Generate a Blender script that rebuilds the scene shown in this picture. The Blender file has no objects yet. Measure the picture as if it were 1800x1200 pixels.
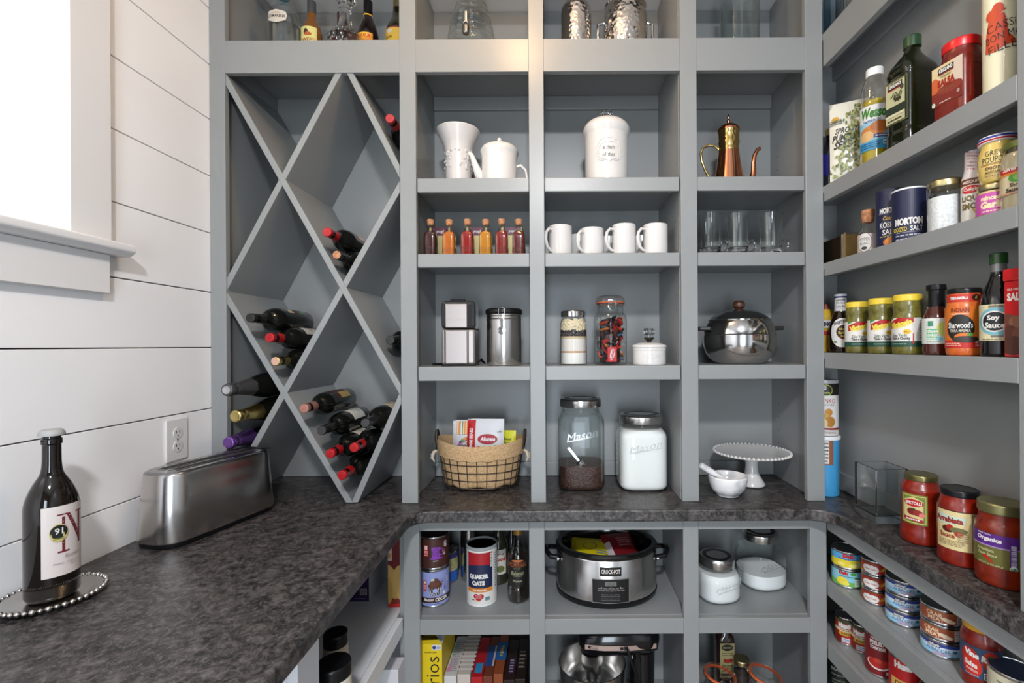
import bpy, bmesh, math, random
from math import sin, cos, pi, radians as R, atan2, sqrt, tan
from mathutils import Vector, Matrix

# ------------------------------------------------------------------ camera, world, lights
EYE, F, PX, PY, ROLL = 1.43, 830.0, 978.0, 607.0, 0.006
sc = bpy.context.scene
col = sc.collection
cam_d = bpy.data.cameras.new('camera')
cam = bpy.data.objects.new('camera', cam_d)
col.objects.link(cam)
cam.location = (0, 0, EYE)
cam.rotation_euler = (Matrix.Rotation(pi / 2, 4, 'X') @ Matrix.Rotation(-ROLL, 4, 'Z')).to_euler()
cam_d.sensor_width = 36
cam_d.lens = 36 * F / 1800
cam_d.shift_x = (900 - PX) / 1800
cam_d.shift_y = (PY - 600) / 1800
cam_d.clip_start = 0.02
sc.camera = cam
sc.view_settings.view_transform = 'Standard'
sc.view_settings.look = 'None'
sc.view_settings.gamma = 1
sc.view_settings.use_curve_mapping = False
sc.view_settings.exposure = 0.12

w = bpy.data.worlds.new('world')
sc.world = w
w.use_nodes = True
w.node_tree.nodes['Background'].inputs[0].default_value = (0.80, 0.90, 1.0, 1)
w.node_tree.nodes['Background'].inputs[1].default_value = 0.75


def light(name, kind, loc, target, power, color, **kw):
    d = bpy.data.lights.new(name, kind)
    d.energy = power
    d.color = color
    for k, v in kw.items():
        setattr(d, k, v)
    o = bpy.data.objects.new(name, d)
    col.objects.link(o)
    o.location = loc
    o.rotation_euler = (Vector(target) - Vector(loc)).to_track_quat('-Z', 'Y').to_euler()
    return o


light('ceiling_lamp_light', 'POINT', (-0.14, 1.12, 2.64), (0, 0.9, 0), 7.8, (1.0, 0.62, 0.30), shadow_soft_size=0.05)
light('doorway_daylight', 'AREA', (0.02, -1.93, 1.12), (0.1, 1.6, 1.1), 42, (0.80, 0.90, 1.0), shape='RECTANGLE', size=.62, size_y=1.9)
light('rear_ceiling_light', 'AREA', (0.05, -0.75, 2.72), (0.1, 0.4, 0), 54, (0.975, 0.978, 1.0), shape='DISK', size=0.22)
light('window_daylight', 'AREA', (-1.62, 0.68, 2.1), (-0.4, 0.75, 1.6), 30, (0.93, 0.97, 1.0), shape='RECTANGLE', size=0.8, size_y=0.85)

# ------------------------------------------------------------------ pixel helpers (1800 x 1200 frame)


def U(px, py):
    dx, dy = px - PX, py - PY
    return (dx - ROLL * dy) / F, -(dy + ROLL * dx) / F


def at(px, py, Y):
    a, b = U(px, py)
    return Vector((a * Y, Y, EYE + b * Y))


def X_(px, py=607, Y=1.55): return U(px, py)[0] * Y
def Z_(px, py, Y=1.55): return EYE + U(px, py)[1] * Y


# ------------------------------------------------------------------ materials
_m = {}


def mat(name, c=(0.5, 0.5, 0.5), rough=0.5, metal=0.0, coat=0.0, **kw):
    key = (name, tuple(c), rough, metal, coat, tuple(sorted(kw.items())))
    if key in _m:
        return _m[key]
    m = bpy.data.materials.new(name)
    m.use_nodes = True
    b = m.node_tree.nodes['Principled BSDF']
    b.inputs['Base Color'].default_value = (*c[:3], 1)
    b.inputs['Roughness'].default_value = rough
    b.inputs['Metallic'].default_value = metal
    b.inputs['Coat Weight'].default_value = coat
    b.inputs['Coat Roughness'].default_value = 0.05
    for k, v in kw.items():
        b.inputs[k.replace('_', ' ')].default_value = v
    _m[key] = m
    return m


def nt(m): return m.node_tree, m.node_tree.nodes, m.node_tree.links, m.node_tree.nodes['Principled BSDF']


def noise_mat(name, c1, c2, scale=20, rough=0.5, bump=0.0, bscale=None, detail=4, stretch=(1, 1, 1), metal=0.0, coat=0.0, lo=0.35, hi=0.65):
    m = mat(name, c1, rough, metal, coat)
    t, n, l, b = nt(m)
    tc = n.new('ShaderNodeTexCoord'); mp = n.new('ShaderNodeMapping')
    mp.inputs['Scale'].default_value = stretch
    l.new(tc.outputs['Object'], mp.inputs[0])
    ns = n.new('ShaderNodeTexNoise'); ns.inputs['Scale'].default_value = scale; ns.inputs['Detail'].default_value = detail
    l.new(mp.outputs[0], ns.inputs['Vector'])
    cr = n.new('ShaderNodeValToRGB')
    cr.color_ramp.elements[0].position = lo; cr.color_ramp.elements[0].color = (*c1, 1)
    cr.color_ramp.elements[1].position = hi; cr.color_ramp.elements[1].color = (*c2, 1)
    l.new(ns.outputs[0], cr.inputs[0]); l.new(cr.outputs[0], b.inputs['Base Color'])
    if bump:
        bp = n.new('ShaderNodeBump'); bp.inputs['Strength'].default_value = bump; bp.inputs['Distance'].default_value = 0.002
        n2 = n.new('ShaderNodeTexNoise'); n2.inputs['Scale'].default_value = bscale or scale; n2.inputs['Detail'].default_value = 3
        l.new(mp.outputs[0], n2.inputs['Vector'])
        l.new(n2.outputs[0], bp.inputs['Height']); l.new(bp.outputs[0], b.inputs['Normal'])
    return m


def s2l(r, g, b):  # sRGB 0-255 to linear
    f = lambda v: (v / 255) / 12.92 if v <= 10 else ((v / 255 + 0.055) / 1.055) ** 2.4
    return (f(r), f(g), f(b))


def ink(r, g, b): return mat('ink', s2l(r * .92, g * .92, b * .92), 0.45)


def glassy(name, tint=(1, 1, 1), rough=0.02, ior=1.45, base=0.03):
    key = ('G', name, tint, rough)
    if key in _m:
        return _m[key]
    m = bpy.data.materials.new(name); m.use_nodes = True
    t = m.node_tree; n = t.nodes; l = t.links; n.clear()
    out = n.new('ShaderNodeOutputMaterial'); mx = n.new('ShaderNodeMixShader')
    tr = n.new('ShaderNodeBsdfTransparent'); tr.inputs[0].default_value = (*tint, 1)
    gl = n.new('ShaderNodeBsdfGlossy'); gl.inputs['Roughness'].default_value = rough; gl.inputs[0].default_value = (1, 1, 1, 1)
    lw = n.new('ShaderNodeLayerWeight'); lw.inputs[0].default_value = 0.35
    mr = n.new('ShaderNodeMapRange'); mr.inputs['To Min'].default_value = base; mr.inputs['To Max'].default_value = 0.9
    l.new(lw.outputs['Facing'], mr.inputs[0])
    er = n.new('ShaderNodeValToRGB'); el = er.color_ramp.elements      # longer path through the wall at the rim
    el[0].position = 0.55; el[0].color = (*tint, 1); el[1].position = 1.0; el[1].color = (tint[0] * .30, tint[1] * .34, tint[2] * .34, 1)
    l.new(lw.outputs['Facing'], er.inputs[0]); l.new(er.outputs[0], tr.inputs[0])
    pw = n.new('ShaderNodeMath'); pw.operation = 'POWER'; pw.inputs[1].default_value = 1.6
    l.new(mr.outputs[0], pw.inputs[0])
    l.new(pw.outputs[0], mx.inputs[0]); l.new(tr.outputs[0], mx.inputs[1]); l.new(gl.outputs[0], mx.inputs[2])
    l.new(mx.outputs[0], out.inputs[0])
    _m[key] = m
    return m


def make_paint(name, c):
    m = noise_mat(name, c, tuple(v * 1.03 for v in c), 3, 0.35, 0.06, 90)
    nt(m)[3].inputs['Specular IOR Level'].default_value = 0.5
    return m


PAINT = make_paint('grey_cabinet_paint', (0.252, 0.262, 0.262))
PAINTW = make_paint('pale_shelf_paint', (0.72, 0.73, 0.76))
WALLW = make_paint('white_board_paint', (0.92, 0.915, 0.925))
GROOVE = mat('dark_gap', (0.05, 0.05, 0.05), 0.9)
TRIMW = mat('white_trim_paint', (0.78, 0.77, 0.77), 0.35)


def make_stone():
    m = mat('speckled_dark_counter_stone', (0.05, 0.045, 0.045), 0.35)
    t, n, l, b = nt(m)
    tc = n.new('ShaderNodeTexCoord')

    def no(scale, det, rough=0.6):
        x = n.new('ShaderNodeTexNoise'); x.inputs['Scale'].default_value = scale; x.inputs['Detail'].default_value = det
        x.inputs['Roughness'].default_value = rough; x.inputs['Distortion'].default_value = 0.6
        l.new(tc.outputs['Object'], x.inputs['Vector']); return x
    a = no(34, 9, 0.76); c = no(95, 8, 0.8); v = n.new('ShaderNodeTexVoronoi'); v.inputs['Scale'].default_value = 150
    l.new(tc.outputs['Object'], v.inputs['Vector'])
    r1 = n.new('ShaderNodeValToRGB'); e = r1.color_ramp.elements
    e[0].position = 0.41; e[0].color = (0.009, 0.0085, 0.0085, 1); e[1].position = 0.63; e[1].color = (0.098, 0.087, 0.084, 1)
    x = e.new(0.50); x.color = (0.033, 0.0295, 0.029, 1)
    r2 = n.new('ShaderNodeValToRGB'); e = r2.color_ramp.elements
    e[0].position = 0.50; e[0].color = (0.0, 0.0, 0.0, 1); e[1].position = 0.70; e[1].color = (1, 1, 1, 1)
    l.new(a.outputs[0], r1.inputs[0]); l.new(c.outputs[0], r2.inputs[0])
    mx = n.new('ShaderNodeMix'); mx.data_type = 'RGBA'
    l.new(r2.outputs[0], mx.inputs[0]); l.new(r1.outputs[0], mx.inputs[6]); mx.inputs[7].default_value = (0.17, 0.155, 0.15, 1)
    r3 = n.new('ShaderNodeValToRGB'); e = r3.color_ramp.elements
    e[0].position = 0.0; e[0].color = (0.9, 0.9, 0.9, 1); e[1].position = 0.09; e[1].color = (0, 0, 0, 1)
    l.new(v.outputs['Distance'], r3.inputs[0])
    mx2 = n.new('ShaderNodeMix'); mx2.data_type = 'RGBA'
    l.new(r3.outputs[0], mx2.inputs[0]); l.new(mx.outputs[2], mx2.inputs[6]); mx2.inputs[7].default_value = (0.20, 0.19, 0.20, 1)
    l.new(mx2.outputs[2], b.inputs['Base Color'])
    bp = n.new('ShaderNodeBump'); bp.inputs['Strength'].default_value = 0.35; bp.inputs['Distance'].default_value = 0.001
    l.new(c.outputs[0], bp.inputs['Height']); l.new(bp.outputs[0], b.inputs['Normal'])
    mr = n.new('ShaderNodeMapRange'); mr.inputs['To Min'].default_value = 0.28; mr.inputs['To Max'].default_value = 0.5
    l.new(a.outputs[0], mr.inputs[0]); l.new(mr.outputs[0], b.inputs['Roughness'])
    return m


STONE = make_stone()


def brushed(name, c=(0.55, 0.53, 0.51), rough=0.28, vert=True):
    m = mat(name, c, rough, 1.0)
    t, n, l, b = nt(m)
    tc = n.new('ShaderNodeTexCoord'); mp = n.new('ShaderNodeMapping')
    mp.inputs['Scale'].default_value = (1, 1, 60) if not vert else (60, 60, 1)
    ns = n.new('ShaderNodeTexNoise'); ns.inputs['Scale'].default_value = 20; ns.inputs['Detail'].default_value = 3
    l.new(tc.outputs['Object'], mp.inputs[0]); l.new(mp.outputs[0], ns.inputs['Vector'])
    mr = n.new('ShaderNodeMapRange'); mr.inputs['To Min'].default_value = rough * 0.93; mr.inputs['To Max'].default_value = rough * 1.1
    l.new(ns.outputs[0], mr.inputs[0]); l.new(mr.outputs[0], b.inputs['Roughness'])
    return m


STEEL = brushed('brushed_steel', (0.60, 0.58, 0.565), 0.22)
STEELH = brushed('brushed_steel_horizontal', vert=False)
CHROME = mat('polished_steel', (0.72, 0.71, 0.70), 0.08, 1.0)
BLACKP = mat('black_plastic', (0.007, 0.007, 0.008), 0.3, Specular_IOR_Level=0.3)
WHITEC = mat('white_glazed_ceramic', (0.68, 0.66, 0.64), 0.18, 0, 0.5)
GLASS = glassy('clear_glass', (0.97, 0.98, 0.975))
GLASS2 = glassy('clear_vessel_glass', (0.94, 0.96, 0.955), base=0.05)
RGLASS = mat('thick_clear_glass', (0.96, 0.98, 0.97), 0.02, 0, 0, Transmission_Weight=1.0, IOR=1.45)
BOTTLEK = mat('dark_green_bottle_glass', (0.004, 0.0045, 0.0035), 0.08, 0, 0.25)
WHITEP = mat('white_plastic', (0.8, 0.8, 0.8), 0.35)
GOLDLID = mat('gold_metal_lid', (0.55, 0.46, 0.24), 0.3, 1.0)
CORK = noise_mat('cork', s2l(196, 140, 100), s2l(150, 96, 62), 120, 0.8, 0.3, 200)
ORANGE = mat('orange_rubber_ring', s2l(205, 92, 45), 0.5)

# ------------------------------------------------------------------ mesh building


class MB:
    def __init__(s):
        s.v, s.f, s.mi, s.m = [], [], [], []

    def _mi(s, m):
        if m not in s.m:
            s.m.append(m)
        return s.m.index(m)

    def add(s, vs, fs, m):
        o = len(s.v); k = s._mi(m)
        s.v += [tuple(v) for v in vs]
        for f in fs:
            s.f.append(tuple(i + o for i in f)); s.mi.append(k)
        return s

    def box(s, x0, x1, y0, y1, z0, z1, m, M=None):
        vs = [(x, y, z) for z in (z0, z1) for y in (y0, y1) for x in (x0, x1)]
        if M is not None:
            vs = [M @ Vector(v) for v in vs]
        return s.add(vs, [(0, 2, 3, 1), (4, 5, 7, 6), (0, 1, 5, 4), (2, 6, 7, 3), (0, 4, 6, 2), (1, 3, 7, 5)], m)

    def prism(s, pts, z0, z1, m, M=None):  # pts xy CCW
        n = len(pts)
        vs = [(x, y, z0) for x, y in pts] + [(x, y, z1) for x, y in pts]
        if M is not None:
            vs = [M @ Vector(v) for v in vs]
        fs = [tuple(range(n - 1, -1, -1)), tuple(range(n, 2 * n))] + [(i, (i + 1) % n, (i + 1) % n + n, i + n) for i in range(n)]
        return s.add(vs, fs, m)

    def lathe(s, prof, m, n=40, sq=None, ax=1.0, ay=1.0, M=None, c=(0, 0, 0), cap=True, wob=None):
        """prof: list of (r,z) bottom to top outside; sq(z)->superellipse exponent"""
        vs = []
        for r, z in prof:
            e = sq(z) if callable(sq) else (sq or 2)
            for i in range(n):
                t = 2 * pi * i / n
                ct, st = cos(t), sin(t)
                k = (abs(ct) ** e + abs(st) ** e) ** (-1.0 / e) if e != 2 else 1
                rr = r * k * (wob(t, z) if wob else 1)
                vs.append((rr * ct * ax + c[0], rr * st * ay + c[1], z + c[2]))
        fs = []
        for j in range(len(prof) - 1):
            for i in range(n):
                a = j * n + i; b = j * n + (i + 1) % n
                fs.append((a, b, b + n, a + n))
        if cap:
            if prof[0][0] > 1e-5: fs.append(tuple(range(n - 1, -1, -1)))
            if prof[-1][0] > 1e-5: fs.append(tuple(range((len(prof) - 1) * n, len(prof) * n)))
        if M is not None:
            vs = [M @ Vector(v) for v in vs]
        return s.add(vs, fs, m)

    def tube(s, pts, r, m, n=8, closed=False, M=None):
        pts = [Vector(p) for p in pts]; N = len(pts)
        rr = r if isinstance(r, (list, tuple)) else [r] * N
        vs = []; up = None
        for i, p in enumerate(pts):
            if closed: d = pts[(i + 1) % N] - pts[i - 1]
            else: d = pts[min(i + 1, N - 1)] - pts[max(i - 1, 0)]
            d.normalize()
            if up is None:
                up = Vector((0, 0, 1)) if abs(d.z) < 0.9 else Vector((1, 0, 0))
            a = d.cross(up).normalized(); up = a.cross(d).normalized()
            for k in range(n):
                t = 2 * pi * k / n
                vs.append(p + (a * cos(t) + up * sin(t)) * rr[i])
        fs = []
        for j in range(N if closed else N - 1):
            for k in range(n):
                a0 = j * n + k; b0 = j * n + (k + 1) % n
                a1 = ((j + 1) % N) * n + k; b1 = ((j + 1) % N) * n + (k + 1) % n
                fs.append((a0, b0, b1, a1))
        if not closed:
            fs.append(tuple(range(n - 1, -1, -1))); fs.append(tuple(range((N - 1) * n, N * n)))
        if M is not None:
            vs = [M @ v for v in vs]
        return s.add(vs, fs, m)

    def ball(s, c, r, m, n=12, sc_=(1, 1, 1)):
        pr = [(r * sin(pi * i / (n // 2 + 2)), -r * cos(pi * i / (n // 2 + 2))) for i in range(n // 2 + 3)]
        M = Matrix.Translation(c) @ Matrix.Diagonal((*sc_, 1))
        pr[0] = (1e-6, pr[0][1]); pr[-1] = (1e-6, pr[-1][1])
        return s.lathe(pr, m, n, M=M, cap=False)

    def build(s, name, parent=None, smooth=35, bevel=0, loc=None, kind=None, label=None):
        me = bpy.data.meshes.new(name)
        me.from_pydata(s.v, [], s.f)
        for m in s.m: me.materials.append(m)
        me.polygons.foreach_set('material_index', s.mi)
        if smooth:
            me.polygons.foreach_set('use_smooth', [True] * len(s.f))
            me.update()
            me.set_sharp_from_angle(angle=R(smooth))
        me.update()
        o = bpy.data.objects.new(name, me)
        col.objects.link(o)
        if parent: o.parent = parent
        if loc: o.location = loc
        if bevel:
            md = o.modifiers.new('bevel', 'BEVEL'); md.width = bevel; md.segments = 2; md.limit_method = 'ANGLE'; md.angle_limit = R(40)
        if kind: o['kind'] = kind
        if label: o['label'] = label
        return o


def fil(pts, seg=5):
    """pts (r,z[,radius]) -> polyline with rounded corners"""
    out = []
    n = len(pts)
    for i, p in enumerate(pts):
        rad = p[2] if len(p) > 2 else 0
        if rad <= 0 or i == 0 or i == n - 1:
            out.append((p[0], p[1])); continue
        P = Vector(p[:2]); A = Vector(pts[i - 1][:2]) - P; B = Vector(pts[i + 1][:2]) - P
        la, lb = A.length, B.length
        if la < 1e-9 or lb < 1e-9: out.append((p[0], p[1])); continue
        A /= la; B /= lb
        t = min(rad, la * 0.49, lb * 0.49)
        a, b = P + A * t, P + B * t
        for k in range(seg + 1):
            u = k / seg
            q = a * (1 - u) ** 2 + P * 2 * u * (1 - u) + b * u * u
            out.append((q.x, q.y))
    return out


def thing(name, label, cat, loc=(0, 0, 0), rz=0, group=None):
    o = bpy.data.objects.new(name, None)
    o.empty_display_size = 0.03
    col.objects.link(o)
    o.location = loc; o.rotation_euler = (0, 0, rz)
    o['label'] = label; o['category'] = cat
    if group: o['group'] = group
    return o


def tag(o, label, cat, group=None):
    o['label'] = label; o['category'] = cat
    if group: o['group'] = group
    return o


def copy_tree(o, parent=None):
    c = o.copy(); col.objects.link(c); c.parent = parent
    for ch in list(o.children): copy_tree(ch, c)
    return c


# ------------------------------------------------------------------ printed labels: flat shapes mapped on a surface
_txt = {}


def text_mesh(s, bold=0.0, shear=0.0):
    k = (s, bold, shear)
    if k in _txt: return _txt[k]
    cu = bpy.data.curves.new('t', 'FONT'); cu.body = s; cu.size = 1; cu.resolution_u = 2
    cu.fill_mode = 'FRONT'; cu.offset = bold; cu.shear = shear
    ob = bpy.data.objects.new('t', cu)
    me = bpy.data.meshes.new_from_object(ob)
    vs = [(v.co.x, v.co.y) for v in me.vertices]; fs = [tuple(p.vertices) for p in me.polygons]
    bpy.data.objects.remove(ob); bpy.data.meshes.remove(me); bpy.data.curves.remove(cu)
    if vs:
        x0 = min(v[0] for v in vs); x1 = max(v[0] for v in vs); y0 = min(v[1] for v in vs); y1 = max(v[1] for v in vs)
    else: x0 = x1 = y0 = y1 = 0
    _txt[k] = (vs, fs, x0, x1, y0, y1)
    return _txt[k]


class Dec:
    """shapes in (u,v) metres, u right as seen from outside, v up"""
    def __init__(s): s.sh = []; s.lay = 0

    def poly(s, pts, c):
        s.lay += 1; s.sh.append(([tuple(p) for p in pts], [tuple(range(len(pts)))], c, s.lay)); return s

    def rect(s, u0, v0, u1, v1, c): return s.poly([(u0, v0), (u1, v0), (u1, v1), (u0, v1)], c)

    def ell(s, u, v, ru, rv, c, n=18, rot=0):
        return s.poly([(u + ru * cos(2 * pi * i / n) * cos(rot) - rv * sin(2 * pi * i / n) * sin(rot), v + ru * cos(2 * pi * i / n) * sin(rot) + rv * sin(2 * pi * i / n) * cos(rot)) for i in range(n)], c)

    def text(s, t, u, v, w, h, c, bold=0.02, shear=0, rot=0):
        """fit text in a w x h box centred at u,v"""
        vs, fs, x0, x1, y0, y1 = text_mesh(t, bold, shear)
        if not vs: return s
        s.lay += 1
        kx = w / max(x1 - x0, 1e-6); ky = h / max(y1 - y0, 1e-6)
        cx, cy = (x0 + x1) / 2, (y0 + y1) / 2
        out = []
        for x, y in vs:
            a, b = (x - cx) * kx, (y - cy) * ky
            out.append((u + a * cos(rot) - b * sin(rot), v + a * sin(rot) + b * cos(rot)))
        s.sh.append((out, fs, c, s.lay)); return s

    def lines(s, u0, u1, v0, v1, n, c, jit=0.3, seed=1):
        """small unreadable print as thin bars"""
        rd = random.Random(seed)
        s.lay += 1
        vs = []; fs = []
        for i in range(n):
            y = v1 - (v1 - v0) * (i + 0.5) / n; hh = (v1 - v0) / n * 0.22
            x = u0
            e = u1 - (u1 - u0) * jit * rd.random()
            while x < e:
                wd = (u1 - u0) * (0.06 + 0.12 * rd.random())
                k = len(vs); x2 = min(x + wd, e)
                vs += [(x, y - hh), (x2, y - hh), (x2, y + hh), (x, y + hh)]; fs.append((k, k + 1, k + 2, k + 3))
                x += wd + (u1 - u0) * 0.03
        s.sh.append((vs, fs, c, s.lay)); return s

    def build(s, name, parent, fmap, step=None, rng=None, label=None, dl=0.00012):
        mb = MB()
        f0 = s.sh[0][0]; box = None
        if len(f0) == 4 and len(s.sh[0][1]) == 1:
            bb = lambda q: (min(v[0] for v in q), min(v[1] for v in q), max(v[0] for v in q), max(v[1] for v in q))
            area = lambda q: (q[2] - q[0]) * (q[3] - q[1])
            b0 = bb(f0)
            if area(b0) > .001: box = b0
        for vs, fs, c, lay in s.sh:
            m = c if isinstance(c, bpy.types.Material) else ink(*c)
            out_ = box and (min(v[0] for v in vs) < box[0] - 1e-6 or max(v[0] for v in vs) > box[2] + 1e-6 or min(v[1] for v in vs) < box[1] - 1e-6 or max(v[1] for v in vs) > box[3] + 1e-6)
            if step or out_:
                bm = bmesh.new()
                bv = [bm.verts.new((x, y, 0)) for x, y in vs]
                for f in fs:
                    try: bm.faces.new([bv[i] for i in f])
                    except ValueError: pass
                if out_:
                    for co, no in (((box[0], 0, 0), (-1, 0, 0)), ((box[2], 0, 0), (1, 0, 0)), ((0, box[1], 0), (0, -1, 0)), ((0, box[3], 0), (0, 1, 0))):
                        bmesh.ops.bisect_plane(bm, geom=bm.verts[:] + bm.edges[:] + bm.faces[:], plane_co=co, plane_no=no, clear_outer=True, dist=1e-7)
                us = [v.co.x for v in bm.verts] or [0]; a, b = min(us), max(us)
                stp = step or 9; k = math.ceil(a / stp)
                while step and k * step < b:
                    if k * step > a + 1e-6:
                        bmesh.ops.bisect_plane(bm, geom=bm.verts[:] + bm.edges[:] + bm.faces[:], plane_co=(k * step, 0, 0), plane_no=(1, 0, 0), dist=1e-7)
                    k += 1
                bm.verts.index_update()
                vv = [(v.co.x, v.co.y) for v in bm.verts]; ff = [tuple(v.index for v in f.verts) for f in bm.faces]
                bm.free()
            else: vv, ff = vs, fs
            # face orientation outward (u x v)
            mb.add([fmap(x, y, 0.0003 + (lay if lay < 14 else 14 + (lay - 14) * .06) * dl) for x, y in vv], ff, m)
        o = mb.build(name, parent, smooth=0, label=label)
        return o


def cyl_map(r, z0=0, a0=0, c=(0, 0)):
    def f(u, v, off):
        t = a0 + u / r
        return (c[0] + (r + off) * sin(t), c[1] - (r + off) * cos(t), z0 + v)
    return f


def flat_map(origin, ux, vz=(0, 0, 1)):
    o = Vector(origin); ux = Vector(ux).normalized(); vz = Vector(vz).normalized(); nn = ux.cross(vz)

    def f(u, v, off): return o + ux * u + vz * v + nn * off
    return f


def wrap(dec, parent, r, z0=0, a0=0, name='label', label=None, c=(0, 0)):
    return dec.build(name, parent, cyl_map(r, z0, a0, c), step=max(0.0035, r * R(6)), label=label)


def inset(prof, d, ztop, z0=0.004):
    out = [(0.001, z0)]
    last = None
    for r, z in prof:
        if z < z0 or (not last): last = (r, z); continue
        if len(out) == 1:
            k = (z0 - last[1]) / max(z - last[1], 1e-6); out.append((max(last[0] + (r - last[0]) * max(k, 0) - d, .001), z0))
        if z > ztop:
            if last:
                k = (ztop - last[1]) / max(z - last[1], 1e-6); out.append((max(last[0] + (r - last[0]) * k - d, .001), ztop))
            break
        out.append((max(r - d, 0.001), z)); last = (r, z)
    return out


def vessel(name, label, cat, loc, prof, gm, fill=None, caps=(), group=None, sq=None, ax=1, ay=1, rz=0, n=40, body='glass', fd=0.0022, fsq=None):
    """prof list of (r,z[,rad]); fill=(material, z top) ; caps = [(part name, prof, material)]"""
    T = thing(name, label, cat, loc, rz, group)
    p = fil(prof)
    MB().lathe(p, gm, n, sq, ax, ay, cap=False).build(body, T)
    bot = p[0]
    if fill:
        MB().lathe(inset(p, fd, fill[1]), fill[0], n, sq, ax, ay).build('contents', T)
    for c in caps:
        nm, cp, cm = c[:3]
        MB().lathe(fil(cp), cm, n).build(nm, T)
    return T

# ------------------------------------------------------------------ room shell
YF, YB = 1.55, 1.88          # front plane and back of the shelving
XL, XR = -1.135, 1.012       # left wall, back of the right hand shelves
ZC = 0.915                   # top of the counter
CEIL = 2.76


def struct(name, mb, parent=None, **kw):
    return mb.build(name, parent, kind='structure', **kw)


FLOORM = noise_mat('wood_floor', (0.20, 0.16, 0.13), (0.28, 0.23, 0.19), 6, 0.45, 0.1, 30, stretch=(1, 8, 1))
fl = struct('floor', MB().box(-1.3, 1.3, -2.2, 2.05, -0.06, -0.004, GROOVE))
y = -2.2; k = 0
while y < 2.0:
    x = -1.3 - (0.5 if k % 2 else 0)
    while x < 1.3:
        a, b = max(x, -1.3), min(x + 1.1, 1.3)
        if b - a > 0.05:
            MB().box(a + .001, b - .001, y + .001, min(y + 0.139, 2.05), -0.004, 0, FLOORM).build('floorboard', fl, smooth=0)
        x += 1.1
    y += 0.14; k += 1
struct('ceiling', MB().box(-1.3, 1.3, -2.2, 2.05, CEIL, CEIL + 0.06, TRIMW))
struct('wall_back', MB().box(-1.3, 1.3, 1.91, 2.0, 0, CEIL, WALLW))
wf = MB().box(-1.3, -.32, -2.12, -2.0, 0, CEIL, PAINT).box(.62, 1.2, -2.12, -2.0, 0, CEIL, PAINT).box(-.32, .62, -2.12, -2.0, 2.08, CEIL, PAINT)
struct('wall_front', wf)
struct('wall_right', MB().box(XR + 0.02, XR + 0.12, -2.2, 2.0, 0, CEIL, PAINT))
# left wall: backing with a window opening, shiplap boards on it
WY0, WY1, WZ0, WZ1 = 0.22, 1.085, 1.69, 2.52
wl = MB()
xa, xb = XL - 0.14, XL - 0.014
wl.box(xa, xb, -2.2, WY0 - .019, 0, CEIL, GROOVE).box(xa, xb, WY1 + .019, 1.91, 0, CEIL, GROOVE)
wl.box(xa, xb, WY0 - .019, WY1 + .019, 0, WZ0 - .019, GROOVE).box(xa, xb, WY0 - .019, WY1 + .019, WZ1 + .019, CEIL, GROOVE)
wall_left = struct('wall_left', wl, smooth=0)
zs = [0.0, 0.057, 0.247, 0.437, 0.627, 0.827, 1.026, 1.231, 1.430, 1.612, 1.806, 1.9935, 2.180, 2.36, 2.545, CEIL]
for z0, z1 in zip(zs[:-1], zs[1:]):
    g = 0.0016
    if z0 < 0.01: continue
    if z1 < WZ0 or z0 > WZ1 - 0.0:
        segs = [(-2.2, 1.9, z0, z1)]
    else:
        segs = [(-2.2, WY0 - 0.05, z0, z1), (WY1 + 0.05, 1.9, z0, z1)]
        if z0 < WZ0: segs.append((WY0 - 0.05, WY1 + 0.05, z0, WZ0 - 0.02))
        if z1 > WZ1: segs.append((WY0 - 0.05, WY1 + 0.05, WZ1 + 0.02, z1))
    for (a, b, c, d) in segs:
        if d - c > 0.01:
            MB().box(XL - 0.014, XL, a, b, c + g, d - g, WALLW).build('board', wall_left, smooth=0, bevel=0.0012)
struct('baseboard_left', MB().box(XL, XL + 0.014, -2.2, 0.28, 0, 0.13, TRIMW), bevel=0.003)

# window
win = struct('window_1', MB().box(XL - 0.13, XL - 0.12, WY0, WY1, WZ0, WZ1, glassy('window_glass', (1, 1, 1))))
fr = MB()
for a, b, c, d in ((WY0, WY0 + .035, WZ0, WZ1), (WY1 - .035, WY1, WZ0, WZ1), (WY0 + .035, WY1 - .035, WZ0, WZ0 + .035), (WY0 + .035, WY1 - .035, WZ1 - .035, WZ1), (WY0 + .035, WY1 - .035, (WZ0 + WZ1) / 2 - .015, (WZ0 + WZ1) / 2 + .015)):
    fr.box(XL - 0.118, XL - 0.09, a, b, c, d, TRIMW)
fr.build('sash', win, bevel=.002)
jb = MB()
jb.box(XL - 0.13, XL, WY0 - 0.02, WY0, WZ0, WZ1, TRIMW).box(XL - 0.13, XL, WY1, WY1 + 0.02, WZ0, WZ1, TRIMW)
jb.box(XL - 0.13, XL, WY0, WY1, WZ0 - 0.02, WZ0, TRIMW).box(XL - 0.13, XL, WY0, WY1, WZ1, WZ1 + .02, TRIMW)
jb.build('jamb', win)
cs = MB().box(XL, XL + 0.02, WY1, WY1 + 0.102, 1.692, WZ1 + 0.1, TRIMW)
cs.build('casing', win, bevel=.002)
MB().box(XL, XL + 0.02, WY0 - .102, WY0, 1.692, WZ1 + 0.1, TRIMW).build('casing', win, bevel=.002)
MB().box(XL, XL + 0.021, WY0, WY1, WZ1, WZ1 + 0.1, TRIMW).build('casing', win, bevel=.002)
pr = fil([(0, 0), (0.038, 0.0, 0.006), (0.052, 0.012, 0.004), (0.052, 0.030, 0.006), (0, 0.030)])
pts = [(XL - 0.0 + a, 1.664 + b) for a, b in pr]
sl = MB(); n = len(pts)
ya, yb = WY0 - .13, WY1 + .134
sl.add([(x, ya, z) for x, z in pts] + [(x, yb, z) for x, z in pts], [tuple(range(n)), tuple(range(2 * n - 1, n - 1, -1))] + [(i, i + n, (i + 1) % n + n, (i + 1) % n) for i in range(n)], TRIMW)
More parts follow.
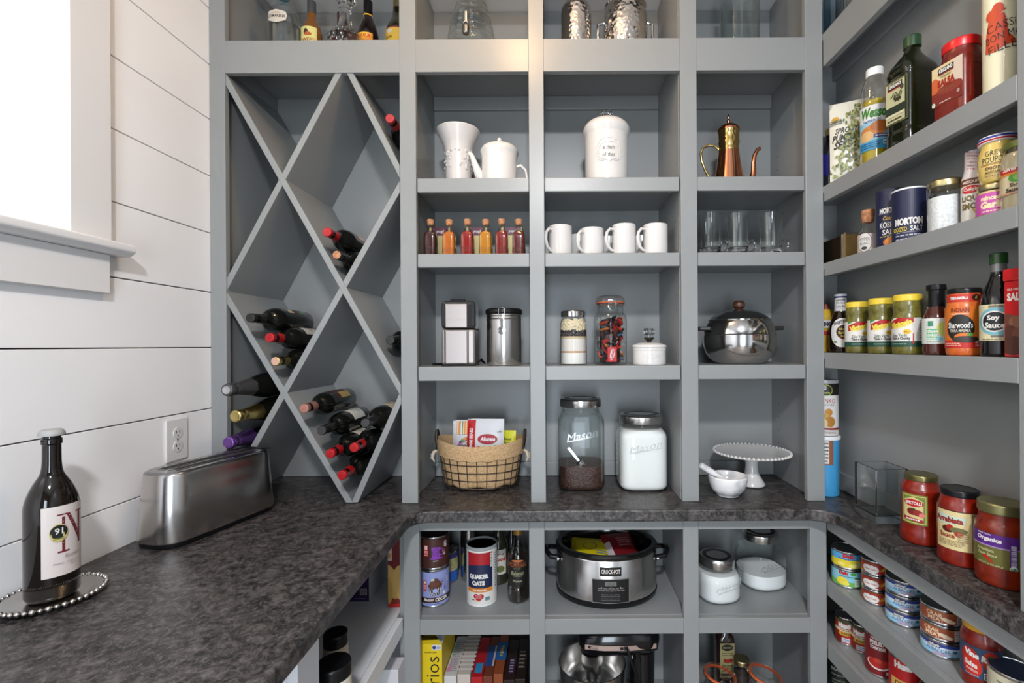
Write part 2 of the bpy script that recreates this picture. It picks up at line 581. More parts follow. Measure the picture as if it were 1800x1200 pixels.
sl.build('sill', win)
MB().box(XL, XL + 0.019, WY0 - .1, WY1 + 0.098, 1.566, 1.664, TRIMW).build('apron', win, bevel=.002)
# sheer curtain hanging inside the window recess
cm = bpy.data.materials.new('sheer_white_fabric'); cm.use_nodes = True
t = cm.node_tree; t.nodes.clear()
o_ = t.nodes.new('ShaderNodeOutputMaterial'); m_ = t.nodes.new('ShaderNodeMixShader'); m_.inputs[0].default_value = 0.5
d_ = t.nodes.new('ShaderNodeBsdfDiffuse'); d_.inputs[0].default_value = (0.86, 0.84, 0.78, 1)
r_ = t.nodes.new('ShaderNodeBsdfTranslucent'); r_.inputs[0].default_value = (0.90, 0.87, 0.78, 1)
t.links.new(d_.outputs[0], m_.inputs[1]); t.links.new(r_.outputs[0], m_.inputs[2]); t.links.new(m_.outputs[0], o_.inputs[0])
N = 260; vs = []
for i in range(N + 1):
    yy = WY0 + 0.005 + (WY1 - WY0 - 0.012) * i / N
    xx = XL - 0.024 + 0.013 * sin(i * 0.33 + 0.9 * sin(i * 0.06)) + 0.006 * sin(i * 0.81)
    vs += [(xx, yy, WZ0 + 0.004), (xx + 0.003 * sin(i * .2), yy, WZ1 - 0.03)]
cu = MB().add(vs, [(2 * i, 2 * i + 2, 2 * i + 3, 2 * i + 1) for i in range(N)], cm)
T = thing('window_curtain', 'sheer white curtain hanging in folds inside the sunlit window', 'curtain', (0, 0, 0))
cu.build('fabric', T, smooth=80)
MB().tube([(XL - .024, WY0 + .001, WZ1 - .02), (XL - .024, WY1 - .001, WZ1 - .02)], .006, CHROME).build('rod', T)

# ceiling lamp fitting (above the frame)
T = thing('ceiling_lamp', 'small round ceiling lamp with a warm globe', 'lamp', (-0.14, 1.12, CEIL))
MB().lathe([(0.001, -0.02), (0.08, -0.02), (0.085, 0.0)], CHROME, 24).build('base', T)
T = thing('ceiling_light', 'flush round white ceiling light further back in the room', 'lamp', (0.05, -.75, CEIL))
MB().lathe([(0.001, -0.012), (0.13, -0.012), (0.14, 0.0)], TRIMW, 32).build('base', T)

# ------------------------------------------------------------------ back shelving unit (upper part)
def xs(px, Y=YF): return X_(px, 607, Y)


S = [(XL + .001, -1.083), (-.510, -.4575), (-.086, -.037), (.411, .4655), (.822, .879)]
ZR0, ZR1 = 2.330, 2.437
TOPZ = CEIL - .002
unit = thing('shelving_unit', 'tall grey built-in shelving unit filling the back wall above the counter', 'shelves', (0, YF, ZC))


def part(name, mb, bevel=.0012, **kw):
    o = mb.build(name, unit, smooth=0, bevel=bevel, **kw)
    o.location = (0, -YF, -ZC)
    return o


for a, b in S:
    part('stile', MB().box(a, b, YF, YF + .02, ZC, TOPZ, PAINT))
for i in range(4):
    a, b = S[i][1], S[i + 1][0]
    part('rail', MB().box(a, b, YF + .0002, YF + .02, ZR0, ZR1, PAINT))
    part('rail', MB().box(a, b, YF + .0002, YF + .02, TOPZ - .05, TOPZ, PAINT))
    part('bay_board', MB().box((-1.1025, -.4795, -.0405, .4405)[i], (-.5125, -.085, .4095, .8555)[i], YF + .0205, YB - .0005, ZR1 - .022, ZR1 - .002, PAINT))
for a, b in ((XL + .001, -1.103), (-.512, -.480), (-.0845, -.041), (.410, .440), (.856, .878)):
    part('side_panel', MB().box(a, b, YF + .02, YB, ZC, TOPZ, PAINT))
part('back_panel', MB().box(XL + .001, .878, YB, YB + .018, ZC, TOPZ, PAINT))
for a, b in ((-.479, -.085), (-.0405, .4095), (.4405, .8555)):
    part('cleat', MB().box(a, b, YB - .016, YB - .0005, 2.362, ZR1 - .0225, PAINT))
    part('cleat', MB().box(a, b, YB - .014, YB - .0005, ZC + .001, ZC + .055, PAINT))
SH = {}
rows = {'A': (1.983, .047), 'B': (1.734, .045), 'C': (1.362, .047)}
for ci, (a, b) in enumerate(((-.4555, -.0865), (-.036, .4085), (.467, .8205))):
    for k, (z, t_) in rows.items():
        aa = (-.4795, -.0403, .4405)[ci]; bb = (-.085, .4095, .8555)[ci]
        m = MB().box(a, b, YF + .004, YF + .024, z - t_, z, PAINT)
        o = part('shelf', m, bevel=.003)
        part('shelf_board', MB().box(aa, bb, YF + .0245, YB - .001, z - .02, z - .0005, PAINT))
        # shelf pin holes on the side walls
pin = MB()
for sx, x in ((1, -.4800), (-1, .4098), (-1, .8558), (1, -.0408)):
    for yy in (YF + .06, YF + .27):
        z = 1.05
        while z < 2.25:
            pin.add([(x + sx * .0004, yy + .0024 * cos(q * pi / 3) * sx, z + .0024 * sin(q * pi / 3)) for q in range(6)], [tuple(range(6))], GROOVE)
            z += .05
o = part('pin_holes', pin, bevel=0, kind='stuff')

# ------------------------------------------------------------------ diamond wine rack
rack = thing('wine_rack', 'grey diamond lattice wine rack of crossed boards left of the shelves', 'wine rack', (-.8, YF, ZC))
YR0 = YF + .004
SEG = []
bars = [((395, 136), (706, 689)), ((399, 524), (612.5, 881)), ((594.5, 128), (397, 502)), ((615, 128), (703, 303)), ((704, 324), (392, 880)), ((706, 694), (624, 881))]
for i, (p, q) in enumerate(bars):
    A = at(*p, YR0); B = at(*q, YR0)
    d = (B - A); d.y = 0; L = d.length; d.normalize(); nrm = Vector((-d.z, 0, d.x)); h = .0098
    A2 = A - d * .03; B2 = B + d * .03
    SEG.append((A.copy(), B.copy(), nrm.copy(), d.copy(), L))
    bm = bmesh.new()
    cs_ = [A2 - nrm * h, B2 - nrm * h, B2 + nrm * h, A2 + nrm * h]
    dy = .0005 * i
    vv = [bm.verts.new((c.x, YR0 + dy, c.z)) for c in cs_] + [bm.verts.new((c.x, YB - .002, c.z)) for c in cs_]
    for f in ((0, 1, 2, 3), (7, 6, 5, 4), (0, 4, 5, 1), (1, 5, 6, 2), (2, 6, 7, 3), (3, 7, 4, 0)):
        bm.faces.new([vv[j] for j in f])
    for co, no in (((-1.1025, 0, 0), (-1, 0, 0)), ((-.5125, 0, 0), (1, 0, 0)), ((0, 0, ZC + .0015), (0, 0, -1)), ((0, 0, ZR1 - .0235), (0, 0, 1))):
        r = bmesh.ops.bisect_plane(bm, geom=bm.verts[:] + bm.edges[:] + bm.faces[:], plane_co=co, plane_no=no, clear_outer=True)
        ed = [e for e in r['geom_cut'] if isinstance(e, bmesh.types.BMEdge)]
        if ed:
            bmesh.ops.edgeloop_fill(bm, edges=ed)
    bmesh.ops.recalc_face_normals(bm, faces=bm.faces)
    me = bpy.data.meshes.new('slat'); bm.to_mesh(me); bm.free(); me.materials.append(PAINT)
    o = bpy.data.objects.new('slat', me); col.objects.link(o); o.parent = rack
    o.location = -Vector(rack.location)
    md = o.modifiers.new('bevel', 'BEVEL'); md.width = .001; md.segments = 1; md.limit_method = 'ANGLE'

# ------------------------------------------------------------------ right hand shelves
XF0 = .881


def xr(Y, base=XF0): return base + .012 * (YF - Y)


def slab(y0, y1, xf, depth_to, z0, z1, m=PAINT, base=XF0, inner=None):
    """plan quad between front plane (slightly angled) + offset xf and a back X"""
    f0, f1 = xr(y0, base) + xf, xr(y1, base) + xf
    bk0, bk1 = (depth_to, depth_to) if inner is None else (f0 + inner, f1 + inner)
    return MB().prism([(f0, y0), (bk0, y0), (bk1, y1), (f1, y1)], z0, z1, m)


YE, YS0, YS1 = 1.70, .845, .908
ru = thing('wall_shelves', 'grey shallow wall shelves of food packets on the right hand wall', 'shelves', (XF0, 1.2, ZC))


def rpart(name, mb, parent=None, bevel=.0015, **kw):
    p = parent or ru
    o = mb.build(name, p, smooth=0, bevel=bevel, **kw); o.location = -Vector(p.location); return o


rpart('back_panel', MB().box(XR, XR + .018, YS0, YE, ZC, TOPZ, PAINT))
rpart('end_panel', MB().box(.8795, XR + .018, YE, YE + .018, ZC, TOPZ, PAINT))
rpart('stile', slab(YS0, YS1, 0, XR - .0005, ZC, TOPZ))
RS = [(2.447, .108), (1.947, .051), (1.695, .043), (1.401, .050)]
for z, t_ in RS:
    rpart('shelf', slab(YS1 + .0005, YF + .001, .0, None, z - t_, z, inner=.019))
    rpart('shelf_board', slab(YS1 + .0005, YF, .0195, XR - .0005, z - .02, z - .0005), bevel=0)
    rpart('shelf_board', MB().box(.8795, XR - .0005, YF + .0005, YE - .001, z - .02, z - .0005, PAINT), bevel=0)
rpart('cleat', MB().box(XR - .012, XR - .0005, YS1, YE - .001, ZC + .001, ZC + .06, PAINT))
rpart('cleat', MB().box(XR - .014, XR - .0005, YS1, YE - .001, 2.447 - .075, 2.447 - .0205, PAINT))

# ------------------------------------------------------------------ countertop (one U shaped slab)
Q = []


def arc(cx, cy, r, a0, a1, n=8):
    return [(cx + r * cos(R(a0 + (a1 - a0) * i / n)), cy + r * sin(R(a0 + (a1 - a0) * i / n))) for i in range(n + 1)]


XCL, YCB, XCR = -.452, 1.475, .853
poly = [(XL + .0005, .3), (XCL, .3)] + arc(XCL + .055, YCB - .055, .055, 180, 90) + arc(XCR - .075, YCB - .075, .075, 90, 0) + [(XCR + .005, .6), (XR - .0005 + .02, .6), (XR + .0195, YE - .001), (.878, YE - .001), (.878, YB + .017), (XL + .0005, YB + .017)]
ct = MB().prism(poly, ZC - .038, ZC - .0006, STONE).build('countertop', None, smooth=0, bevel=.005)
tag(ct, 'dark speckled stone countertop wrapping round the left, back and right sides', 'countertop')

# ------------------------------------------------------------------ base cabinets
bu = thing('base_cabinet', 'grey open base cabinet under the back stretch of counter', 'cabinet', (0, 1.52, 0))
YBF = 1.52
BS = [(-.496, -.445), (-.0916, -.042), (.4047, .454), (.813, .866)]
ZT = ZC - .0385
for a, b in BS:
    rpart('stile', MB().box(a, b, YBF, YBF + .02, .02, ZT, PAINT), bu)
for i in range(3):
    a, b = BS[i][1], BS[i + 1][0]
    for z0, z1 in ((.835, ZT), (.500, .549), (.02, .10)):
        rpart('rail', MB().box(a, b, YBF + .0002, YBF + .02, z0, z1, PAINT), bu)
    for z in (.552, .10):
        rpart('shelf', MB().box(BS[i][0] + .012, BS[i + 1][1] - .0125, YBF + .0205, YB, z - .018, z, PAINT), bu, bevel=0)
for a, b in ((-.515, -.485), (-.0795, -.0535), (.4175, .4425), (.853, .868)):
    rpart('side_panel', MB().box(a, b, YBF + .0206, YB - .001, .02, ZT, PAINT), bu, bevel=0)
rpart('back_panel', MB().box(-.515, .868, YB + .0005, YB + .018, .02, ZT, PAINT), bu, bevel=0)

lu = thing('base_cabinet', 'white open base cabinet under the left stretch of counter', 'cabinet', (-.8, .9, 0))
XLF = -.497
rpart('stile', MB().box(XLF - .02, XLF, .90, .982, .06, ZT, PAINTW), lu)
rpart('stile', MB().box(XLF - .02, XLF, .3, .36, .06, ZT, PAINTW), lu)
rpart('rail', MB().box(XLF - .02, XLF, .982, 1.5195, .845, ZT, PAINTW), lu)
for z, t_ in ((.558, .052), (.14, .06)):
    rpart('shelf', MB().box(XLF - .022, XLF - .002, .982, 1.5198, z - t_, z, PAINTW), lu)
    rpart('shelf_board', MB().box(XL + .002, XLF - .0225, .36, 1.86, z - .02, z - .0005, PAINTW), lu, bevel=0)
rpart('back_panel', MB().box(XL + .0005, XL + .0018, .3, 1.88, .06, ZT, PAINTW), lu, bevel=0)
rpart('end_panel', MB().box(XL + .002, -.516, 1.861, 1.875, .06, ZT, PAINTW), lu, bevel=0)
rpart('divider', MB().box(XL + .002, XLF - .0205, .94, .955, .5575, ZT, PAINTW), lu, bevel=0)

rb = thing('base_cabinet', 'grey shallow base cabinet of tinned food under the right counter', 'cabinet', (.9, 1.2, 0))
XB0 = .868
rpart('rail', slab(.86, YBF + .002, .0, None, .832, ZT, base=XB0, inner=.02), rb)
rpart('stile', slab(.80, .862, 0, None, .06, ZT, base=XB0, inner=.02), rb)
RB = [(.6705, .050), (.470, .052), (.262, .05), (.10, .04)]
for z, t_ in RB:
    rpart('shelf', slab(.863, YBF + .002, 0, None, z - t_, z, base=XB0, inner=.019), rb)
    rpart('shelf_board', slab(.863, YBF + .0005, .0195, XR - .0005, z - .02, z - .0005, base=XB0), rb, bevel=0)
    rpart('shelf_board', MB().box(.8690, XR - .0005, YBF + .001, YE - .001, z - .02, z - .0005, PAINT), rb, bevel=0)
rpart('back_panel', MB().box(XR, XR + .018, .8, YE, .06, ZT, PAINT), rb, bevel=0)
rpart('end_panel', MB().box(.8685, XR + .018, YE, YE + .018, .06, ZT, PAINT), rb, bevel=0)

# ------------------------------------------------------------------ wine bottles lying in the rack
FOIL_R = mat('red_foil', s2l(170, 20, 28), 0.35, 0.2)
FOIL_K = mat('black_foil', (0.012, 0.012, 0.012), 0.35)
FOIL_S = mat('silver_foil', (0.62, 0.62, 0.64), 0.3, 1.0)
FOIL_SK = mat('grey_foil', (0.09, 0.09, 0.095), 0.4, 0.6)
FOIL_G = mat('gold_foil', (0.60, 0.47, 0.18), 0.3, 1.0)
FOIL_P = mat('purple_foil', (0.24, 0.11, 0.42), 0.25, 0.8)
FOIL_B = mat('copper_brown_foil', (0.42, 0.19, 0.15), 0.35, 0.5)
PAPER = (226, 218, 205)


def wine_profile(r, L, champ=False):
    if champ:
        return fil([(0.001, .012), (r * .5, .006), (r * .82, 0, .004), (r, .004, .006), (r, L * .42, .03), (r * .80, L * .56, .05), (.019, L * .74, .03), (.0150, L * .93)], 6)
    return fil([(0.001, .012), (r * .5, .006), (r * .82, 0, .004), (r, .004, .006), (r, L * .60, .03), (r * .82, L * .675, .03), (.0155, L * .735, .02), (.0142, L * .955)], 6)


WQ = []


def lying(label, tip, Yn, cap, r=.038, L=.305, champ=False, deco=None, tipmat=None, name='wine_bottle', final=None):
    p = at(*tip, Yn)
    if not final:
        WQ.append([p.x, p.z, r, dict(label=label, tip=tip, Yn=Yn, cap=cap, r=r, L=L, champ=champ, deco=deco, tipmat=tipmat, name=name)]); return
    p.x, p.z = final
    T = thing(name, label, 'wine bottle', (p.x, Yn + L, p.z), 0, 'wine bottles lying in the diamond rack')
    M = Matrix.Rotation(pi / 2, 4, 'X')          # bottle axis z -> -y (neck to the front)
    MB().lathe(wine_profile(r, L, champ), BOTTLEK, 36, M=M, cap=False).build('glass', T)
    if champ:
        cp = [(.001, L + .001), (.0165, L + .001, .003), (.0195, L - .004, .003), (.0205, L - .018, .006), (.0165, L - .028, .004), (.0195, L - .036, .004), (.0195, L - .052), (.026, L * .68, .01), (.0275, L * .64)]
        MB().lathe(fil(cp[::-1]), cap, 28, M=M, cap=False, wob=lambda t, z: 1 + .03 * sin(7 * t + z * 400)).build('foil', T)
        MB().lathe([(.001, L + .0016), (.0120, L + .0024), (.0128, L + .0008)][::-1], tipmat or cap, 24, M=M).build('cork_cap', T)
    else:
        cp = [(.001, L), (.0138, L, .0015), (.0148, L - .003, .001), (.0148, L - .014, .001), (.0140, L - .018, .002), (.0158, L * .80)]
        MB().lathe(fil(cp[::-1]), cap, 28, M=M, cap=False).build('foil', T)
        if tipmat: MB().lathe([(.0125, L - .0001), (.0125, L + .0006), (.001, L + .0006)], tipmat, 24, M=M).build('cap_disc', T)
    if deco:
        d = Dec(); deco(d)

        def fm(u, v, off):   # u around (0 = top), v along the axis from base
            t = u / r
            return ((r + off) * sin(t), -v, (r + off) * cos(t))
        d.build('label', T, fm, step=.005)
    return T


def wl_a(d):
    d.rect(-.045, .05, .035, .15, (205, 190, 150)); d.rect(-.045, .05, .035, .09, (120, 150, 120)); d.rect(-.045, .085, .035, .12, (78, 46, 40))
    d.ell(-.01, .132, .018, .012, (90, 60, 40)); d.ell(-.01, .132, .013, .008, (215, 190, 90)); d.text('CHATEAU', -.008, .142, .05, .006, (60, 40, 30)); d.lines(-.04, .03, .055, .08, 4, (50, 60, 50))


def wl_b(d):
    d.rect(-.045, .06, .045, .148, (228, 220, 205)); d.text('Cht', -.006, .125, .03, .014, (60, 50, 50), shear=.3); d.lines(-.035, .035, .07, .11, 6, (120, 110, 100)); d.ell(-.03, .13, .008, .008, (150, 60, 50))


def wl_c(d): d.rect(-.045, .06, .045, .14, (225, 205, 195)); d.lines(-.035, .035, .07, .12, 5, (150, 70, 60)); d.text('Le Vin', 0, .13, .04, .008, (120, 40, 40))
def wl_m(d): d.rect(-.05, .05, .045, .15, (72, 34, 36)); d.text('MERLOT', -.005, .09, .05, .010, (60, 28, 30)); d.rect(.02, .05, .048, .12, (190, 160, 90))


def wl_d(d):
    d.rect(-.05, .055, .05, .145, (232, 228, 218)); d.text('SANTENAY', -.01, .10, .06, .012, (60, 55, 50)); d.ell(-.01, .125, .010, .006, (70, 70, 60)); d.lines(-.03, .03, .065, .085, 3, (100, 95, 90))
    d.rect(-.022, .168, .010, .185, (208, 178, 80)); d.lines(-.02, .008, .170, .183, 3, (150, 120, 50))


def wl_e(d):
    d.rect(-.05, .06, .05, .15, (215, 200, 170)); d.text('Estate', -.01, .11, .04, .012, (70, 50, 40), shear=.3); d.lines(-.03, .03, .07, .09, 3, (110, 90, 80)); d.rect(-.018, .172, .010, .188, (200, 160, 60))


lying('dark wine bottle with black cap and tan picture label, topmost of the left diamond cell', (440, 559), 1.475, FOIL_K, r=.041, L=.315, deco=wl_a)
lying('wine bottle with bright red foil cap and cream label, middle of the left diamond cell', (474, 598), 1.49, FOIL_R, deco=wl_b)
lying('wine bottle with gold foil neck at the bottom of the left diamond cell', (496, 637), 1.50, FOIL_G, r=.037, tipmat=mat('cork_end', s2l(205, 160, 140), .6))
lying('wine bottle with red foil cap in the upper right diamond cell', (575, 409), 1.50, FOIL_R, deco=wl_c)
lying('corked dark wine bottle under the red-capped one in the upper right diamond cell', (598, 450), 1.51, FOIL_K, r=.037, tipmat=CORK)
lying('champagne bottle with crinkled silver foil poking out at the far left', (399, 691), 1.43, FOIL_SK, r=.043, L=.31, champ=True, tipmat=FOIL_S)
lying('sparkling wine bottle with gold foil at the left below the silver one', (432, 737), 1.46, FOIL_G, r=.041, L=.30, champ=True)
lying('sparkling wine bottle with purple foil just above the toaster', (401, 778), 1.50, FOIL_P, r=.038, L=.29, champ=True)
lying('wine bottle with copper brown foil and maroon label, topmost of the big pile', (534, 718), 1.475, FOIL_B, deco=wl_m)
lying('black-capped wine bottle with cream label and gold neck sticker, left in the pile', (565, 757), 1.475, FOIL_K, deco=wl_d, tipmat=mat('emblem_black', (.03, .03, .03), .3))
lying('wine bottle with black cap and gold neck sticker on the right of the pile', (652, 748), 1.475, FOIL_K, deco=wl_e, tipmat=mat('emblem_black', (.03, .03, .03), .3))
lying('wine bottle with red cap on the left of the two middle red-capped bottles', (590, 800), 1.47, FOIL_R, deco=wl_b)
lying('wine bottle with red cap on the right of the two middle red-capped bottles', (631, 796), 1.47, FOIL_R, deco=wl_d)
lying('wine bottle with red cap lying lowest in the bottom point of the rack', (613, 837), 1.47, FOIL_R)
lying('wine bottle with black cap behind the right hand upright of the wine rack', (687, 612), 1.56, FOIL_K, r=.0375, L=.30)
lying('wine bottle with dull red cap high in the top right corner of the rack', (686, 213), 1.57, mat('dull_red_foil', s2l(170, 50, 52), .4), r=.0375, L=.30, deco=wl_c)

for it in range(400):      # settle: keep every bottle clear of the slats, the sides and each other
    for i, q in enumerate(WQ):
        for A, B, nn, dd, L in SEG:
            v = Vector((q[0] - A.x, 0, q[1] - A.z)); t = v.dot(dd)
            if -.02 < t < L + .02:
                s_ = v.dot(nn); lim = q[2] + .0108
                if abs(s_) < lim:
                    m = (lim - abs(s_)) * (1 if s_ > 0 else -1); q[0] += nn.x * m; q[1] += nn.z * m
        q[0] = min(max(q[0], -1.1025 + q[2]), -.5125 - q[2])
        for j in range(i):
            p_ = WQ[j]; dx, dz = q[0] - p_[0], q[1] - p_[1]; dist = sqrt(dx * dx + dz * dz); lim = q[2] + p_[2] + .0008
            if dist < lim:
                m = (lim - dist) / 2 / dist; q[0] += dx * m; q[1] += dz * m; p_[0] -= dx * m; p_[1] -= dz * m
for q in WQ:
    lying(final=(q[0], q[1]), **q[3])


# ------------------------------------------------------------------ helpers for standing things
def pos(px, py, Y, z): a, b = U(px, py); return (a * Y, Y, z)


GLS = GLASS2


def ring_pts(r, z, n=24, ph=0): return [(r * cos(2 * pi * i / n + ph), r * sin(2 * pi * i / n + ph), z) for i in range(n)]


# ---- top shelf
zt = ZR1
T = vessel('liquor_bottle', 'clear round-shouldered tequila bottle with cream label on the top shelf', 'bottle', pos(498, 40, 1.68, zt),
           [(.001, .004), (.040, 0, .008), (.058, .02, .02), (.060, .12, .02), (.050, .185, .03), (.02, .205, .02), (.018, .26)], GLASS2, fill=(glassy('clear_spirit', (.82, .84, .84)), .13),
           caps=[('cap', [(.0195, .232), (.0195, .275, .002), (.001, .275)], mat('teal_cap', s2l(70, 130, 150), .4))], group='liquor bottles on the top shelf', ay=.7)
d = Dec(); d.poly([(-.030, .128), (-.02, .124), (0, .118), (.02, .124), (.032, .130), (.036, .145), (.032, .158), (0, .164), (-.03, .158)], PAPER); d.text('CAMARENA', 0.001, .142, .060, .011, (60, 40, 30)); d.lines(-.015, .015, .15, .156, 1, (160, 120, 80))
d.build('label', T, lambda u, v, off: ((.0605 + off) * sin(u / .0605), -(.0605 + off) * cos(u / .0605) * .7 - .002, v), step=.005)
T = vessel('liquor_bottle', 'amber whisky bottle with pale yellow label beside the clear tequila bottle', 'bottle', pos(548, 40, 1.70, zt),
           [(.001, .003), (.034, 0, .004), (.035, .13, .03), (.016, .165, .02), (.0125, .22)], mat('amber_glass', s2l(120, 78, 34), .06, 0, .6),
           caps=[('cap', [(.0145, .185), (.0145, .235, .003), (.001, .235)], mat('dark_grey_cap', (.05, .055, .06), .5))], group='liquor bottles on the top shelf', body='glass')
d = Dec(); d.rect(-.03, .05, .033, .125, (228, 222, 140)); d.ell(-.004, .105, .008, .012, (70, 40, 30)); d.ell(.004, .098, .012, .007, (190, 100, 50)); d.text('SWEET', 0.001, .078, .05, .012, (150, 50, 30)); wrap(d, T, .0352)
T = vessel('decanter', 'cut crystal decanter in the middle of the top left shelf', 'decanter', pos(607, 40, 1.66, zt),
           [(.001, .004), (.05, 0, .006), (.062, .03, .02), (.056, .07, .03), (.022, .105, .03), (.017, .15), (.02, .19, .006), (.034, .212), (.02, .215)], RGLASS, body='crystal_body', n=24, group=None, sq=3)
bm_ = MB()
for k in range(5):
    for i in range(14):
        t_ = 2 * pi * (i + .5 * (k % 2)) / 14; rr = (.060, .0605, .0555, .0445, .03)[k]; zz = (.02, .04, .06, .08, .098)[k]
        bm_.ball((rr * cos(t_), rr * sin(t_), zz), .006, RGLASS, 6, (1, 1, 1.3))
bm_.build('cut_pattern', T)
MB().lathe(fil([(.012, .20), (.014, .222, .004), (.024, .235, .008), (.022, .262, .01), (.001, .272)]), RGLASS, 12, sq=3).build('stopper', T)
T = vessel('liquor_bottle', 'brown liqueur bottle half hidden behind the crystal decanter', 'bottle', pos(600, 40, 1.775, zt),
           [(.001, .003), (.036, 0, .004), (.037, .13, .03), (.016, .17, .02), (.013, .23)], mat('brown_glass', (.03, .012, .008), .06, 0, .6),
           caps=[('cap', [(.0145, .20), (.0145, .245, .003), (.001, .245)], mat('brown_cap', (.05, .02, .015), .4))], group='liquor bottles on the top shelf')
d = Dec(); d.rect(-.03, .06, .033, .12, (110, 40, 35)); d.lines(-.025, .028, .1, .115, 2, (230, 220, 210)); wrap(d, T, .0372)
T = vessel('liquor_bottle', 'dark coffee liqueur bottle with black cap, yellow neck band and orange label', 'bottle', pos(647, 40, 1.70, zt),
           [(.001, .003), (.038, 0, .004), (.039, .10, .03), (.026, .15, .03), (.0145, .18, .01), (.0145, .215)], mat('liqueur_glass', (.008, .004, .004), .06, 0, .7),
           caps=[('cap', [(.0155, .19), (.0155, .235, .003), (.001, .235)], BLACKP), ('neck_band', [(.0160, .168), (.0160, .182)], ink(225, 180, 40))], group='liquor bottles on the top shelf')
d = Dec(); d.rect(-.034, .04, .03, .10, (205, 130, 30)); d.ell(-.002, .10, .028, .026, (215, 150, 40)); d.ell(-.002, .10, .022, .020, (235, 190, 60)); d.text('LIQUEUR', -.002, .088, .05, .014, (190, 50, 25), bold=.04); wrap(d, T, .0392)
T = vessel('liquor_bottle', 'gold tequila bottle with yellow label at the right end of the top left shelf', 'bottle', pos(699, 40, 1.70, zt),
           [(.001, .003), (.040, 0, .004), (.041, .13, .03), (.018, .175, .02), (.0135, .235)], glassy('gold_tinted_glass', s2l(180, 175, 150)), fill=(glassy('gold_spirit', s2l(215, 170, 90)), .12),
           caps=[('cap', [(.0155, .205), (.0155, .25, .003), (.001, .25)], GOLDLID)], group='liquor bottles on the top shelf')
d = Dec(); d.rect(-.042, .05, .04, .118, (222, 178, 60)); d.rect(-.042, .115, .04, .118, (150, 40, 30)); d.text('Jose', -.022, .083, .03, .015, (60, 45, 20)); d.ell(-.018, .104, .012, .008, (200, 195, 185)); wrap(d, T, .0412)

# glass drinks dispenser
T = thing('drink_dispenser', 'ribbed glass drinks dispenser with a steel tap on the top shelf', 'dispenser', pos(829, 40, 1.71, zt))
pr = []
for i in range(60):
    z = .006 + .26 * i / 59
    r = .088 - .0 * z if z < .05 else .088 - .050 * ((z - .05) / .216) ** 1.7
    pr.append((r + .0018 * sin(z * 2 * pi / .0105), z))
MB().lathe([(.001, .002), (.08, 0)] + pr, GLASS2, 44, cap=False).build('glass', T)
MB().lathe(fil([(.045, .255), (.045, .285, .004), (.001, .29)]), CHROME, 32).build('lid', T)
MB().tube([(0, -.080, .085), (0, -.115, .085)], .008, CHROME).tube([(0, -.108, .125), (0, -.108, .078)], .007, CHROME, 10).build('tap', T)
MB().lathe(fil([(.004, .0), (.011, .004, .003), (.012, .030, .004), (.006, .042)]), mat('dark_steel', (.3, .29, .28), .25, 1), 16, c=(0, -.112, .045)).build('tap_spout', T)

HAM = mat('hammered_steel', (0.70, 0.66, 0.62), 0.10, 1.0)
t_, n_, l_, b_ = nt(HAM)
tc = n_.new('ShaderNodeTexCoord'); vo = n_.new('ShaderNodeTexVoronoi'); vo.inputs['Scale'].default_value = 75
bp = n_.new('ShaderNodeBump'); bp.inputs['Strength'].default_value = .6; bp.inputs['Distance'].default_value = .003
l_.new(tc.outputs['Object'], vo.inputs['Vector']); l_.new(vo.outputs['Distance'], bp.inputs['Height']); l_.new(bp.outputs[0], b_.inputs['Normal'])
T = thing('hammered_shaker', 'straight hammered steel drinks shaker, left of the two on the top shelf', 'shaker', pos(1013, 40, 1.69, zt))
MB().lathe(fil([(.001, 0), (.050, 0, .005), (.054, .01), (.054, .19, .01), (.04, .215, .01), (.001, .22)]), HAM, 40).build('body', T)
MB().lathe(fil([(.03, .212), (.03, .25, .006), (.001, .255)]), CHROME, 32).build('cap', T)
T = thing('ice_bucket', 'curved hammered steel ice bucket, right of the two on the top shelf', 'bucket', pos(1099, 40, 1.70, zt))
MB().lathe(fil([(.001, 0), (.062, 0, .005), (.074, .06, .03), (.080, .13, .03), (.072, .20), (.075, .205), (.070, .207), (.070, .02), (.001, .015)]), HAM, 44, cap=False).build('body', T)
MB().tube([(.078, 0, .15), (.098, 0, .145), (.098, 0, .09), (.077, 0, .085)], .005, CHROME).tube([(-.078, 0, .15), (-.098, 0, .145), (-.098, 0, .09), (-.077, 0, .085)], .005, CHROME).build('handles', T)
T = vessel('glass_vase', 'tall plain clear glass vase on the top right shelf of the back unit', 'vase', pos(1300, 40, 1.70, zt),
           [(.001, .012), (.06, 0, .008), (.066, .012), (.068, .26, 0), (.064, .26), (.062, .02), (.001, .02)], GLASS2)

# ---- shelf A : vase, teapot, canister, copper pot
zA = rows['A'][0]
WC2 = mat('white_ceramic_matte', (.60, .58, .57), .3, 0, .2)
T = thing('flared_vase', 'white ceramic vase with wide flared mouth and embossed body beside the teapot', 'vase', pos(806, 280, 1.70, zA))
T.scale = (1, 1, 1.37)
MB().lathe(fil([(.001, .001), (.044, 0, .004), (.046, .03), (.048, .10, .03), (.052, .118, .02), (.078, .158, .01), (.077, .160), (.048, .118, .02), (.042, .09), (.042, .01), (.001, .008)]), WC2, 40, cap=False).build('body', T)
e = MB(); rd = random.Random(4)
for i in range(70):
    a = rd.uniform(0, 2 * pi); z = rd.uniform(.05, .105)
    e.ball((.0475 * cos(a), .0475 * sin(a), z), rd.uniform(.003, .006), WC2, 6, (1, 1, .8))
e.build('embossed_roses', T)
T = thing('teapot', 'small white ceramic teapot with a long straight spout and knobbed lid', 'teapot', pos(878, 280, 1.66, zA))
T.scale = (1, 1, 1.2)
MB().lathe(fil([(.001, .001), (.062, 0, .004), (.062, .04), (.062, .088, .02), (.067, .104, .006), (.066, .108, .003)]), WHITEC, 44).build('body', T)
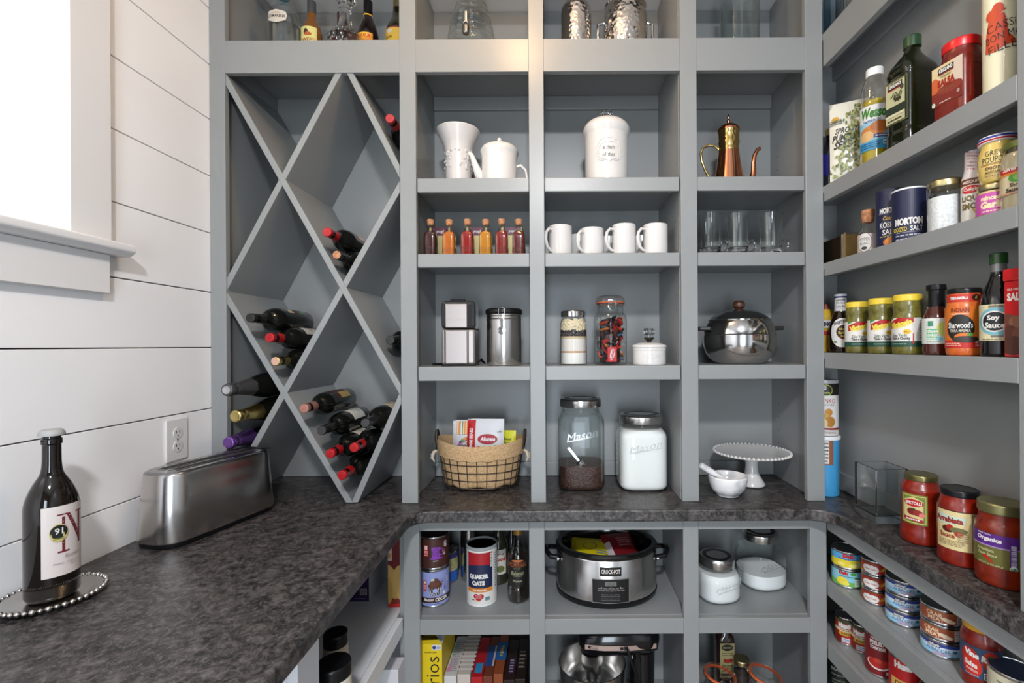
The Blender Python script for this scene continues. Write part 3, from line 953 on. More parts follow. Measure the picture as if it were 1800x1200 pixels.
MB().lathe(fil([(.0665, .107), (.060, .118, .01), (.02, .127, .01), (.001, .128)]), WHITEC, 40).build('lid', T)
MB().lathe(fil([(.0075, .122), (.0075, .146, .003), (.001, .148)]), WHITEC, 14).build('knob', T)
MB().tube([(-.052, 0, .018), (-.075, 0, .045), (-.088, 0, .075), (-.098, 0, .098), (-.108, 0, .104)], [.024, .015, .0105, .008, .0062], WHITEC, 14).build('spout', T)
MB().tube([(.058, 0, .062), (.075, 0, .066), (.092, 0, .052), (.097, 0, .028), (.088, 0, .004), (.060, 0, .004)], .0048, WHITEC, 10).build('handle', T)

T = thing('lidded_canister', 'tall white ceramic canister reading a dash of that with a glass knob', 'canister', pos(1066, 280, 1.68, zA))
T.scale = (1, 1, 1.2)
rC = .077
MB().lathe(fil([(.001, .001), (.075, 0, .004), (.0765, .008, .003), (.0745, .012, .002), (rC - .001, .05), (rC, .152, .004), (.080, .158, .002), (.082, .164, .004)]), WHITEC, 56).build('body', T)
MB().lathe(fil([(.081, .163), (.084, .172, .006), (.078, .185, .008), (.062, .197, .02), (.03, .203, .01), (.001, .204)]), WHITEC, 56).build('lid', T)
kb = MB()
for i in range(9):
    a = 2 * pi * i / 9; kb.ball((.016 * cos(a), .016 * sin(a), .221), .0095, RGLASS, 8)
kb.lathe([(.006, .203), (.006, .213), (.015, .216), (.015, .226), (.001, .228)], RGLASS, 16)
kb.build('glass_knob', T)
d = Dec(); TXT = (90, 85, 82)
d.text('a dash', 0, .100, .040, .0105, TXT, bold=.0); d.text('of that', 0, .080, .042, .0105, TXT, bold=.0)
wrap(d, T, rC + .0004, name='lettering')
e = MB()
for sx in (-1, 1):
    for pts_ in ([(.0, .126), (.012, .130), (.02, .122), (.03, .122), (.036, .112), (.043, .105), (.040, .092), (.044, .078), (.036, .068), (.025, .063), (.012, .066), (0, .060)], [(0, .118), (.02, .114), (.034, .104), (.035, .088), (.034, .074), (.02, .068), (0, .066)]):
        sm = []
        for i in range(len(pts_) - 1):
            for k in range(4):
                q = k / 4; sm.append((pts_[i][0] * (1 - q) + pts_[i + 1][0] * q, pts_[i][1] * (1 - q) + pts_[i + 1][1] * q))
        f_ = cyl_map(rC + .0002); e.tube([f_(sx * u, v, 0) for u, v in sm], .0012, WHITEC, 6)
e.build('embossed_frame', T)

COPPER = mat('polished_copper', (0.78, 0.33, 0.19), 0.12, 1.0)
BRASS = mat('polished_brass', (0.72, 0.52, 0.20), 0.15, 1.0)
T = thing('copper_coffee_pot', 'tall copper and brass coffee pot with curved spout', 'coffee pot', pos(1281, 280, 1.68, zA))
T.scale = (1, 1, 1.08)
MB().lathe(fil([(.001, .001), (.056, 0, .003), (.054, .008), (.040, .085), (.035, .122)]), COPPER, 16).build('body', T)
MB().lathe(fil([(.0352, .121), (.036, .124), (.035, .128), (.034, .135), (.0375, .150), (.0355, .155), (.0358, .182), (.038, .186, .002), (.038, .190)]), BRASS, 32).build('brass_collar', T)
MB().lathe(fil([(.0385, .188), (.038, .196, .006), (.026, .208, .012), (.006, .215), (.003, .218)]), COPPER, 32).build('lid', T)
MB().lathe(fil([(.003, .216), (.0075, .222, .003), (.003, .230, .002), (.0055, .236, .003), (.001, .245)]), COPPER, 14).build('finial', T)
MB().tube([(.040, 0, .018), (.062, 0, .022), (.082, 0, .032), (.088, 0, .055), (.088, 0, .085), (.092, 0, .110), (.102, 0, .128), (.112, 0, .133)], [.012, .0125, .012, .0095, .0080, .0072, .0066, .0060], COPPER, 14).build('spout', T)
hp = [(-.036, 0, .130), (-.052, 0, .142), (-.072, 0, .144), (-.091, 0, .136), (-.099, 0, .118), (-.096, 0, .092), (-.084, 0, .062), (-.068, 0, .034), (-.053, 0, .012)]
MB().tube(hp, .0042, BRASS, 10).build('handle', T)

# ---- shelf B : syrup bottles, tea boxes, mugs, glass mugs
zB = rows['B'][0]
cols = [((70, 22, 20), 'dark brown red', 757), ((222, 120, 25), 'bright orange', 790), ((170, 30, 22), 'deep red', 822), ((226, 150, 25), 'golden yellow', 854), ((150, 30, 26), 'ruby red', 882), ((110, 26, 24), 'maroon red', 912)]
for i, (c, nm, px) in enumerate(cols):
    ends = {0: 'leftmost of six', 5: 'rightmost of six'}.get(i, '%s from left of six' % ['', 'second', 'third', 'fourth', 'fifth'][i] if 0 < i < 5 else '')
    lm = mat('syrup', s2l(*[v * .85 for v in c]), .2, 0, .2, Emission_Strength=0.0)
    T = vessel('syrup_bottle', 'small square glass bottle of %s syrup, %s' % (nm, ends), 'bottle', pos(px, 420, 1.60 + .004 * (i % 2), zB),
               [(.001, .002), (.020, 0, .003), (.0215, .003), (.0215, .072, .012), (.0105, .092, .006), (.0105, .094), (.013, .097, .002), (.013, .102, .002), (.0105, .104), (.0105, .112)], glassy('bottle_glass_thin', (.9, .9, .88)), fill=(lm, .082), fd=.0012,
               caps=[('cork', [(.0100, .105), (.0118, .113), (.0118, .1245, .002), (.001, .1245)], CORK)], group='square syrup bottles on the shelf', sq=lambda z: 5 if z < .08 else 2, n=32)
    e = MB()
    for k in range(4): e.lathe([(.0216, .012 + k * .004), (.0226, .0135 + k * .004), (.0216, .015 + k * .004)], glassy('bottle_glass_thin', (.9, .9, .88)), 24, sq=5, cap=False)
    e.build('base_ribs', T)
for i, (px, t1, c1) in enumerate(((773, 'Sea Ro', (190, 45, 40)), (838, 'Ginger', (222, 150, 60)), (900, 'Ginger', (222, 150, 60)))):
    p = pos(px, 420, 1.72, zB); T = thing('tea_box', ['yellow tea box behind the two leftmost syrup bottles', 'yellow tea box behind the middle syrup bottles', 'yellow tea box behind the two rightmost syrup bottles'][i], 'tea box', p, 0, 'tea boxes behind the syrup bottles')
    MB().box(-.038, .038, 0, .07, 0, .128, ink(216, 196, 130)).build('carton', T, smooth=0, bevel=.0008)
    d = Dec(); d.rect(-.030, .098, .032, .128, (98, 30, 60)); d.ell(.001, .098, .031, .010, (98, 30, 60)); d.text('yogi', .001, .112, .030, .014, (235, 225, 220), shear=.2); d.text(t1, -.008 if i == 0 else 0, .072, .042, .012, (90, 60, 50)); d.lines(-.02, .02, .08, .088, 1, (140, 110, 90))
    d.ell(.0, .040, .018, .012, (235, 215, 160)); d.ell(.0, .043, .014, .008, c1); d.ell(-.014, .014, .020, .010, (240, 225, 190)); d.rect(-.038, 0, .038, .008, (150, 130, 110))
    d.build('print', T, flat_map((0, -.0001, 0), (1, 0, 0)))


def mug(label, px, Y, r, h, ang, group='white mugs on the shelf'):
    T = thing('coffee_mug', label, 'mug', pos(px, 420, Y, zB), ang, group)
    MB().lathe(fil([(.001, .002), (r * .9, 0, .002), (r, .004, .003), (r, h - .001, .001), (r - .002, h, .001), (r - .004, h - .002), (r - .004, .006, .003), (.001, .005)]), WHITEC, 44, cap=False).build('body', T)
    MB().tube([(-r * .96, 0, h * .84), (-r - .014, 0, h * .85), (-r - .026, 0, h * .72), (-r - .028, 0, h * .5), (-r - .022, 0, h * .28), (-r - .008, 0, h * .16), (-r * .96, 0, h * .15)], .0052, WHITEC, 10).build('handle', T)


mug('large white mug, leftmost of the front row of four', 985, 1.63, .0405, .106, R(44))
mug('shorter white mug, second from left in the front row', 1041, 1.64, .0405, .099, R(40))
mug('white mug third from left in the front row', 1097, 1.62, .0405, .106, R(22))
mug('white mug at the right end of the front row', 1152, 1.62, .0415, .106, R(22))
mug('white mug half hidden behind the two left front mugs', 1018, 1.76, .04, .104, R(-20))
mug('white mug half hidden behind the second and third front mugs', 1070, 1.77, .04, .098, R(160))
mug('white mug half hidden behind the third and fourth front mugs', 1128, 1.76, .04, .098, R(180))


def gmug(label, px, Y):
    T = thing('glass_mug', label, 'glass mug', pos(px, 420, Y, zB), 0, 'clear glass mugs')
    T.scale = (1, 1, 1.12)
    MB().lathe(fil([(.001, .012), (.024, .01), (.027, .0, .002), (.034, .004, .003), (.034, .02), (.034, .09, .02), (.038, .126), (.0368, .126), (.0318, .09, .02), (.0315, .022, .004), (.001, .020)]), RGLASS, 36, cap=False).build('body', T)
    MB().tube([(.033, 0, .012), (.046, 0, .010), (.058, 0, .022), (.060, 0, .036), (.050, 0, .047), (.038, 0, .044), (.034, 0, .035)], .0036, RGLASS, 8).build('handle', T)


gmug('clear glass mug, left of the front three', 1249, 1.62)
gmug('clear glass mug, middle of the front three', 1297, 1.62)
gmug('clear glass mug, right of the front three', 1355, 1.62)
gmug('clear glass mug half hidden behind the left front glass mug', 1238, 1.76)

# ---- shelf C
zC = rows['C'][0]
SATIN = mat('satin_pinkish_steel', (0.36, 0.315, 0.30), 0.34, 0.9)
DKCLR = mat('smoked_plastic', (0.02, 0.02, 0.022), 0.1, 0, .6)
T = thing('coffee_grinder', 'brushed metal block coffee grinder with smoked lid', 'coffee grinder', pos(809, 600, 1.655, zC), R(3))
MB().box(-.056, .058, -.05, .055, .004, .125, SATIN).build('body', T, smooth=0, bevel=.008)
MB().box(-.0555, .0575, -.0495, .0545, 0, .005, BLACKP).build('base', T, smooth=0, bevel=.001)
MB().box(-.057, .059, -.051, .056, .126, .222, DKCLR).build('smoked_lid', T, smooth=0, bevel=.012)
MB().box(-.042, .032, -.0555, -.050, .130, .212, SATIN).build('front_plate', T, smooth=0, bevel=.003)
MB().box(-.042, .032, -.0545, -.049, .008, .121, SATIN).build('front_plate', T, smooth=0, bevel=.003)
MB().box(-.046, -.043, -.0512, -.05, .004, .125, BLACKP).box(.033, .036, -.0512, -.05, .004, .125, BLACKP).build('seams', T, smooth=0)
MB().box(-.03, .022, -.03, .03, .222, .229, BLACKP).build('top_button', T, smooth=0, bevel=.003)
d = Dec(); d.text('Cuisinart', -.005, .160, .050, .009, (200, 190, 188)); d.build('lettering', T, flat_map((0, -.0556, 0), (1, 0, 0)))
MB().tube([(-.05, .02, .006), (-.075, .03, .005), (-.10, .02, .005), (-.085, -.01, .005), (-.062, -.02, .006)], .0035, BLACKP).tube([(.058, .03, .01), (.070, .04, .02), (.078, .05, .008), (.066, .055, .014), (.075, .035, .01), (.08, .05, .006)], .0035, BLACKP).build('cord', T)

T = thing('clasp_canister', 'brushed steel canister with black lid and wire clasp', 'canister', pos(886, 600, 1.655, zC))
MB().lathe(fil([(.001, 0), (.058, 0, .002), (.060, .004), (.060, .176)]), STEEL, 48).build('body', T)
for z in (.160, .170): MB().lathe(fil([(.060, z - .002), (.0615, z), (.060, z + .002)]), STEEL, 48, cap=False).build('rib', T)
MB().lathe(fil([(.0615, .177), (.064, .180, .002), (.064, .192, .003), (.060, .196, .003), (.001, .197)]), BLACKP, 48).build('lid', T)
MB().tube([(-.010, -.066, .192), (-.011, -.069, .165), (-.004, -.070, .150), (.004, -.070, .150), (.011, -.069, .165), (.010, -.066, .192), (0, -.066, .198)], .0014, CHROME, 6, closed=True).build('clasp_wire', T)
MB().box(-.004, .004, -.069, -.061, .128, .160, CHROME).build('clasp_lever', T, smooth=0, bevel=.001)
MB().lathe([(.001, 0), (.013, 0), (.014, .002), (.013, .004), (.001, .005)], CHROME, 24, M=Matrix.Translation((0, -.0615, .120)) @ Matrix.Rotation(pi / 2, 4, 'X')).build('date_dial', T)

# layered cookie-mix jar
T = thing('layered_mix_jar', 'glass jar of layered cookie mix with a silver screw lid', 'jar', pos(1008, 600, 1.66, zC))
T.scale = (1, 1, 1.055)
prj = fil([(.001, .002), (.044, 0, .004), (.047, .006, .004), (.047, .136, .016), (.040, .155, .004), (.040, .168)])
MB().lathe(prj, GLASS2, 40, cap=False).build('glass', T)
FLOUR = mat('white_flour', (.80, .77, .74), .9)
lay = [(.004, .040, FLOUR), (.040, .046, mat('brown_sugar', s2l(190, 150, 110), .9)), (.046, .086, mat('flour_layer', (.76, .70, .66), .9)), (.086, .094, mat('oat_flakes', s2l(205, 185, 150), .9))]
for z0, z1, m in lay: MB().lathe([(.0445, z0), (.0445, z1)], m, 40).build('mix_layer', T)
e = MB(); rd = random.Random(2); CH = mat('dark_chocolate_chip', (.025, .010, .010), .4)
e.lathe([(.040, .094), (.040, .116)], CH, 32)
for i in range(260):
    a = rd.uniform(0, 2 * pi); e.ball((.0415 * cos(a), .0415 * sin(a), rd.uniform(.095, .114)), .0036, CH, 6)
e.build('chocolate_chips', T, kind='stuff')
e = MB(); WH = mat('white_chip', s2l(225, 208, 175), .6)
e.lathe([(.038, .116), (.038, .146)], WH, 32)
for i in range(220):
    a = rd.uniform(0, 2 * pi); z = rd.uniform(.115, .150); e.ball(((.0395 if z < .14 else .034) * cos(a), (.0395 if z < .14 else .034) * sin(a), z), .0055, WH, 7)
e.build('white_chips', T, kind='stuff')
MB().lathe(fil([(.0425, .158), (.0435, .162), (.0435, .175, .002), (.0415, .178, .002), (.001, .178)]), CHROME, 56, wob=lambda t, z: 1 + .006 * (int(t * 28 / pi) % 2 if z < .176 else 0)).build('lid', T)

# candy jar
T = thing('candy_jar', 'clip-top glass jar full of red and dark wrapped sweets', 'jar', pos(1073, 600, 1.665, zC))
MB().lathe(fil([(.001, .003), (.055, 0, .004), (.058, .006, .004), (.058, .165, .012), (.050, .178, .004), (.045, .182), (.045, .205), (.050, .208, .002), (.050, .214)]), GLASS2, 44, cap=False).build('glass', T)
MB().lathe(fil([(.0505, .2145), (.0505, .218)]), ORANGE, 40).build('rubber_seal', T)
MB().lathe(fil([(.051, .218), (.051, .228, .006), (.042, .240, .01), (.001, .243)]), GLASS2, 40, cap=False).build('glass_lid', T)
MB().tube([(-.012, -.052, .222), (-.013, -.057, .200), (-.006, -.058, .186), (.006, -.058, .186), (.013, -.057, .200), (.012, -.052, .222)], .0014, CHROME, 6, closed=True).tube([(-.010, -.055, .214), (.010, -.055, .214)], .0014, CHROME, 6).tube(ring_pts(.0515, .210), .0012, CHROME, 5, closed=True).build('wire_clip', T)
rd = random.Random(11)
MB().lathe(fil([(.001, .008), (.036, .008, .004), (.037, .155, .01), (.001, .165)]), noise_mat('packed_sweets', (.012, .008, .008), (.10, .02, .015), 55, .25, 1.0, 70), 28).build('packed_sweets', T, kind='stuff')
cc = [(190, 30, 28), (25, 18, 20), (28, 20, 22), (40, 30, 28), (205, 60, 30), (170, 25, 25), (22, 18, 20), (210, 120, 40), (30, 24, 30), (22, 18, 20), (30, 22, 22), (50, 90, 120)]
for i in range(58):
    a = rd.uniform(-2.6, -0.5) if i < 44 else rd.uniform(0, 2 * pi); rr = rd.uniform(.034, .040); z = .015 + .145 * (i * .618 % 1)
    L_, W_, H_ = rd.uniform(.014, .020), rd.uniform(.008, .011), .004
    Mx = Matrix.Translation((rr * cos(a), rr * sin(a), z)) @ Matrix.Rotation(a + pi / 2, 4, 'Z') @ Matrix.Rotation(rd.uniform(-1.2, 1.2), 4, 'Y') @ Matrix.Rotation(rd.uniform(-.3, .3), 4, 'X')
    m = mat('wrapper', s2l(*cc[i % len(cc)]), .25, .2)
    e = MB().lathe([(.0005, -L_), (.55, -L_ * .98), (.45, -L_ * .8), (.95, -L_ * .7), (1, 0), (.95, L_ * .7), (.45, L_ * .8), (.55, L_ * .98), (.0005, L_)], m, 8, M=Mx @ Matrix.Rotation(pi / 2, 4, 'Y') @ Matrix.Diagonal((H_, W_, 1, 1)))
    o = e.build('wrapped_sweet', T, smooth=50)
e = MB().box(-.016, .016, -.0585 + .006, -.0585 + .011, .010, .062, ink(200, 28, 30), M=Matrix.Rotation(R(0), 4, 'Z'))
o = e.build('sweet_bar', T, bevel=.002)
d = Dec(); d.ell(0, .036, .0075, .019, (235, 230, 228), rot=-.2); d.text('KitKat', 0, .036, .030, .010, (200, 28, 30), bold=.05, rot=1.4); d.build('bar_print', T, flat_map((0, -.0526, 0), (1, 0, 0)))
MB().box(-.058, .058, .0, .0, 0, 0, GLS) if False else None

# sugar bowl
T = thing('sugar_bowl', 'squat white ceramic sugar bowl with clear glass knob on its lid', 'sugar bowl', pos(1141, 600, 1.62, zC))
T.scale = (1, 1, 1.1)
MB().lathe(fil([(.001, .002), (.054, 0, .004), (.056, .006, .004), (.056, .044, .002), (.057, .047, .001), (.057, .052)]), WHITEC, 48).build('body', T)
MB().lathe(fil([(.057, .0525), (.059, .056, .002), (.058, .061, .003), (.040, .068, .01), (.001, .071)]), WHITEC, 48).build('lid', T)
MB().lathe(fil([(.006, .069), (.008, .074, .002), (.017, .082, .002), (.017, .085), (.001, .086)]), mat('dark_bronze', (.06, .05, .045), .4, 1), 24).build('knob_base', T)
e = MB()
for i in range(8):
    a = 2 * pi * i / 8; e.ball((.013 * cos(a), .013 * sin(a), .103), .0085, RGLASS, 8, (1, 1, 1.35))
e.lathe([(.005, .086), (.005, .094), (.012, .098), (.012, .110), (.001, .112)], RGLASS, 16)
e.build('glass_knob', T)
d = Dec(); d.rect(-.036, .012, .036, .040, mat('white_glazed_ceramic', (0.68, 0.66, 0.64), 0.18, 0, 0.5)); d.text('SUGAR', 0, .026, .062, .016, mat('embossed_ceramic', (.56, .54, .52), .2, 0, .5), bold=-.01); wrap(d, T, .0568, name='embossed_word')

# penguin style ice bucket (round polished steel)
T = thing('round_ice_bucket', 'round polished steel ice bucket with wooden knob and side handles', 'ice bucket', pos(1299, 600, 1.70, zC))
SE = lambda z: .1245 * (1 - (abs(z - .088) / .108) ** 2.3) ** (1 / 2.3)
MB().lathe([(.001, .004), (.05, .0005)] + [(SE(.001 + .099 * i / 22), .001 + .099 * i / 22) for i in range(23)], mat("bucket_steel", (.60, .59, .58), .13, 1), 64).build('body', T)
MB().lathe([(SE(.1), .100), (.1258, .102)] + [(SE(.104 + .049 * i / 12), .104 + .049 * i / 12) for i in range(13)] + [(SE(.153) + .003, .155), (SE(.153), .157)], mat('bucket_steel', (.60, .59, .58), .13, 1), 64, cap=False).build('upper_body', T)
MB().lathe(fil([(SE(.153) - .001, .156), (.092, .168, .02), (.066, .184, .03), (.03, .192, .01), (.012, .193)]), mat('bucket_lid_steel', (.42, .42, .43), .2, 1), 64).build('lid', T)
WOOD = noise_mat('brown_turned_wood', s2l(96, 60, 42), s2l(60, 36, 26), 30, .4, stretch=(1, 1, 6))
MB().lathe(fil([(.010, .192), (.014, .197, .003), (.021, .203, .006), (.022, .213, .006), (.016, .225, .006), (.001, .227)]), WOOD, 24).build('wooden_knob', T)
for s_ in (-1, 1):
    MB().prism([(s_ * .108, -.035), (s_ * .150, -.028), (s_ * .158, 0), (s_ * .150, .028), (s_ * .108, .035)][::s_], .118, .132, mat('dark_handle', (.03, .025, .025), .4)).build('handle', T, smooth=0, bevel=.004)

# ---- counter, back bays
zc = ZC
BURLAP = noise_mat('burlap_cloth', s2l(205, 172, 130), s2l(170, 136, 96), 260, .9, .8, 420)
WIRE = mat('dark_brown_wire', (.05, .035, .028), .5, .6)
T = thing('wire_basket', 'oval wire basket lined with burlap holding sweet packets', 'basket', pos(846, 820, 1.745, zc))
T.scale = (1.06, 1.06, 1.09)
def bas(z): return .118 + .026 * min(z / .13, 1), .080 + .02 * min(z / .13, 1)
prb = [(0.90, .010), (.97, .018), (1.0, .03), (1.045, .06), (1.10, .09), (1.14, .112)]
ln = MB(); rd = random.Random(3)
NN = 64; base_a, base_b = .125, .085
rings = []
for k, (f_, z) in enumerate([(.01, .010)] + prb):
    rings.append([(f_ * base_a * cos(2 * pi * i / NN) * (1 + (.015 * sin(9 * 2 * pi * i / NN + k)) * (k > 1)), f_ * base_b * sin(2 * pi * i / NN) * (1 + .015 * sin(11 * 2 * pi * i / NN + k) * (k > 1)), z + (.004 * sin(7 * 2 * pi * i / NN) if k < 3 else 0)) for i in range(NN)])
vs = [v for r_ in rings for v in r_]
ln.add(vs, [(j * NN + i, j * NN + (i + 1) % NN, (j + 1) * NN + (i + 1) % NN, (j + 1) * NN + i) for j in range(len(rings) - 1) for i in range(NN)], BURLAP)
ln.build('burlap_liner', T, smooth=80)
cf = MB(); rr = []
for k, (f_, z) in enumerate(((1.14, .112), (1.15, .145), (1.19, .150), (1.215, .140), (1.20, .118), (1.185, .103))):
    rr.append([(f_ * base_a * cos(2 * pi * i / NN), f_ * base_b * sin(2 * pi * i / NN), z + .018 * cos(2 * pi * i / NN) ** 2 * (1 if k < 4 else .6) + (.002 * sin(i * 1.7) if k == 5 else 0)) for i in range(NN)])
vs = [v for r_ in rr for v in r_]
cf.add(vs, [(j * NN + i, j * NN + (i + 1) % NN, (j + 1) * NN + (i + 1) % NN, (j + 1) * NN + i) for j in range(len(rr) - 1) for i in range(NN)], BURLAP)
cf.build('burlap_cuff', T, smooth=80)
for z in (.012, .037, .062, .088): MB().tube([(base_a * (1.015 + 1.25 * (z - .01)) * cos(2 * pi * i / 48), base_b * (1.015 + 1.25 * (z - .01)) * sin(2 * pi * i / 48), z) for i in range(48)], .0016, WIRE, 6, closed=True).build('hoop_wire', T)
for i in range(26):
    a = 2 * pi * (i + .5) / 26
    MB().tube([(base_a * (.985 if z < .01 else 1.02 + 1.25 * (z - .01)) * cos(a), base_b * (.985 if z < .01 else 1.02 + 1.25 * (z - .01)) * sin(a), z) for z in (.006, .012, .04, .08, .115)], .0014, WIRE, 5).build('upright_wire', T)
for s_ in (-1, 1):
    MB().tube([(s_ * .146, -.022, .128), (s_ * .152, -.020, .165), (s_ * .153, -.008, .186), (s_ * .153, .008, .186), (s_ * .152, .020, .165), (s_ * .146, .022, .128)], .0052, WIRE, 8).build('loop_handle', T)
    MB().tube([(s_ * .146, -.01, .125), (s_ * .160, -.02, .118), (s_ * .165, -.02, .100), (s_ * .158, -.018, .085)], [.004, .006, .005, .002], mat('rope', s2l(205, 190, 170), .9), 6).tube([(s_ * .150, -.012, .122), (s_ * .168, -.014, .110), (s_ * .170, -.016, .094)], [.003, .004, .002], mat('rope', s2l(205, 190, 170), .9), 6).build('rope_tie', T)
SPK = Vector(T.location) + Vector((0, -.01, 0))


def pouch(label, dx, dy, z, w_, h_, th, m, decf, rz=0, rx=-.1, name='sweet_packet', cat='packet', base=None, group=None, puff=.35):
    b0 = (SPK + Vector((dx, dy, z))) if base is None else Vector(base)
    T = thing(name, label, cat, b0, rz, group)
    nx, nz = 10, 12; vs = []; fs = []
    Rx = Matrix.Rotation(rx, 3, 'X')
    def pt(u, v, side):
        k = max(0, (1 - (2 * u - 1) ** 4)) * max(0, sin(pi * min(max(v * 1.05, 0), 1))) ** .5
        return Rx @ Vector(((u - .5) * w_, side * th * k, v * h_))
    for side in (-1, 1):
        for j in range(nz + 1):
            for i in range(nx + 1): vs.append(pt(i / nx, j / nz, side))
    o = (nx + 1) * (nz + 1)
    for j in range(nz):
        for i in range(nx):
            a = j * (nx + 1) + i
            fs.append((a, a + 1, a + nx + 2, a + nx + 1)); fs.append((o + a, o + a + nx + 1, o + a + nx + 2, o + a + 1))
    MB().add(vs, fs, m).build('pouch', T, smooth=80)
    d = Dec(); decf(d, w_, h_)

    def fm(u, v, off):
        uu = min(max(u / w_ + .5, 0), 1); vv = min(max(v / h_, 0), 1)
        p = pt(uu, vv, -1); return p + Rx @ Vector((0, -off * 2.5 - .0004, 0))
    # subdivide for the bulge both ways
    mb = MB()
    for vs_, fs_, c, lay in d.sh:
        bm = bmesh.new(); bv = [bm.verts.new((x, y, 0)) for x, y in vs_]
        for f in fs_:
            try: bm.faces.new([bv[i] for i in f])
            except ValueError: pass
        for ax_, cnt, tot in ((0, nx, w_), (1, nz, h_)):
            for k in range(1, cnt):
                q = tot * k / cnt - (w_ / 2 if ax_ == 0 else 0)
                lo = min(v[ax_] for v in vs_); hi = max(v[ax_] for v in vs_)
                if lo < q < hi:
                    bmesh.ops.bisect_plane(bm, geom=bm.verts[:] + bm.edges[:] + bm.faces[:], plane_co=(q, 0, 0) if ax_ == 0 else (0, q, 0), plane_no=(1, 0, 0) if ax_ == 0 else (0, 1, 0), dist=1e-7)
        bm.verts.index_update()
        mb.add([fm(v.co.x, v.co.y, .0003 + (lay if lay < 10 else 10 + (lay - 10) * .02) * .00015) for v in bm.verts], [tuple(v.index for v in f.verts) for f in bm.faces], c if isinstance(c, bpy.types.Material) else ink(*c)); bm.free()
    mb.build('print', T, smooth=0)
    return T


PK = [(220, 60, 60), (240, 150, 50), (110, 170, 60), (90, 60, 130), (200, 120, 190), (60, 120, 180), (230, 210, 70)]


def dk1(d, w_, h_):
    rd = random.Random(5); u = -w_ / 2
    while u < w_ / 2 - .001:
        s_ = rd.uniform(.002, .006); d.rect(u, h_ - .052, min(u + s_, w_ / 2), h_ - .004, PK[rd.randrange(7)] if rd.random() < .7 else (235, 232, 230)); u += s_
    for i in range(14):
        a = pi * i / 13; d.ell(.006 + .040 * cos(a), h_ - .105 + .040 * sin(a), .0045, .0075, PK[i % 7], 6, rot=a)
    for i in range(26): a = pi * i / 25; d.ell(.006 + .033 * cos(a), h_ - .105 + .033 * sin(a), .0015, .003, PK[(i * 3) % 7], 6, rot=a)
    d.text('Gumdrops', .006, h_ - .099, .04, .008, (70, 50, 110)); d.ell(.006, h_ - .083, .010, .004, (210, 140, 60)); d.lines(-.02, .03, h_ - .094, h_ - .088, 1, (110, 100, 120))


def dk2(d, w_, h_):
    d.rect(-w_ / 2, 0, -w_ / 2 + .032, h_ - .004, (200, 26, 30)); d.text('GUMMI BEARS', -w_ / 2 + .016, h_ * .56, .085, .014, (240, 230, 230), rot=pi / 2, bold=.04)
    d.ell(.010, h_ - .072, .036, .018, (170, 22, 40), 24); d.text('Albanese', .011, h_ - .071, .054, .016, (240, 235, 238), shear=.3, bold=.03); d.text('USA', .052, h_ - .045, .016, .007, (80, 80, 80), bold=0)
    for i, c in enumerate(((225, 120, 50), (235, 215, 140), (200, 40, 60), (120, 180, 70))): d.ell(-.022 + i * .02, h_ - .106 + .004 * (i % 2), .008, .010, c, 8)


pouch('white sweet packet with bright coloured stripes at the top, left in the wire basket', -.052, .014, .075, .108, .165, .012, ink(225, 222, 225), dk1, rz=R(2))
pouch('white sweet packet with red side band and red oval logo, right in the basket', .020, -.028, .078, .135, .172, .014, ink(222, 222, 226), dk2, rz=R(-4))
pouch('small bright yellow packet at the right edge of the wire basket', .100, .0, .078, .055, .125, .010, ink(225, 222, 40), lambda d, w_, h_: (d.text('Sour', 0, h_ - .03, .03, .01, (40, 60, 30)), d.text('Drops', 0, h_ - .045, .03, .01, (40, 60, 30))), rz=R(-12))

COFFEE = noise_mat('coffee_beans', (.018, .007, .005), (.09, .035, .022), 160, .35, 1.0, 200)


def mason(label, loc, r, h, fill, lidm=None, hn=None, lid=.9, txt=True, extra=None, tx=.6, rz=0, group='mason jars', sq=4.2, ztext=.55, chrome=STEEL):
    T = thing('mason_jar', label, 'jar', loc, rz, group)
    nk = h - (hn or .045)
    prof = fil([(.001, .004), (r * .86, 0, .006), (r, .012, .014), (r, nk - .02, .02), (r * .86, nk, .01), (r * .80, nk + .006), (r * .80, h - .018)])
    sqf = lambda z: sq if z < nk - .012 else 2 + (sq - 2) * max(0, (nk + .004 - z) / .016) if z < nk + .004 else 2
    MB().lathe(prof, GLASS2, 64, sqf, cap=False).build('glass', T)
    if fill: MB().lathe([(a * .992, b) for a, b in inset(prof, .003, fill[1], .005)], fill[0], 64, sqf).build('contents', T)
    rl = r * lid
    MB().lathe(fil([(rl * .99, h - .030), (rl, h - .028), (rl, h - .006, .003), (rl * .93, h, .002)]), chrome, 48).build('lid_band', T)
    MB().lathe(fil([(rl * .93, h - .0005), (rl * .6, h + .001), (rl * .55, h - .003, .002), (.001, h - .003)]), lidm or BLACKP, 48, cap=False).build('lid_top', T)
    if txt:
        d = Dec(); d.text('Mason', 0, h * ztext, r * 1.35, h * .085, RGL_T, shear=.35, bold=.0, rot=.22); d.poly([(-r * .55, h * ztext - .024), (r * .7, h * ztext - .004), (r * .7, h * ztext - .0015), (-r * .55, h * ztext - .020)], RGL_T)
        d.build('embossed_word', T, flat_map((0, -r - .0004, 0), (1, 0, 0)))
        e = MB()
        for k in range(9): e.box(-r - .0008, -r + .001, -r * .35, -r * .05, h * (.16 + .065 * k), h * (.16 + .065 * k) + .0016, GLASS2)
        e.build('measure_marks', T, smooth=0)
    if extra: extra(T)
    return T


RGL_T = glassy('raised_glass_lettering', (.86, .88, .88), .1, base=.24)


def scoop(T):
    Mx = Matrix.Translation((.0, -.03, .085)) @ Matrix.Rotation(R(-38), 4, 'Y')
    MB().lathe(fil([(.001, -.018), (.012, -.016, .004), (.014, .0), (.0145, .012)]), CHROME, 20, M=Mx, cap=False).box(-.004, .004, -.001, .001, .01, .075, CHROME, M=Mx).build('steel_scoop', T)


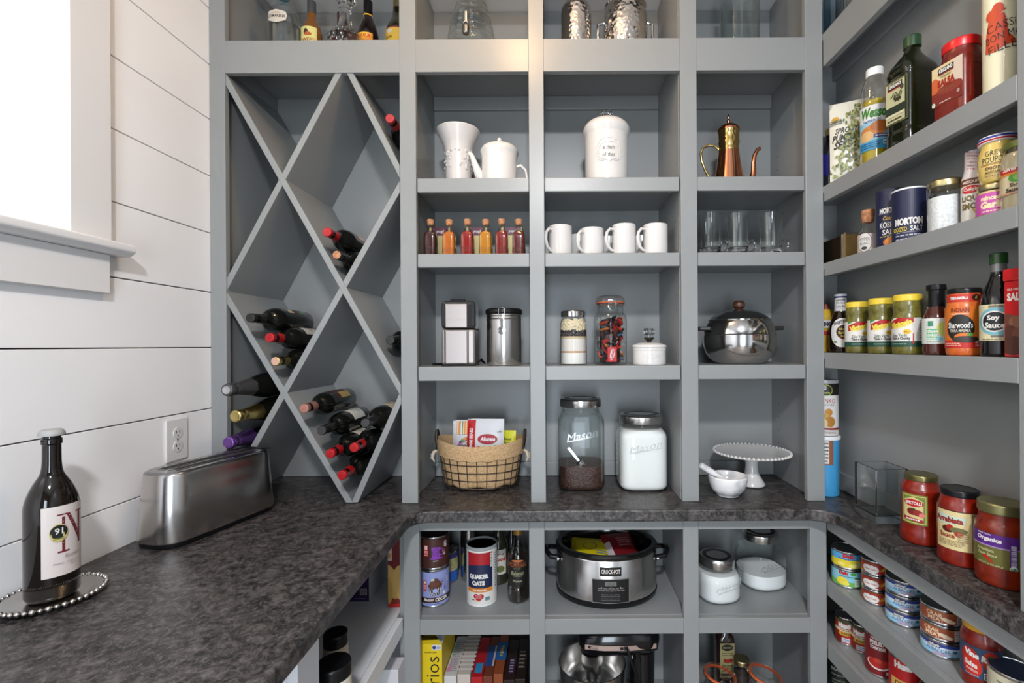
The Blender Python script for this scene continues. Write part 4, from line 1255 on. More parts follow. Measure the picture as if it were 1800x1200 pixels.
mason('tall square glass jar a third full of coffee beans with a steel scoop', pos(1021, 800, 1.74, zc), .084, .322, (COFFEE, .085), extra=scoop, ztext=.62, hn=.055)
mason('square glass jar full of white flour with brushed steel lid', pos(1127, 800, 1.735, zc), .088, .264, (mat('white_powder', (.84, .83, .81), .9), .212), ztext=.60, hn=.05)

# cake stand
T = thing('cake_stand', 'white ceramic cake stand with beaded rim', 'cake stand', pos(1321, 800, 1.73, zc))
T.scale = (1.03, 1.03, 1.03)
MB().lathe(fil([(.001, .006), (.040, .0, .003), (.046, .004, .004), (.040, .016, .01), (.024, .04, .03), (.020, .075, .02), (.026, .098, .01), (.05, .106, .01), (.124, .114, .002), (.128, .120), (.124, .121), (.112, .117), (.001, .116)]), WHITEC, 56, cap=False).build('stand', T)
e = MB()
for i in range(56):
    a = 2 * pi * i / 56; e.ball((.128 * cos(a), .128 * sin(a), .120), .0048, WHITEC, 6)
e.build('beaded_rim', T, kind='stuff')
MARBLE = noise_mat('white_marble', (.82, .81, .81), (.30, .30, .32), 14, .25, 0, detail=8, lo=.48, hi=.72, coat=.3)
T = thing('mortar', 'small round marble mortar in front of the cake stand', 'mortar', pos(1279, 850, 1.615, zc))
T.scale = (1.13, 1.13, 1.05)
MB().lathe(fil([(.001, .004), (.032, 0, .003), (.034, .006, .004), (.048, .020, .02), (.056, .045, .01), (.058, .064, .003), (.055, .067, .002), (.052, .063), (.045, .035, .02), (.001, .018)]), MARBLE, 48, cap=False).build('bowl', T)
T = thing('pestle', 'white marble pestle leaning out of the marble mortar', 'pestle', pos(1279, 850, 1.615, zc))
T.scale = (1.08, 1.08, 1.05)
T.location.z += .03
MB().lathe(fil([(.001, -.010), (.012, -.006, .006), (.012, .010, .006), (.0085, .03), (.0105, .10), (.011, .125, .003), (.001, .130)]), MARBLE, 24, M=Matrix.Translation((.018, -.005, .003)) @ Matrix.Rotation(R(-57), 4, 'Y')).build('rod', T)

# ------------------------------------------------------------------ right hand wall things
def wpos(px, py, X, z):
    a, b = U(px, py); return (X, X / a, z)


def prad(w_, X, Y): return w_ / 2 * Y / F / sqrt(1 + (X / Y) ** 2)
def face(loc, off=0): return -atan2(-loc[0], loc[1]) * 1.0 * 0 + (-atan2(loc[0], loc[1])) + R(off)


def lid_cap(r, z0, z1, m, name='lid', ridges=0):
    return (name, [(r * .98, z0), (r, z0 + .002, .001), (r, z1 - .003, .002), (r * .93, z1, .002), (r * .85, z1 - .0015, .001), (.001, z1 - .0015)], m)


def sauce(c1, c2, sc=60): return noise_mat('jar_contents', s2l(*c1), s2l(*c2), sc, .3, 0, detail=6, coat=.35, lo=.3, hi=.7)


K = (20, 18, 18); W = (236, 232, 226); RD = (190, 28, 30)
ITEMS = []


def jar(name, label, cat, px, py, X, z, prof, body, deco=None, lr=None, off=0, caps=(), group=None, sq=None, ay=1, ax=1, fillm=None, fz=None, lab2=None, rz=None, n=40, glass=None, loc=None, lz=0):
    loc = loc or wpos(px, py, X, z)
    T = thing(name, label, cat, loc, 0 if rz is None else rz, group)
    p = fil(prof)
    if fillm:
        MB().lathe(p, glass or GLASS2, n, sq, ax, ay, cap=False).build('glass', T)
        MB().lathe(inset(p, .0012, fz), fillm, n, sq, ax, ay).build('contents', T)
    else:
        MB().lathe(p, body, n, sq, ax, ay).build('body', T)
    for nm, cp, cm in caps: MB().lathe(fil(cp), cm, n).build(nm, T)
    if deco:
        d = Dec(); deco(d)
        if sq: d.build('label', T, (lambda f_: (lambda u, v, off: f_(u * .86, v, off)))(flat_map((0, -lr - .0003, lz), (1, 0, 0))))
        else: wrap(d, T, lr, z0=lz, a0=face(loc, off) if rz is None else R(off))
    return T


# ---- shelf 1 (top): glassware standing behind the upright
z1 = RS[0][0] if False else 2.447
for i, (px, Y, r, h) in enumerate(((1456, 1.60, .030, .19), (1472, 1.50, .024, .2), (1488, 1.42, .030, .19))):
    T = thing('tall_glass', ['tall blue-tinted glass in the corner of the highest side shelf', 'slim clear glass in the middle on the highest side shelf', 'clear straight glass nearest the camera on the highest side shelf'][i], 'glass', (.945, Y, 2.447), 0, 'glasses on the highest side shelf')
    MB().lathe(fil([(.001, .012), (r * .85, 0, .004), (r, .02, .01), (r * 1.05, h), (r * 1.0, h), (r * .92, .02, .005), (.001, .018)]), glassy('blue_tinted_glass', (.70, .80, .86), base=.08) if i == 0 else GLASS2, 28).build('bowl', T)

# ---- shelf 2
z2 = 1.947
jar('blue_bottle', 'small bottle with royal blue label and gold cap in the corner by the seed bag', 'bottle', 1459, 280, .925, z2,
    [(.001, .002), (.026, 0, .003), (.027, .125, .02), (.012, .165, .01), (.011, .19)], mat('dark_clear_glass', (.02, .022, .03), .08, 0, .6),
    lambda d: (d.rect(-.05, .045, .045, .115, (38, 32, 130)), d.rect(.012, .06, .026, .112, (60, 55, 150)), d.lines(.013, .025, .064, .110, 6, (150, 150, 205))), .0272, 10,
    caps=[('cap', [(.013, .182), (.0135, .204, .003), (.001, .205)], mat('gold_cap', s2l(165, 150, 95), .4))])


def seedprint(d, w_, h_):
    d.text('SPROUTED', 0.0, h_ * .62, w_ * .75, .014, (60, 60, 50), shear=.3); d.text('PUMPKIN', -.01, h_ * .53, w_ * .70, .017, (40, 42, 35), shear=.3, bold=.03); d.text('SEEDS', -.012, h_ * .44, w_ * .60, .018, (40, 42, 35), shear=.3, bold=.03)
    d.ell(.03, h_ * .82, .013, .013, (110, 112, 105)); d.ell(.03, h_ * .82, .0115, .0115, (215, 212, 200)); d.lines(.02, .04, h_ * .80, h_ * .84, 3, (90, 90, 80))
    d.ell(-.04, h_ * .78, .010, .006, (215, 165, 60)); d.lines(-.06, -.02, h_ * .70, h_ * .75, 2, (90, 90, 80)); d.text('OMEGA', -.038, h_ * .75, .035, .008, (100, 110, 80))
    rd = random.Random(8)
    for i in range(300):
        v = rd.uniform(.03, .92) * h_; k = v / h_; u = rd.uniform(-.02 - .03 * (1 - k) + .04 * k, .058)
        if rd.random() < .15: u -= .02
        d.ell(u, v, rd.uniform(.0035, .0055), rd.uniform(.0025, .0035), [(150, 160, 90), (120, 132, 66), (178, 184, 120), (98, 108, 58)][i % 4], 6, rot=rd.uniform(0, 3))


b0 = wpos(1494, 250, .938, z2)
pouch('tall pale bag of green pumpkin seeds leaning on the oil bottle', 0, 0, 0, .110, .200, .016, mat('pale_bag_film', s2l(214, 212, 198), .3), seedprint, rz=face(b0, 4), rx=-.10, name='seed_bag', cat='bag', base=b0)

OIL = mat('vegetable_oil', s2l(178, 158, 40), .06, 0, .8)


def wesson(d):
    d.rect(-.050, .035, .044, .135, (235, 236, 238)); d.rect(-.050, .035, .044, .098, (150, 205, 230)); d.rect(-.050, .035, .044, .056, (62, 160, 205))
    d.text('Wesson', 0, .118, .078, .024, (52, 130, 40), bold=.05, shear=.15); d.text('Vegetable Oil', -.01, .100, .045, .008, (50, 90, 140))
    d.ell(-.008, .076, .034, .014, (206, 130, 62)); d.ell(.012, .086, .026, .012, (186, 106, 44)); d.ell(-.024, .066, .020, .012, (222, 180, 120)); d.rect(-.005, .060, .044, .068, (40, 62, 130)); d.lines(0, .04, .061, .067, 1, (230, 230, 235)); d.rect(.018, .044, .042, .053, (225, 232, 238)); d.lines(.02, .04, .045, .052, 1, (40, 60, 120)); d.lines(-.04, .01, .038, .052, 3, (30, 90, 140))


jar('oil_bottle', 'vegetable oil bottle with white cap and blue picture label', 'bottle', 1538, 200, .945, z2,
    [(.001, .002), (.036, 0, .004), (.038, .006, .004), (.038, .135, .004), (.0345, .142, .004), (.036, .180, .012), (.024, .205, .01), (.020, .212)], None, wesson, .0384, 2,
    caps=[('cap', [(.0215, .208), (.0225, .21, .001), (.0225, .226, .002), (.001, .228)], WHITEP)], fillm=OIL, fz=.150, glass=glassy('clear_plastic', (.93, .94, .92), base=.06))


def kirk_olive(d):
    d.rect(-.036, .045, .036, .150, (36, 52, 34)); d.rect(-.034, .047, .034, .148, (150, 145, 90)); d.rect(-.033, .048, .033, .147, (36, 52, 34)); d.rect(-.036, .050, .026, .145, (196, 192, 150))
    d.rect(-.030, .130, .018, .143, (24, 20, 20)); d.rect(-.030, .127, .018, .130, (150, 30, 30)); d.text('KIRKLAND', -.006, .137, .040, .008, W, bold=.05)
    for i in range(9): d.ell(-.016 + .004 * i, .112 + .004 * sin(i * 2), .006, .0018, (70, 84, 50), 8, rot=.4 + i * .5)
    for i in range(7): d.ell(-.006 + .003 * i, .102 + .003 * cos(i * 2.4), .0028, .0036, (40, 46, 26), 8)
    d.ell(.018, .126, .006, .006, (70, 70, 50)); d.rect(-.036, .070, .033, .088, (30, 48, 34)); d.poly([(-.036, .064), (.026, .064), (.026, .070), (-.036, .070)], (214, 208, 170)); d.lines(-.03, .02, .052, .060, 1, (60, 60, 40)); d.text('2L (2.1 QT)', -.005, .048, .03, .004, (60, 60, 40))


ang = face(wpos(1604, 150, .945, z2))
OLG = mat('olive_oil_bottle', (.007, .009, .003), .08, 0, .3)
T = jar('oil_bottle', 'large square dark green olive oil bottle with green cap', 'bottle', 1604, 150, .945, z2,
        [(.001, .002), (.044, 0, .005), (.046, .006, .004), (.046, .030, .004), (.044, .036, .003), (.044, .165, .004), (.046, .172, .006), (.044, .185, .01), (.018, .225, .01), (.016, .245)], OLG, kirk_olive, .0506, rz=ang + R(-40), ax=.86, ay=1.15,
        caps=[('cap', [(.020, .236), (.020, .262, .003), (.001, .263)], mat('green_cap', s2l(36, 66, 40), .35))], sq=lambda z: 5 if z < .20 else 2, n=48, lz=.008)
T.scale = (1.0, 1.0, 1.0)


def kirk_salsa(d):
    d.rect(-.042, .035, .040, .118, (226, 205, 158)); d.rect(.016, .035, .040, .118, (220, 200, 180)); d.ell(-.034, .070, .016, .026, (206, 98, 50)); d.rect(-.042, .035, .040, .064, (122, 34, 26)); d.ell(.006, .064, .034, .010, (140, 50, 36))
    d.rect(-.024, .100, .018, .112, (28, 22, 22)); d.text('KIRKLAND', -.003, .1065, .036, .008, W, bold=.05); d.rect(-.024, .0975, .018, .0995, (150, 30, 30)); d.text('Organic', -.004, .093, .030, .006, (120, 130, 60)); d.text('SALSA', -.002, .080, .046, .016, (160, 32, 24), bold=.06); d.text('MEDIUM', 0, .070, .022, .004, (160, 60, 30)); d.lines(-.02, .02, .060, .068, 2, (150, 90, 60)); d.ell(.030, .048, .004, .004, (180, 150, 140)); d.ell(-.036, .040, .005, .005, (210, 220, 200)); d.lines(-.02, .012, .037, .042, 1, (225, 200, 190))


SALSA = sauce((96, 18, 9), (118, 30, 15), 80)
ang = face(wpos(1690, 150, .950, z2))
T = jar('salsa_jar', 'large squarish salsa jar with bright red lid between the olive oil and cream bottle', 'jar', 1690, 150, .950, z2,
        [(.001, .002), (.040, 0, .005), (.0415, .008, .004), (.040, .014, .003), (.040, .120, .012), (.0345, .140, .006), (.034, .158)], SALSA, kirk_salsa, .040, rz=ang + R(-38),
        caps=[('lid', [(.0355, .146), (.036, .148), (.036, .164, .002), (.032, .1665, .002), (.001, .166)], mat('red_lid', s2l(205, 22, 24), .3))], sq=lambda z: 6 if z < .125 else 2, n=48, lz=.003)
e = MB()
Mx = Matrix.Rotation(R(90), 4, 'Z')
e.tube([Mx @ Vector(p) for p in ((-.022, -.0402, .03), (.022, -.0402, .03), (.026, -.0402, .035), (.026, -.0402, .10), (.022, -.0402, .106), (-.022, -.0402, .106), (-.026, -.0402, .10), (-.026, -.0402, .035))], .0014, SALSA, 6, closed=True)
e.build('moulded_panel', T)


def cassis(d):
    OR = (208, 72, 36)
    d.ell(-.004, .205, .010, .013, OR, 14); d.poly([(-.018, .192), (.006, .194), (.010, .175), (.012, .150), (.022, .138), (.026, .128), (.008, .126), (-.008, .118), (-.026, .122), (-.024, .16)], OR); d.ell(-.014, .196, .010, .012, OR, 10); d.poly([(.004, .203), (.010, .200), (.004, .197)], OR)
    T_ = (62, 34, 26)
    d.text('CASSiS', .006, .170, .056, .016, T_, bold=-.005, rot=.1); d.text('BON MA', .004, .148, .056, .015, T_, bold=-.005, rot=.1); d.text('FiLLES', .008, .126, .054, .016, T_, bold=-.005, rot=.1)


jar('cream_bottle', 'tall cream coloured bottle with red figure print at the end of the side shelf', 'bottle', 1761, 80, .945, z2,
    [(.001, .002), (.031, 0, .003), (.032, .24, .03), (.013, .29, .02), (.013, .33)], mat('cream_glaze', s2l(226, 220, 188), .2, 0, .4), cassis, .0322, -4,
    caps=[('cap', [(.0145, .315), (.0145, .345, .002), (.001, .345)], BLACKP)], lz=-.03)

# ---- shelf 3
z3 = 1.695
T = thing('tin_box', 'dark tin box with gold edge lying against the corner', 'box', (.915, 1.545, z3), 0)
MB().box(0, .085, -.03, .10, 0, .083, mat('dark_brown_tin', (.030, .020, .012), .3, .4)).build('body', T, smooth=0, bevel=.004)
MB().box(-.0006, .0856, -.0365, -.0305, 0, .084, mat('gold_edge', s2l(190, 150, 90), .3, .8)).build('gold_rim', T, smooth=0, bevel=.001)
T = thing('acrylic_stand', 'thin clear block with a gold edge between the tin box and pepper jar', 'block', (.935, 1.475, z3), 0)
MB().box(-.03, .03, 0, .022, 0, .083, GLASS2).build('block', T, smooth=0, bevel=.002)
MB().box(-.031, -.0295, -.001, .003, 0, .083, mat('gold_edge', s2l(190, 150, 90), .3, .8)).build('gold_edge', T, smooth=0)


def pepper(d):
    d.rect(-.040, .008, .040, .050, (208, 204, 200)); d.rect(-.040, .049, .040, .0505, (140, 40, 40)); d.ell(-.010, .030, .020, .023, (150, 60, 55), 24); d.ell(-.010, .030, .0185, .0215, (222, 220, 214), 24)
    d.text('PEPPER', -.010, .037, .028, .007, (70, 66, 62), bold=0); d.text('BLEND', -.010, .027, .024, .006, (70, 66, 62), bold=0); d.ell(-.010, .016, .008, .004, (60, 60, 56), 8)


jar('spice_jar', 'small corked pepper jar with round cream and red label', 'jar', 1526, 420, .945, z3,
    [(.001, .003), (.0255, 0, .004), (.027, .006, .004), (.027, .055, .012), (.0165, .068, .006), (.0160, .082)], None, pepper, .0272, 0,
    caps=[('cork', [(.0155, .078), (.0175, .096), (.0175, .108, .003), (.001, .108)], CORK)], fillm=mat('dark_pepper', (.05, .035, .03), .7), fz=.018)
NAVY = (24, 30, 66)


def salt(kind):
    def f(d):
        r = .05
        d.rect(-.090, .002, .090, .118, NAVY)
        if kind:
            d.text('KOSHER', .0, .052, .050, .013, W, bold=.02); d.text('SALT', 0, .036, .036, .012, W, bold=.02); d.text('Coarse', .0, .067, .032, .009, (215, 170, 60), shear=.3); d.ell(.004, .014, .020, .009, (215, 120, 60)); d.ell(.0, .018, .009, .007, (225, 150, 50)); d.lines(-.025, .025, .024, .029, 1, (180, 160, 90))
            d.text('MORTON', .0, .084, .050, .012, W, bold=.06); d.rect(-.028, .077, .028, .078, (150, 150, 180))
        else:
            d.text('MORTON', .0, .046, .064, .016, W, bold=.06); d.text('IODIZED', -.020, .029, .034, .010, (225, 200, 60), bold=.02); d.text('SALT', .018, .0295, .028, .011, W, bold=.02); d.rect(-.03, .021, .034, .0216, (200, 200, 220)); d.lines(-.03, .034, .012, .018, 1, (190, 190, 210)); d.lines(-.03, .03, .003, .010, 1, (190, 190, 210))
            d.rect(.044, .045, .060, .112, (200, 200, 210)); d.lines(.045, .059, .047, .110, 14, (60, 60, 90))
    return f


for px, kind, lb, xx in ((1566, 1, 'navy blue can of kosher salt half behind the iodized salt can', .950), (1599, 0, 'round navy blue can of iodized salt with white rim', .943)):
    T = jar('salt_can', lb, 'can', px, 400, xx, z3, [(.001, .001), (.0385, 0, .001), (.0385, .120, .001), (.037, .122), (.036, .118), (.001, .118)] if not kind else [(.001, .001), (.035, 0, .001), (.035, .130, .001), (.034, .132), (.033, .129), (.001, .129)], ink(*NAVY), salt(kind), .0387 if not kind else .0352, -4, group='salt cans')
    rr_ = .0387 if not kind else .0352; hh = .119 if not kind else .130
    MB().lathe([(rr_, hh - .003), (rr_ + .0006, hh - .001), (rr_ + .0006, hh + .002), (rr_ - .002, hh + .003), (rr_ - .004, hh - .001)], WHITEP if not kind else mat('dark_rim', (.02, .02, .04), .4), 40, cap=False).build('rim', T)

jar('salt_jar', 'glass jar three quarters full of coarse white salt with gold lid', 'jar', 1662, 380, .943, z3,
    [(.001, .003), (.034, 0, .004), (.0355, .006, .004), (.0355, .086, .012), (.0325, .098, .004), (.032, .108)], None, None, None, 0,
    caps=[('lid', [(.0335, .100), (.0345, .102), (.0345, .113, .002), (.032, .116, .002), (.001, .1155)], GOLDLID)], fillm=noise_mat('coarse_salt', (.80, .80, .80), (.62, .62, .63), 200, .8, .6, 250), fz=.078)


def smoke(d):
    d.rect(-.035, .006, .030, .092, (226, 222, 214)); d.rect(-.035, .080, .030, .092, (112, 60, 36)); d.text('MESQUITE', -.002, .086, .036, .006, W); d.ell(-.004, .071, .018, .008, (205, 40, 30)); d.text('Colgin', -.004, .071, .028, .008, W)
    d.text('LIQUID', .0, .053, .044, .013, (110, 92, 30), bold=.04); d.text('SMOKE', .0, .038, .044, .013, (110, 92, 30), bold=.04)
    for i in range(6): d.poly([(-.004 + .003 * i, .010), (-.001 + .003 * i, .010), (.014 - .006 * (i - 3), .030 + .002 * (i % 2)), (.010 - .006 * (i - 3), .031)], (205, 165, 40))


jar('smoke_bottle', 'liquid smoke bottle wrapped in white and red printed neck sleeve', 'bottle', 1713, 350, .955, z3,
    [(.001, .002), (.0225, 0, .003), (.0235, .092, .010), (.018, .104, .006)], mat('smoke_brown', s2l(120, 66, 36), .1, 0, .6), smoke, .0237, -6,
    caps=[('neck_sleeve', [(.0238, .093), (.0175, .112, .01), (.0170, .150, .002), (.001, .151)], ink(222, 214, 214))])
T = [o for o in col.objects if o.name.startswith('smoke_bottle')][-1]
d = Dec()
for i in range(6): d.text(['karrot', 'sauces', 'gravies', 'soups stew', 'beans chili', 'ribs'][i], 0, .144 - i * .0065, .024, .0035, (185, 60, 70), rot=-.3, bold=0)
wrap(d, T, .0182, a0=face(T.location, -4), name='sleeve_print')


def garlic(d):
    d.rect(-.046, .008, .046, .050, (200, 80, 168)); d.text('minced', -.008, .040, .032, .010, (240, 224, 180), bold=.05); d.text('Garlic', -.004, .026, .042, .015, (240, 224, 180), bold=.06); d.lines(-.022, .016, .010, .016, 1, (235, 215, 180)); d.rect(.028, .012, .043, .047, (236, 226, 170)); d.lines(.029, .042, .014, .045, 9, (60, 40, 60))


T1 = jar('garlic_jar', 'short jar of minced garlic with magenta label at the bottom of the stack', 'jar', 1748, 360, .942, z3,
         [(.001, .003), (.029, 0, .004), (.030, .005, .003), (.030, .052, .007), (.0265, .058, .003), (.0265, .064)], None, garlic, .0303, 2,
         caps=[('lid', [(.0275, .0575), (.0285, .059), (.0285, .068, .002), (.026, .0695), (.001, .0695)], GOLDLID)], fillm=mat('minced_garlic', s2l(214, 186, 128), .5), fz=.055)


def poupon(d):
    d.text('GREY', -.006, .052, .028, .009, (50, 50, 60), bold=.0); d.text('POUPON', -.004, .040, .042, .011, (50, 50, 60), bold=.0); d.rect(-.028, .0325, .022, .0333, (60, 60, 90)); d.rect(-.028, .0305, .022, .0312, (190, 60, 50)); d.text('DIJON', -.006, .024, .026, .007, (90, 60, 50)); d.text('MUSTARD', -.006, .017, .026, .005, (90, 60, 50)); d.lines(-.02, .010, .008, .012, 1, (120, 90, 70))


T2 = jar('mustard_jar', 'yellow mustard jar with striped blue, white and red lid on the garlic jar', 'jar', 1753, 285, .943, z3 + .0705,
         [(.001, .003), (.026, 0, .006), (.0325, .020, .01), (.0325, .052, .012), (.027, .068, .006), (.0265, .076)], mat('mustard', s2l(214, 186, 104), .15, 0, .6), poupon, .0328, 0,
         caps=[('lid', [(.0275, .073), (.0315, .074, .001), (.0325, .080, .001), (.031, .086, .003), (.001, .087)], WHITEP), ('blue_stripe', [(.0328, .0795), (.0323, .0832)], ink(40, 50, 150)), ('red_stripe', [(.0320, .0752), (.0328, .0780)], ink(190, 40, 50))])


def kraut(d):
    d.rect(-.05, .030, .05, .080, (222, 208, 170)); d.rect(-.05, .022, .05, .034, (212, 160, 126)); d.ell(-.005, .078, .038, .012, (205, 46, 38)); d.text('Silver Floss', -.005, .079, .052, .010, W, bold=.03, shear=.2); d.ell(.0, .060, .020, .010, (90, 170, 60)); d.ell(0, .060, .012, .006, (140, 205, 90)); d.rect(-.045, .066, .045, .070, (225, 150, 50)); d.text('Shredded', 0, .047, .034, .007, (80, 60, 50)); d.text('Sauerkraut', 0, .038, .048, .008, (70, 50, 40), bold=.04)


jar('sauerkraut_jar', 'tall sauerkraut jar with red banner label at the end of the shelf', 'jar', 1800, 330, .945, z3,
    [(.001, .003), (.034, 0, .004), (.0355, .006, .004), (.0355, .100, .014), (.029, .118, .005), (.029, .125)], None, kraut, .0358, -6,
    caps=[('lid', [(.030, .118), (.0315, .120), (.0315, .132, .002), (.001, .133)], mat('green_lid', s2l(110, 120, 60), .4, .4))], fillm=mat('sauerkraut', s2l(196, 182, 148), .5), fz=.110)

# ---- shelf 4
z4 = 1.401


def mustard2(d):
    d.rect(-.04, .06, .04, .125, (230, 190, 50)); d.rect(-.04, .085, .04, .112, W); d.text("FRENCH'S", .0, .098, .064, .016, (30, 30, 70), bold=.08); d.rect(-.04, .06, .04, .075, (200, 40, 40)); d.lines(-.03, .03, .078, .083, 1, (60, 50, 30))


jar('mustard_bottle', 'yellow bottle mostly hidden in the corner behind the barbecue sauce', 'bottle', 1452, 600, .955, z4,
    [(.001, .002), (.030, 0, .004), (.031, .12, .02), (.016, .150)], mat('yellow_plastic', s2l(225, 180, 50), .3), mustard2, .0313, 10, caps=[('cap', [(.012, .148), (.010, .17), (.001, .171)], ink(150, 70, 50))])


def bbq(d):
    d.ell(.002, .060, .036, .044, W, 24); d.ell(.002, .060, .033, .041, (222, 222, 220), 24); d.text('SWEET BABY', .0, .092, .050, .010, (30, 30, 40), rot=.25, bold=.04); d.ell(.008, .062, .024, .022, (180, 40, 30), 16); d.ell(.008, .062, .0225, .0205, (24, 20, 18), 16); d.text('Hickory', .008, .070, .030, .008, (220, 200, 60), bold=.03); d.text('Barbecue', .008, .060, .034, .008, (220, 200, 60), bold=.03); d.text('Sauce', .008, .050, .022, .007, (220, 200, 60), bold=.03); d.ell(-.018, .032, .006, .003, (90, 120, 60))


T = jar('sauce_bottle', 'dark barbecue sauce bottle with white printed neck wrap', 'bottle', 1478, 590, .948, z4,
        [(.001, .002), (.031, 0, .004), (.034, .02, .01), (.034, .085, .03), (.0185, .125, .012), (.0180, .130)], mat('bbq_sauce', (.012, .005, .003), .1, 0, .3), bbq, .0344, 4,
        caps=[('neck_wrap', [(.0188, .126), (.0180, .165)], ink(218, 216, 218)), ('cap', [(.0182, .165), (.0185, .178, .002), (.001, .179)], mat('cap_white_blue', s2l(200, 205, 215), .3)), ('cap_band', [(.0190, .166), (.0190, .171)], ink(30, 40, 90))])
d = Dec(); d.text('The Sauce', 0, .151, .030, .006, (50, 50, 50), bold=0, shear=.2); d.text('is the Boss', 0, .140, .030, .006, (50, 50, 50), bold=0, shear=.2); d.lines(-.014, .014, .156, .162, 1, (70, 70, 70)); wrap(d, T, .0190, a0=face(T.location, 4), name='neck_print')


def victoria(shift):
    def f(d):
        s_ = shift
        d.rect(-.075, .014, .075, .066, W); d.rect(-.075, .014, .075, .024, (24, 74, 58))
        d.poly([(-.030 + s_, .046), (.032 + s_, .058), (.032 + s_, .067), (.0 + s_, .067), (-.030 + s_, .058)], RD); d.text('Victoria', .002 + s_, .0545, .056, .013, (240, 220, 80), rot=.17, bold=.08)
        d.poly([(-.032 + s_, .060), (-.012 + s_, .067), (-.032 + s_, .067)], (80, 150, 60)); d.text('Salsa Verde', .0 + s_, .035, .036, .006, (110, 120, 110)); d.text('Thick n Chunky', .002 + s_, .0285, .046, .0065, (40, 40, 40), bold=.04); d.ell(.018 + s_, .041, .009, .0045, (236, 200, 50)); d.text('MILD', .018 + s_, .041, .010, .003, (180, 90, 30)); d.lines(-.02 + s_, .02 + s_, .017, .021, 1, (140, 170, 150)); d.rect(.030 + s_, .022, .032 + s_, .038, (190, 60, 50)); d.ell(.031 + s_, .022, .0025, .0025, (200, 50, 50))
        d.rect(.044 + s_, .026, .066 + s_, .064, (225, 225, 225)); d.text('Nutrition', .053 + s_, .061, .016, .003, (40, 40, 40)); d.lines(.045 + s_, .064 + s_, .028, .058, 7, (120, 120, 120))
    return f


VERDE = sauce((84, 80, 24), (122, 114, 46), 90)
for px, r, lb, sh_, hz in ((1507, .0335, 'leftmost of the three green salsa jars with yellow lids', .004, .104), (1549, .0335, 'middle of the three green salsa jars with yellow lids', .002, .104), (1596, .0355, 'rightmost and largest-looking green salsa jar, its label turned to the nutrition panel', -.020, .106)):
    s_ = r / .0335
    jar('green_salsa_jar', lb, 'jar', px, 580, .945, z4,
        [(.001, .002), (.0320 * s_, 0, .004), (r, .006, .004), (r, .066, .006), (.0295 * s_, .076, .008), (.0325 * s_, .086, .006), (.030 * s_, .096, .003), (.0295 * s_, .099)], VERDE, victoria(sh_), r + .0003, 0,
        caps=[('lid', [(.0305 * s_, .097), (.0315 * s_, .098), (.0315 * s_, .107, .002), (.029 * s_, .109), (.001, .109)], mat('yellow_lid', s2l(226, 196, 60), .35))], group='green salsa jars')


def sesame(d):
    d.rect(-.040, .024, .040, .078, (224, 228, 220)); d.ell(.018, .055, .018, .016, (212, 224, 120)); d.ell(.026, .040, .012, .010, (224, 230, 150)); d.rect(-.020, .033, .004, .055, (88, 190, 130)); d.rect(-.017, .061, -.006, .072, (60, 140, 110)); d.text('SESAME', -.007, .050, .022, .006, W, bold=.04); d.text('GARLIC', -.007, .042, .022, .006, W, bold=.04); d.lines(-.018, .002, .033, .038, 1, W); d.ell(.006, .034, .006, .004, (130, 210, 230)); d.lines(-.02, .008, .026, .030, 1, (130, 150, 120))


jar('sauce_bottle', 'brown sesame garlic sauce bottle with tall black cap', 'bottle', 1646, 580, .947, z4,
    [(.001, .002), (.027, 0, .004), (.0285, .006, .004), (.0285, .078, .016), (.017, .104, .008), (.0165, .11)], mat('brown_sauce', s2l(70, 26, 16), .1, 0, .7), sesame, .0288, 0,
    caps=[('cap', [(.0175, .103), (.0175, .138, .001), (.0205, .139, .001), (.0205, .150, .002), (.001, .151)], BLACKP)])


def tikka(d):
    d.rect(-.055, .014, .055, .088, (226, 120, 30)); d.rect(-.055, .014, .055, .028, (205, 40, 30)); d.text('INDIAN', -.008, .082, .034, .008, (150, 50, 30), bold=.05); d.text('cooking sauce', -.008, .075, .032, .004, W); d.ell(-.008, .050, .026, .024, (30, 28, 26), 24); d.text("Sharwood's", -.008, .055, .046, .011, W, bold=.03); d.text('TIKKA MASALA', -.008, .045, .038, .005, (220, 210, 190)); d.ell(.002, .034, .020, .007, (226, 120, 40)); d.ell(.010, .038, .006, .003, (90, 160, 60)); d.ell(.002, .0295, .024, .006, (60, 50, 44)); d.text('NET WT', .026, .024, .014, .004, W); d.text('14.1 oz', .026, .0185, .014, .004, W); d.lines(-.04, -.005, .017, .024, 2, (240, 180, 160)); d.rect(.036, .016, .046, .032, (200, 205, 220))
    for k in range(5): d.rect(.037 + k * .0018, .017, .0378 + k * .0018, .031, (60, 60, 90))


T = jar('curry_sauce_jar', 'orange tikka masala sauce jar with black lid', 'jar', 1695, 570, .945, z4,
        [(.001, .002), (.0325, 0, .004), (.0345, .007, .004), (.0345, .084, .012), (.0315, .095, .004), (.0315, .112)], sauce((190, 84, 26), (214, 112, 44), 90), tikka, .0348, 0,
        caps=[lid_cap(.0325, .112, .122, BLACKP), ('neck_label', [(.0319, .0965), (.0319, .1105)], ink(205, 50, 34))])
d = Dec(); d.text('TIKKA MASALA', -.010, .1035, .034, .0055, W, bold=.05); d.ell(.022, .104, .008, .0055, (30, 24, 20)); d.text('//', .022, .104, .005, .005, (220, 190, 60)); wrap(d, T, .0322, a0=face(T.location, 0), name='neck_print')


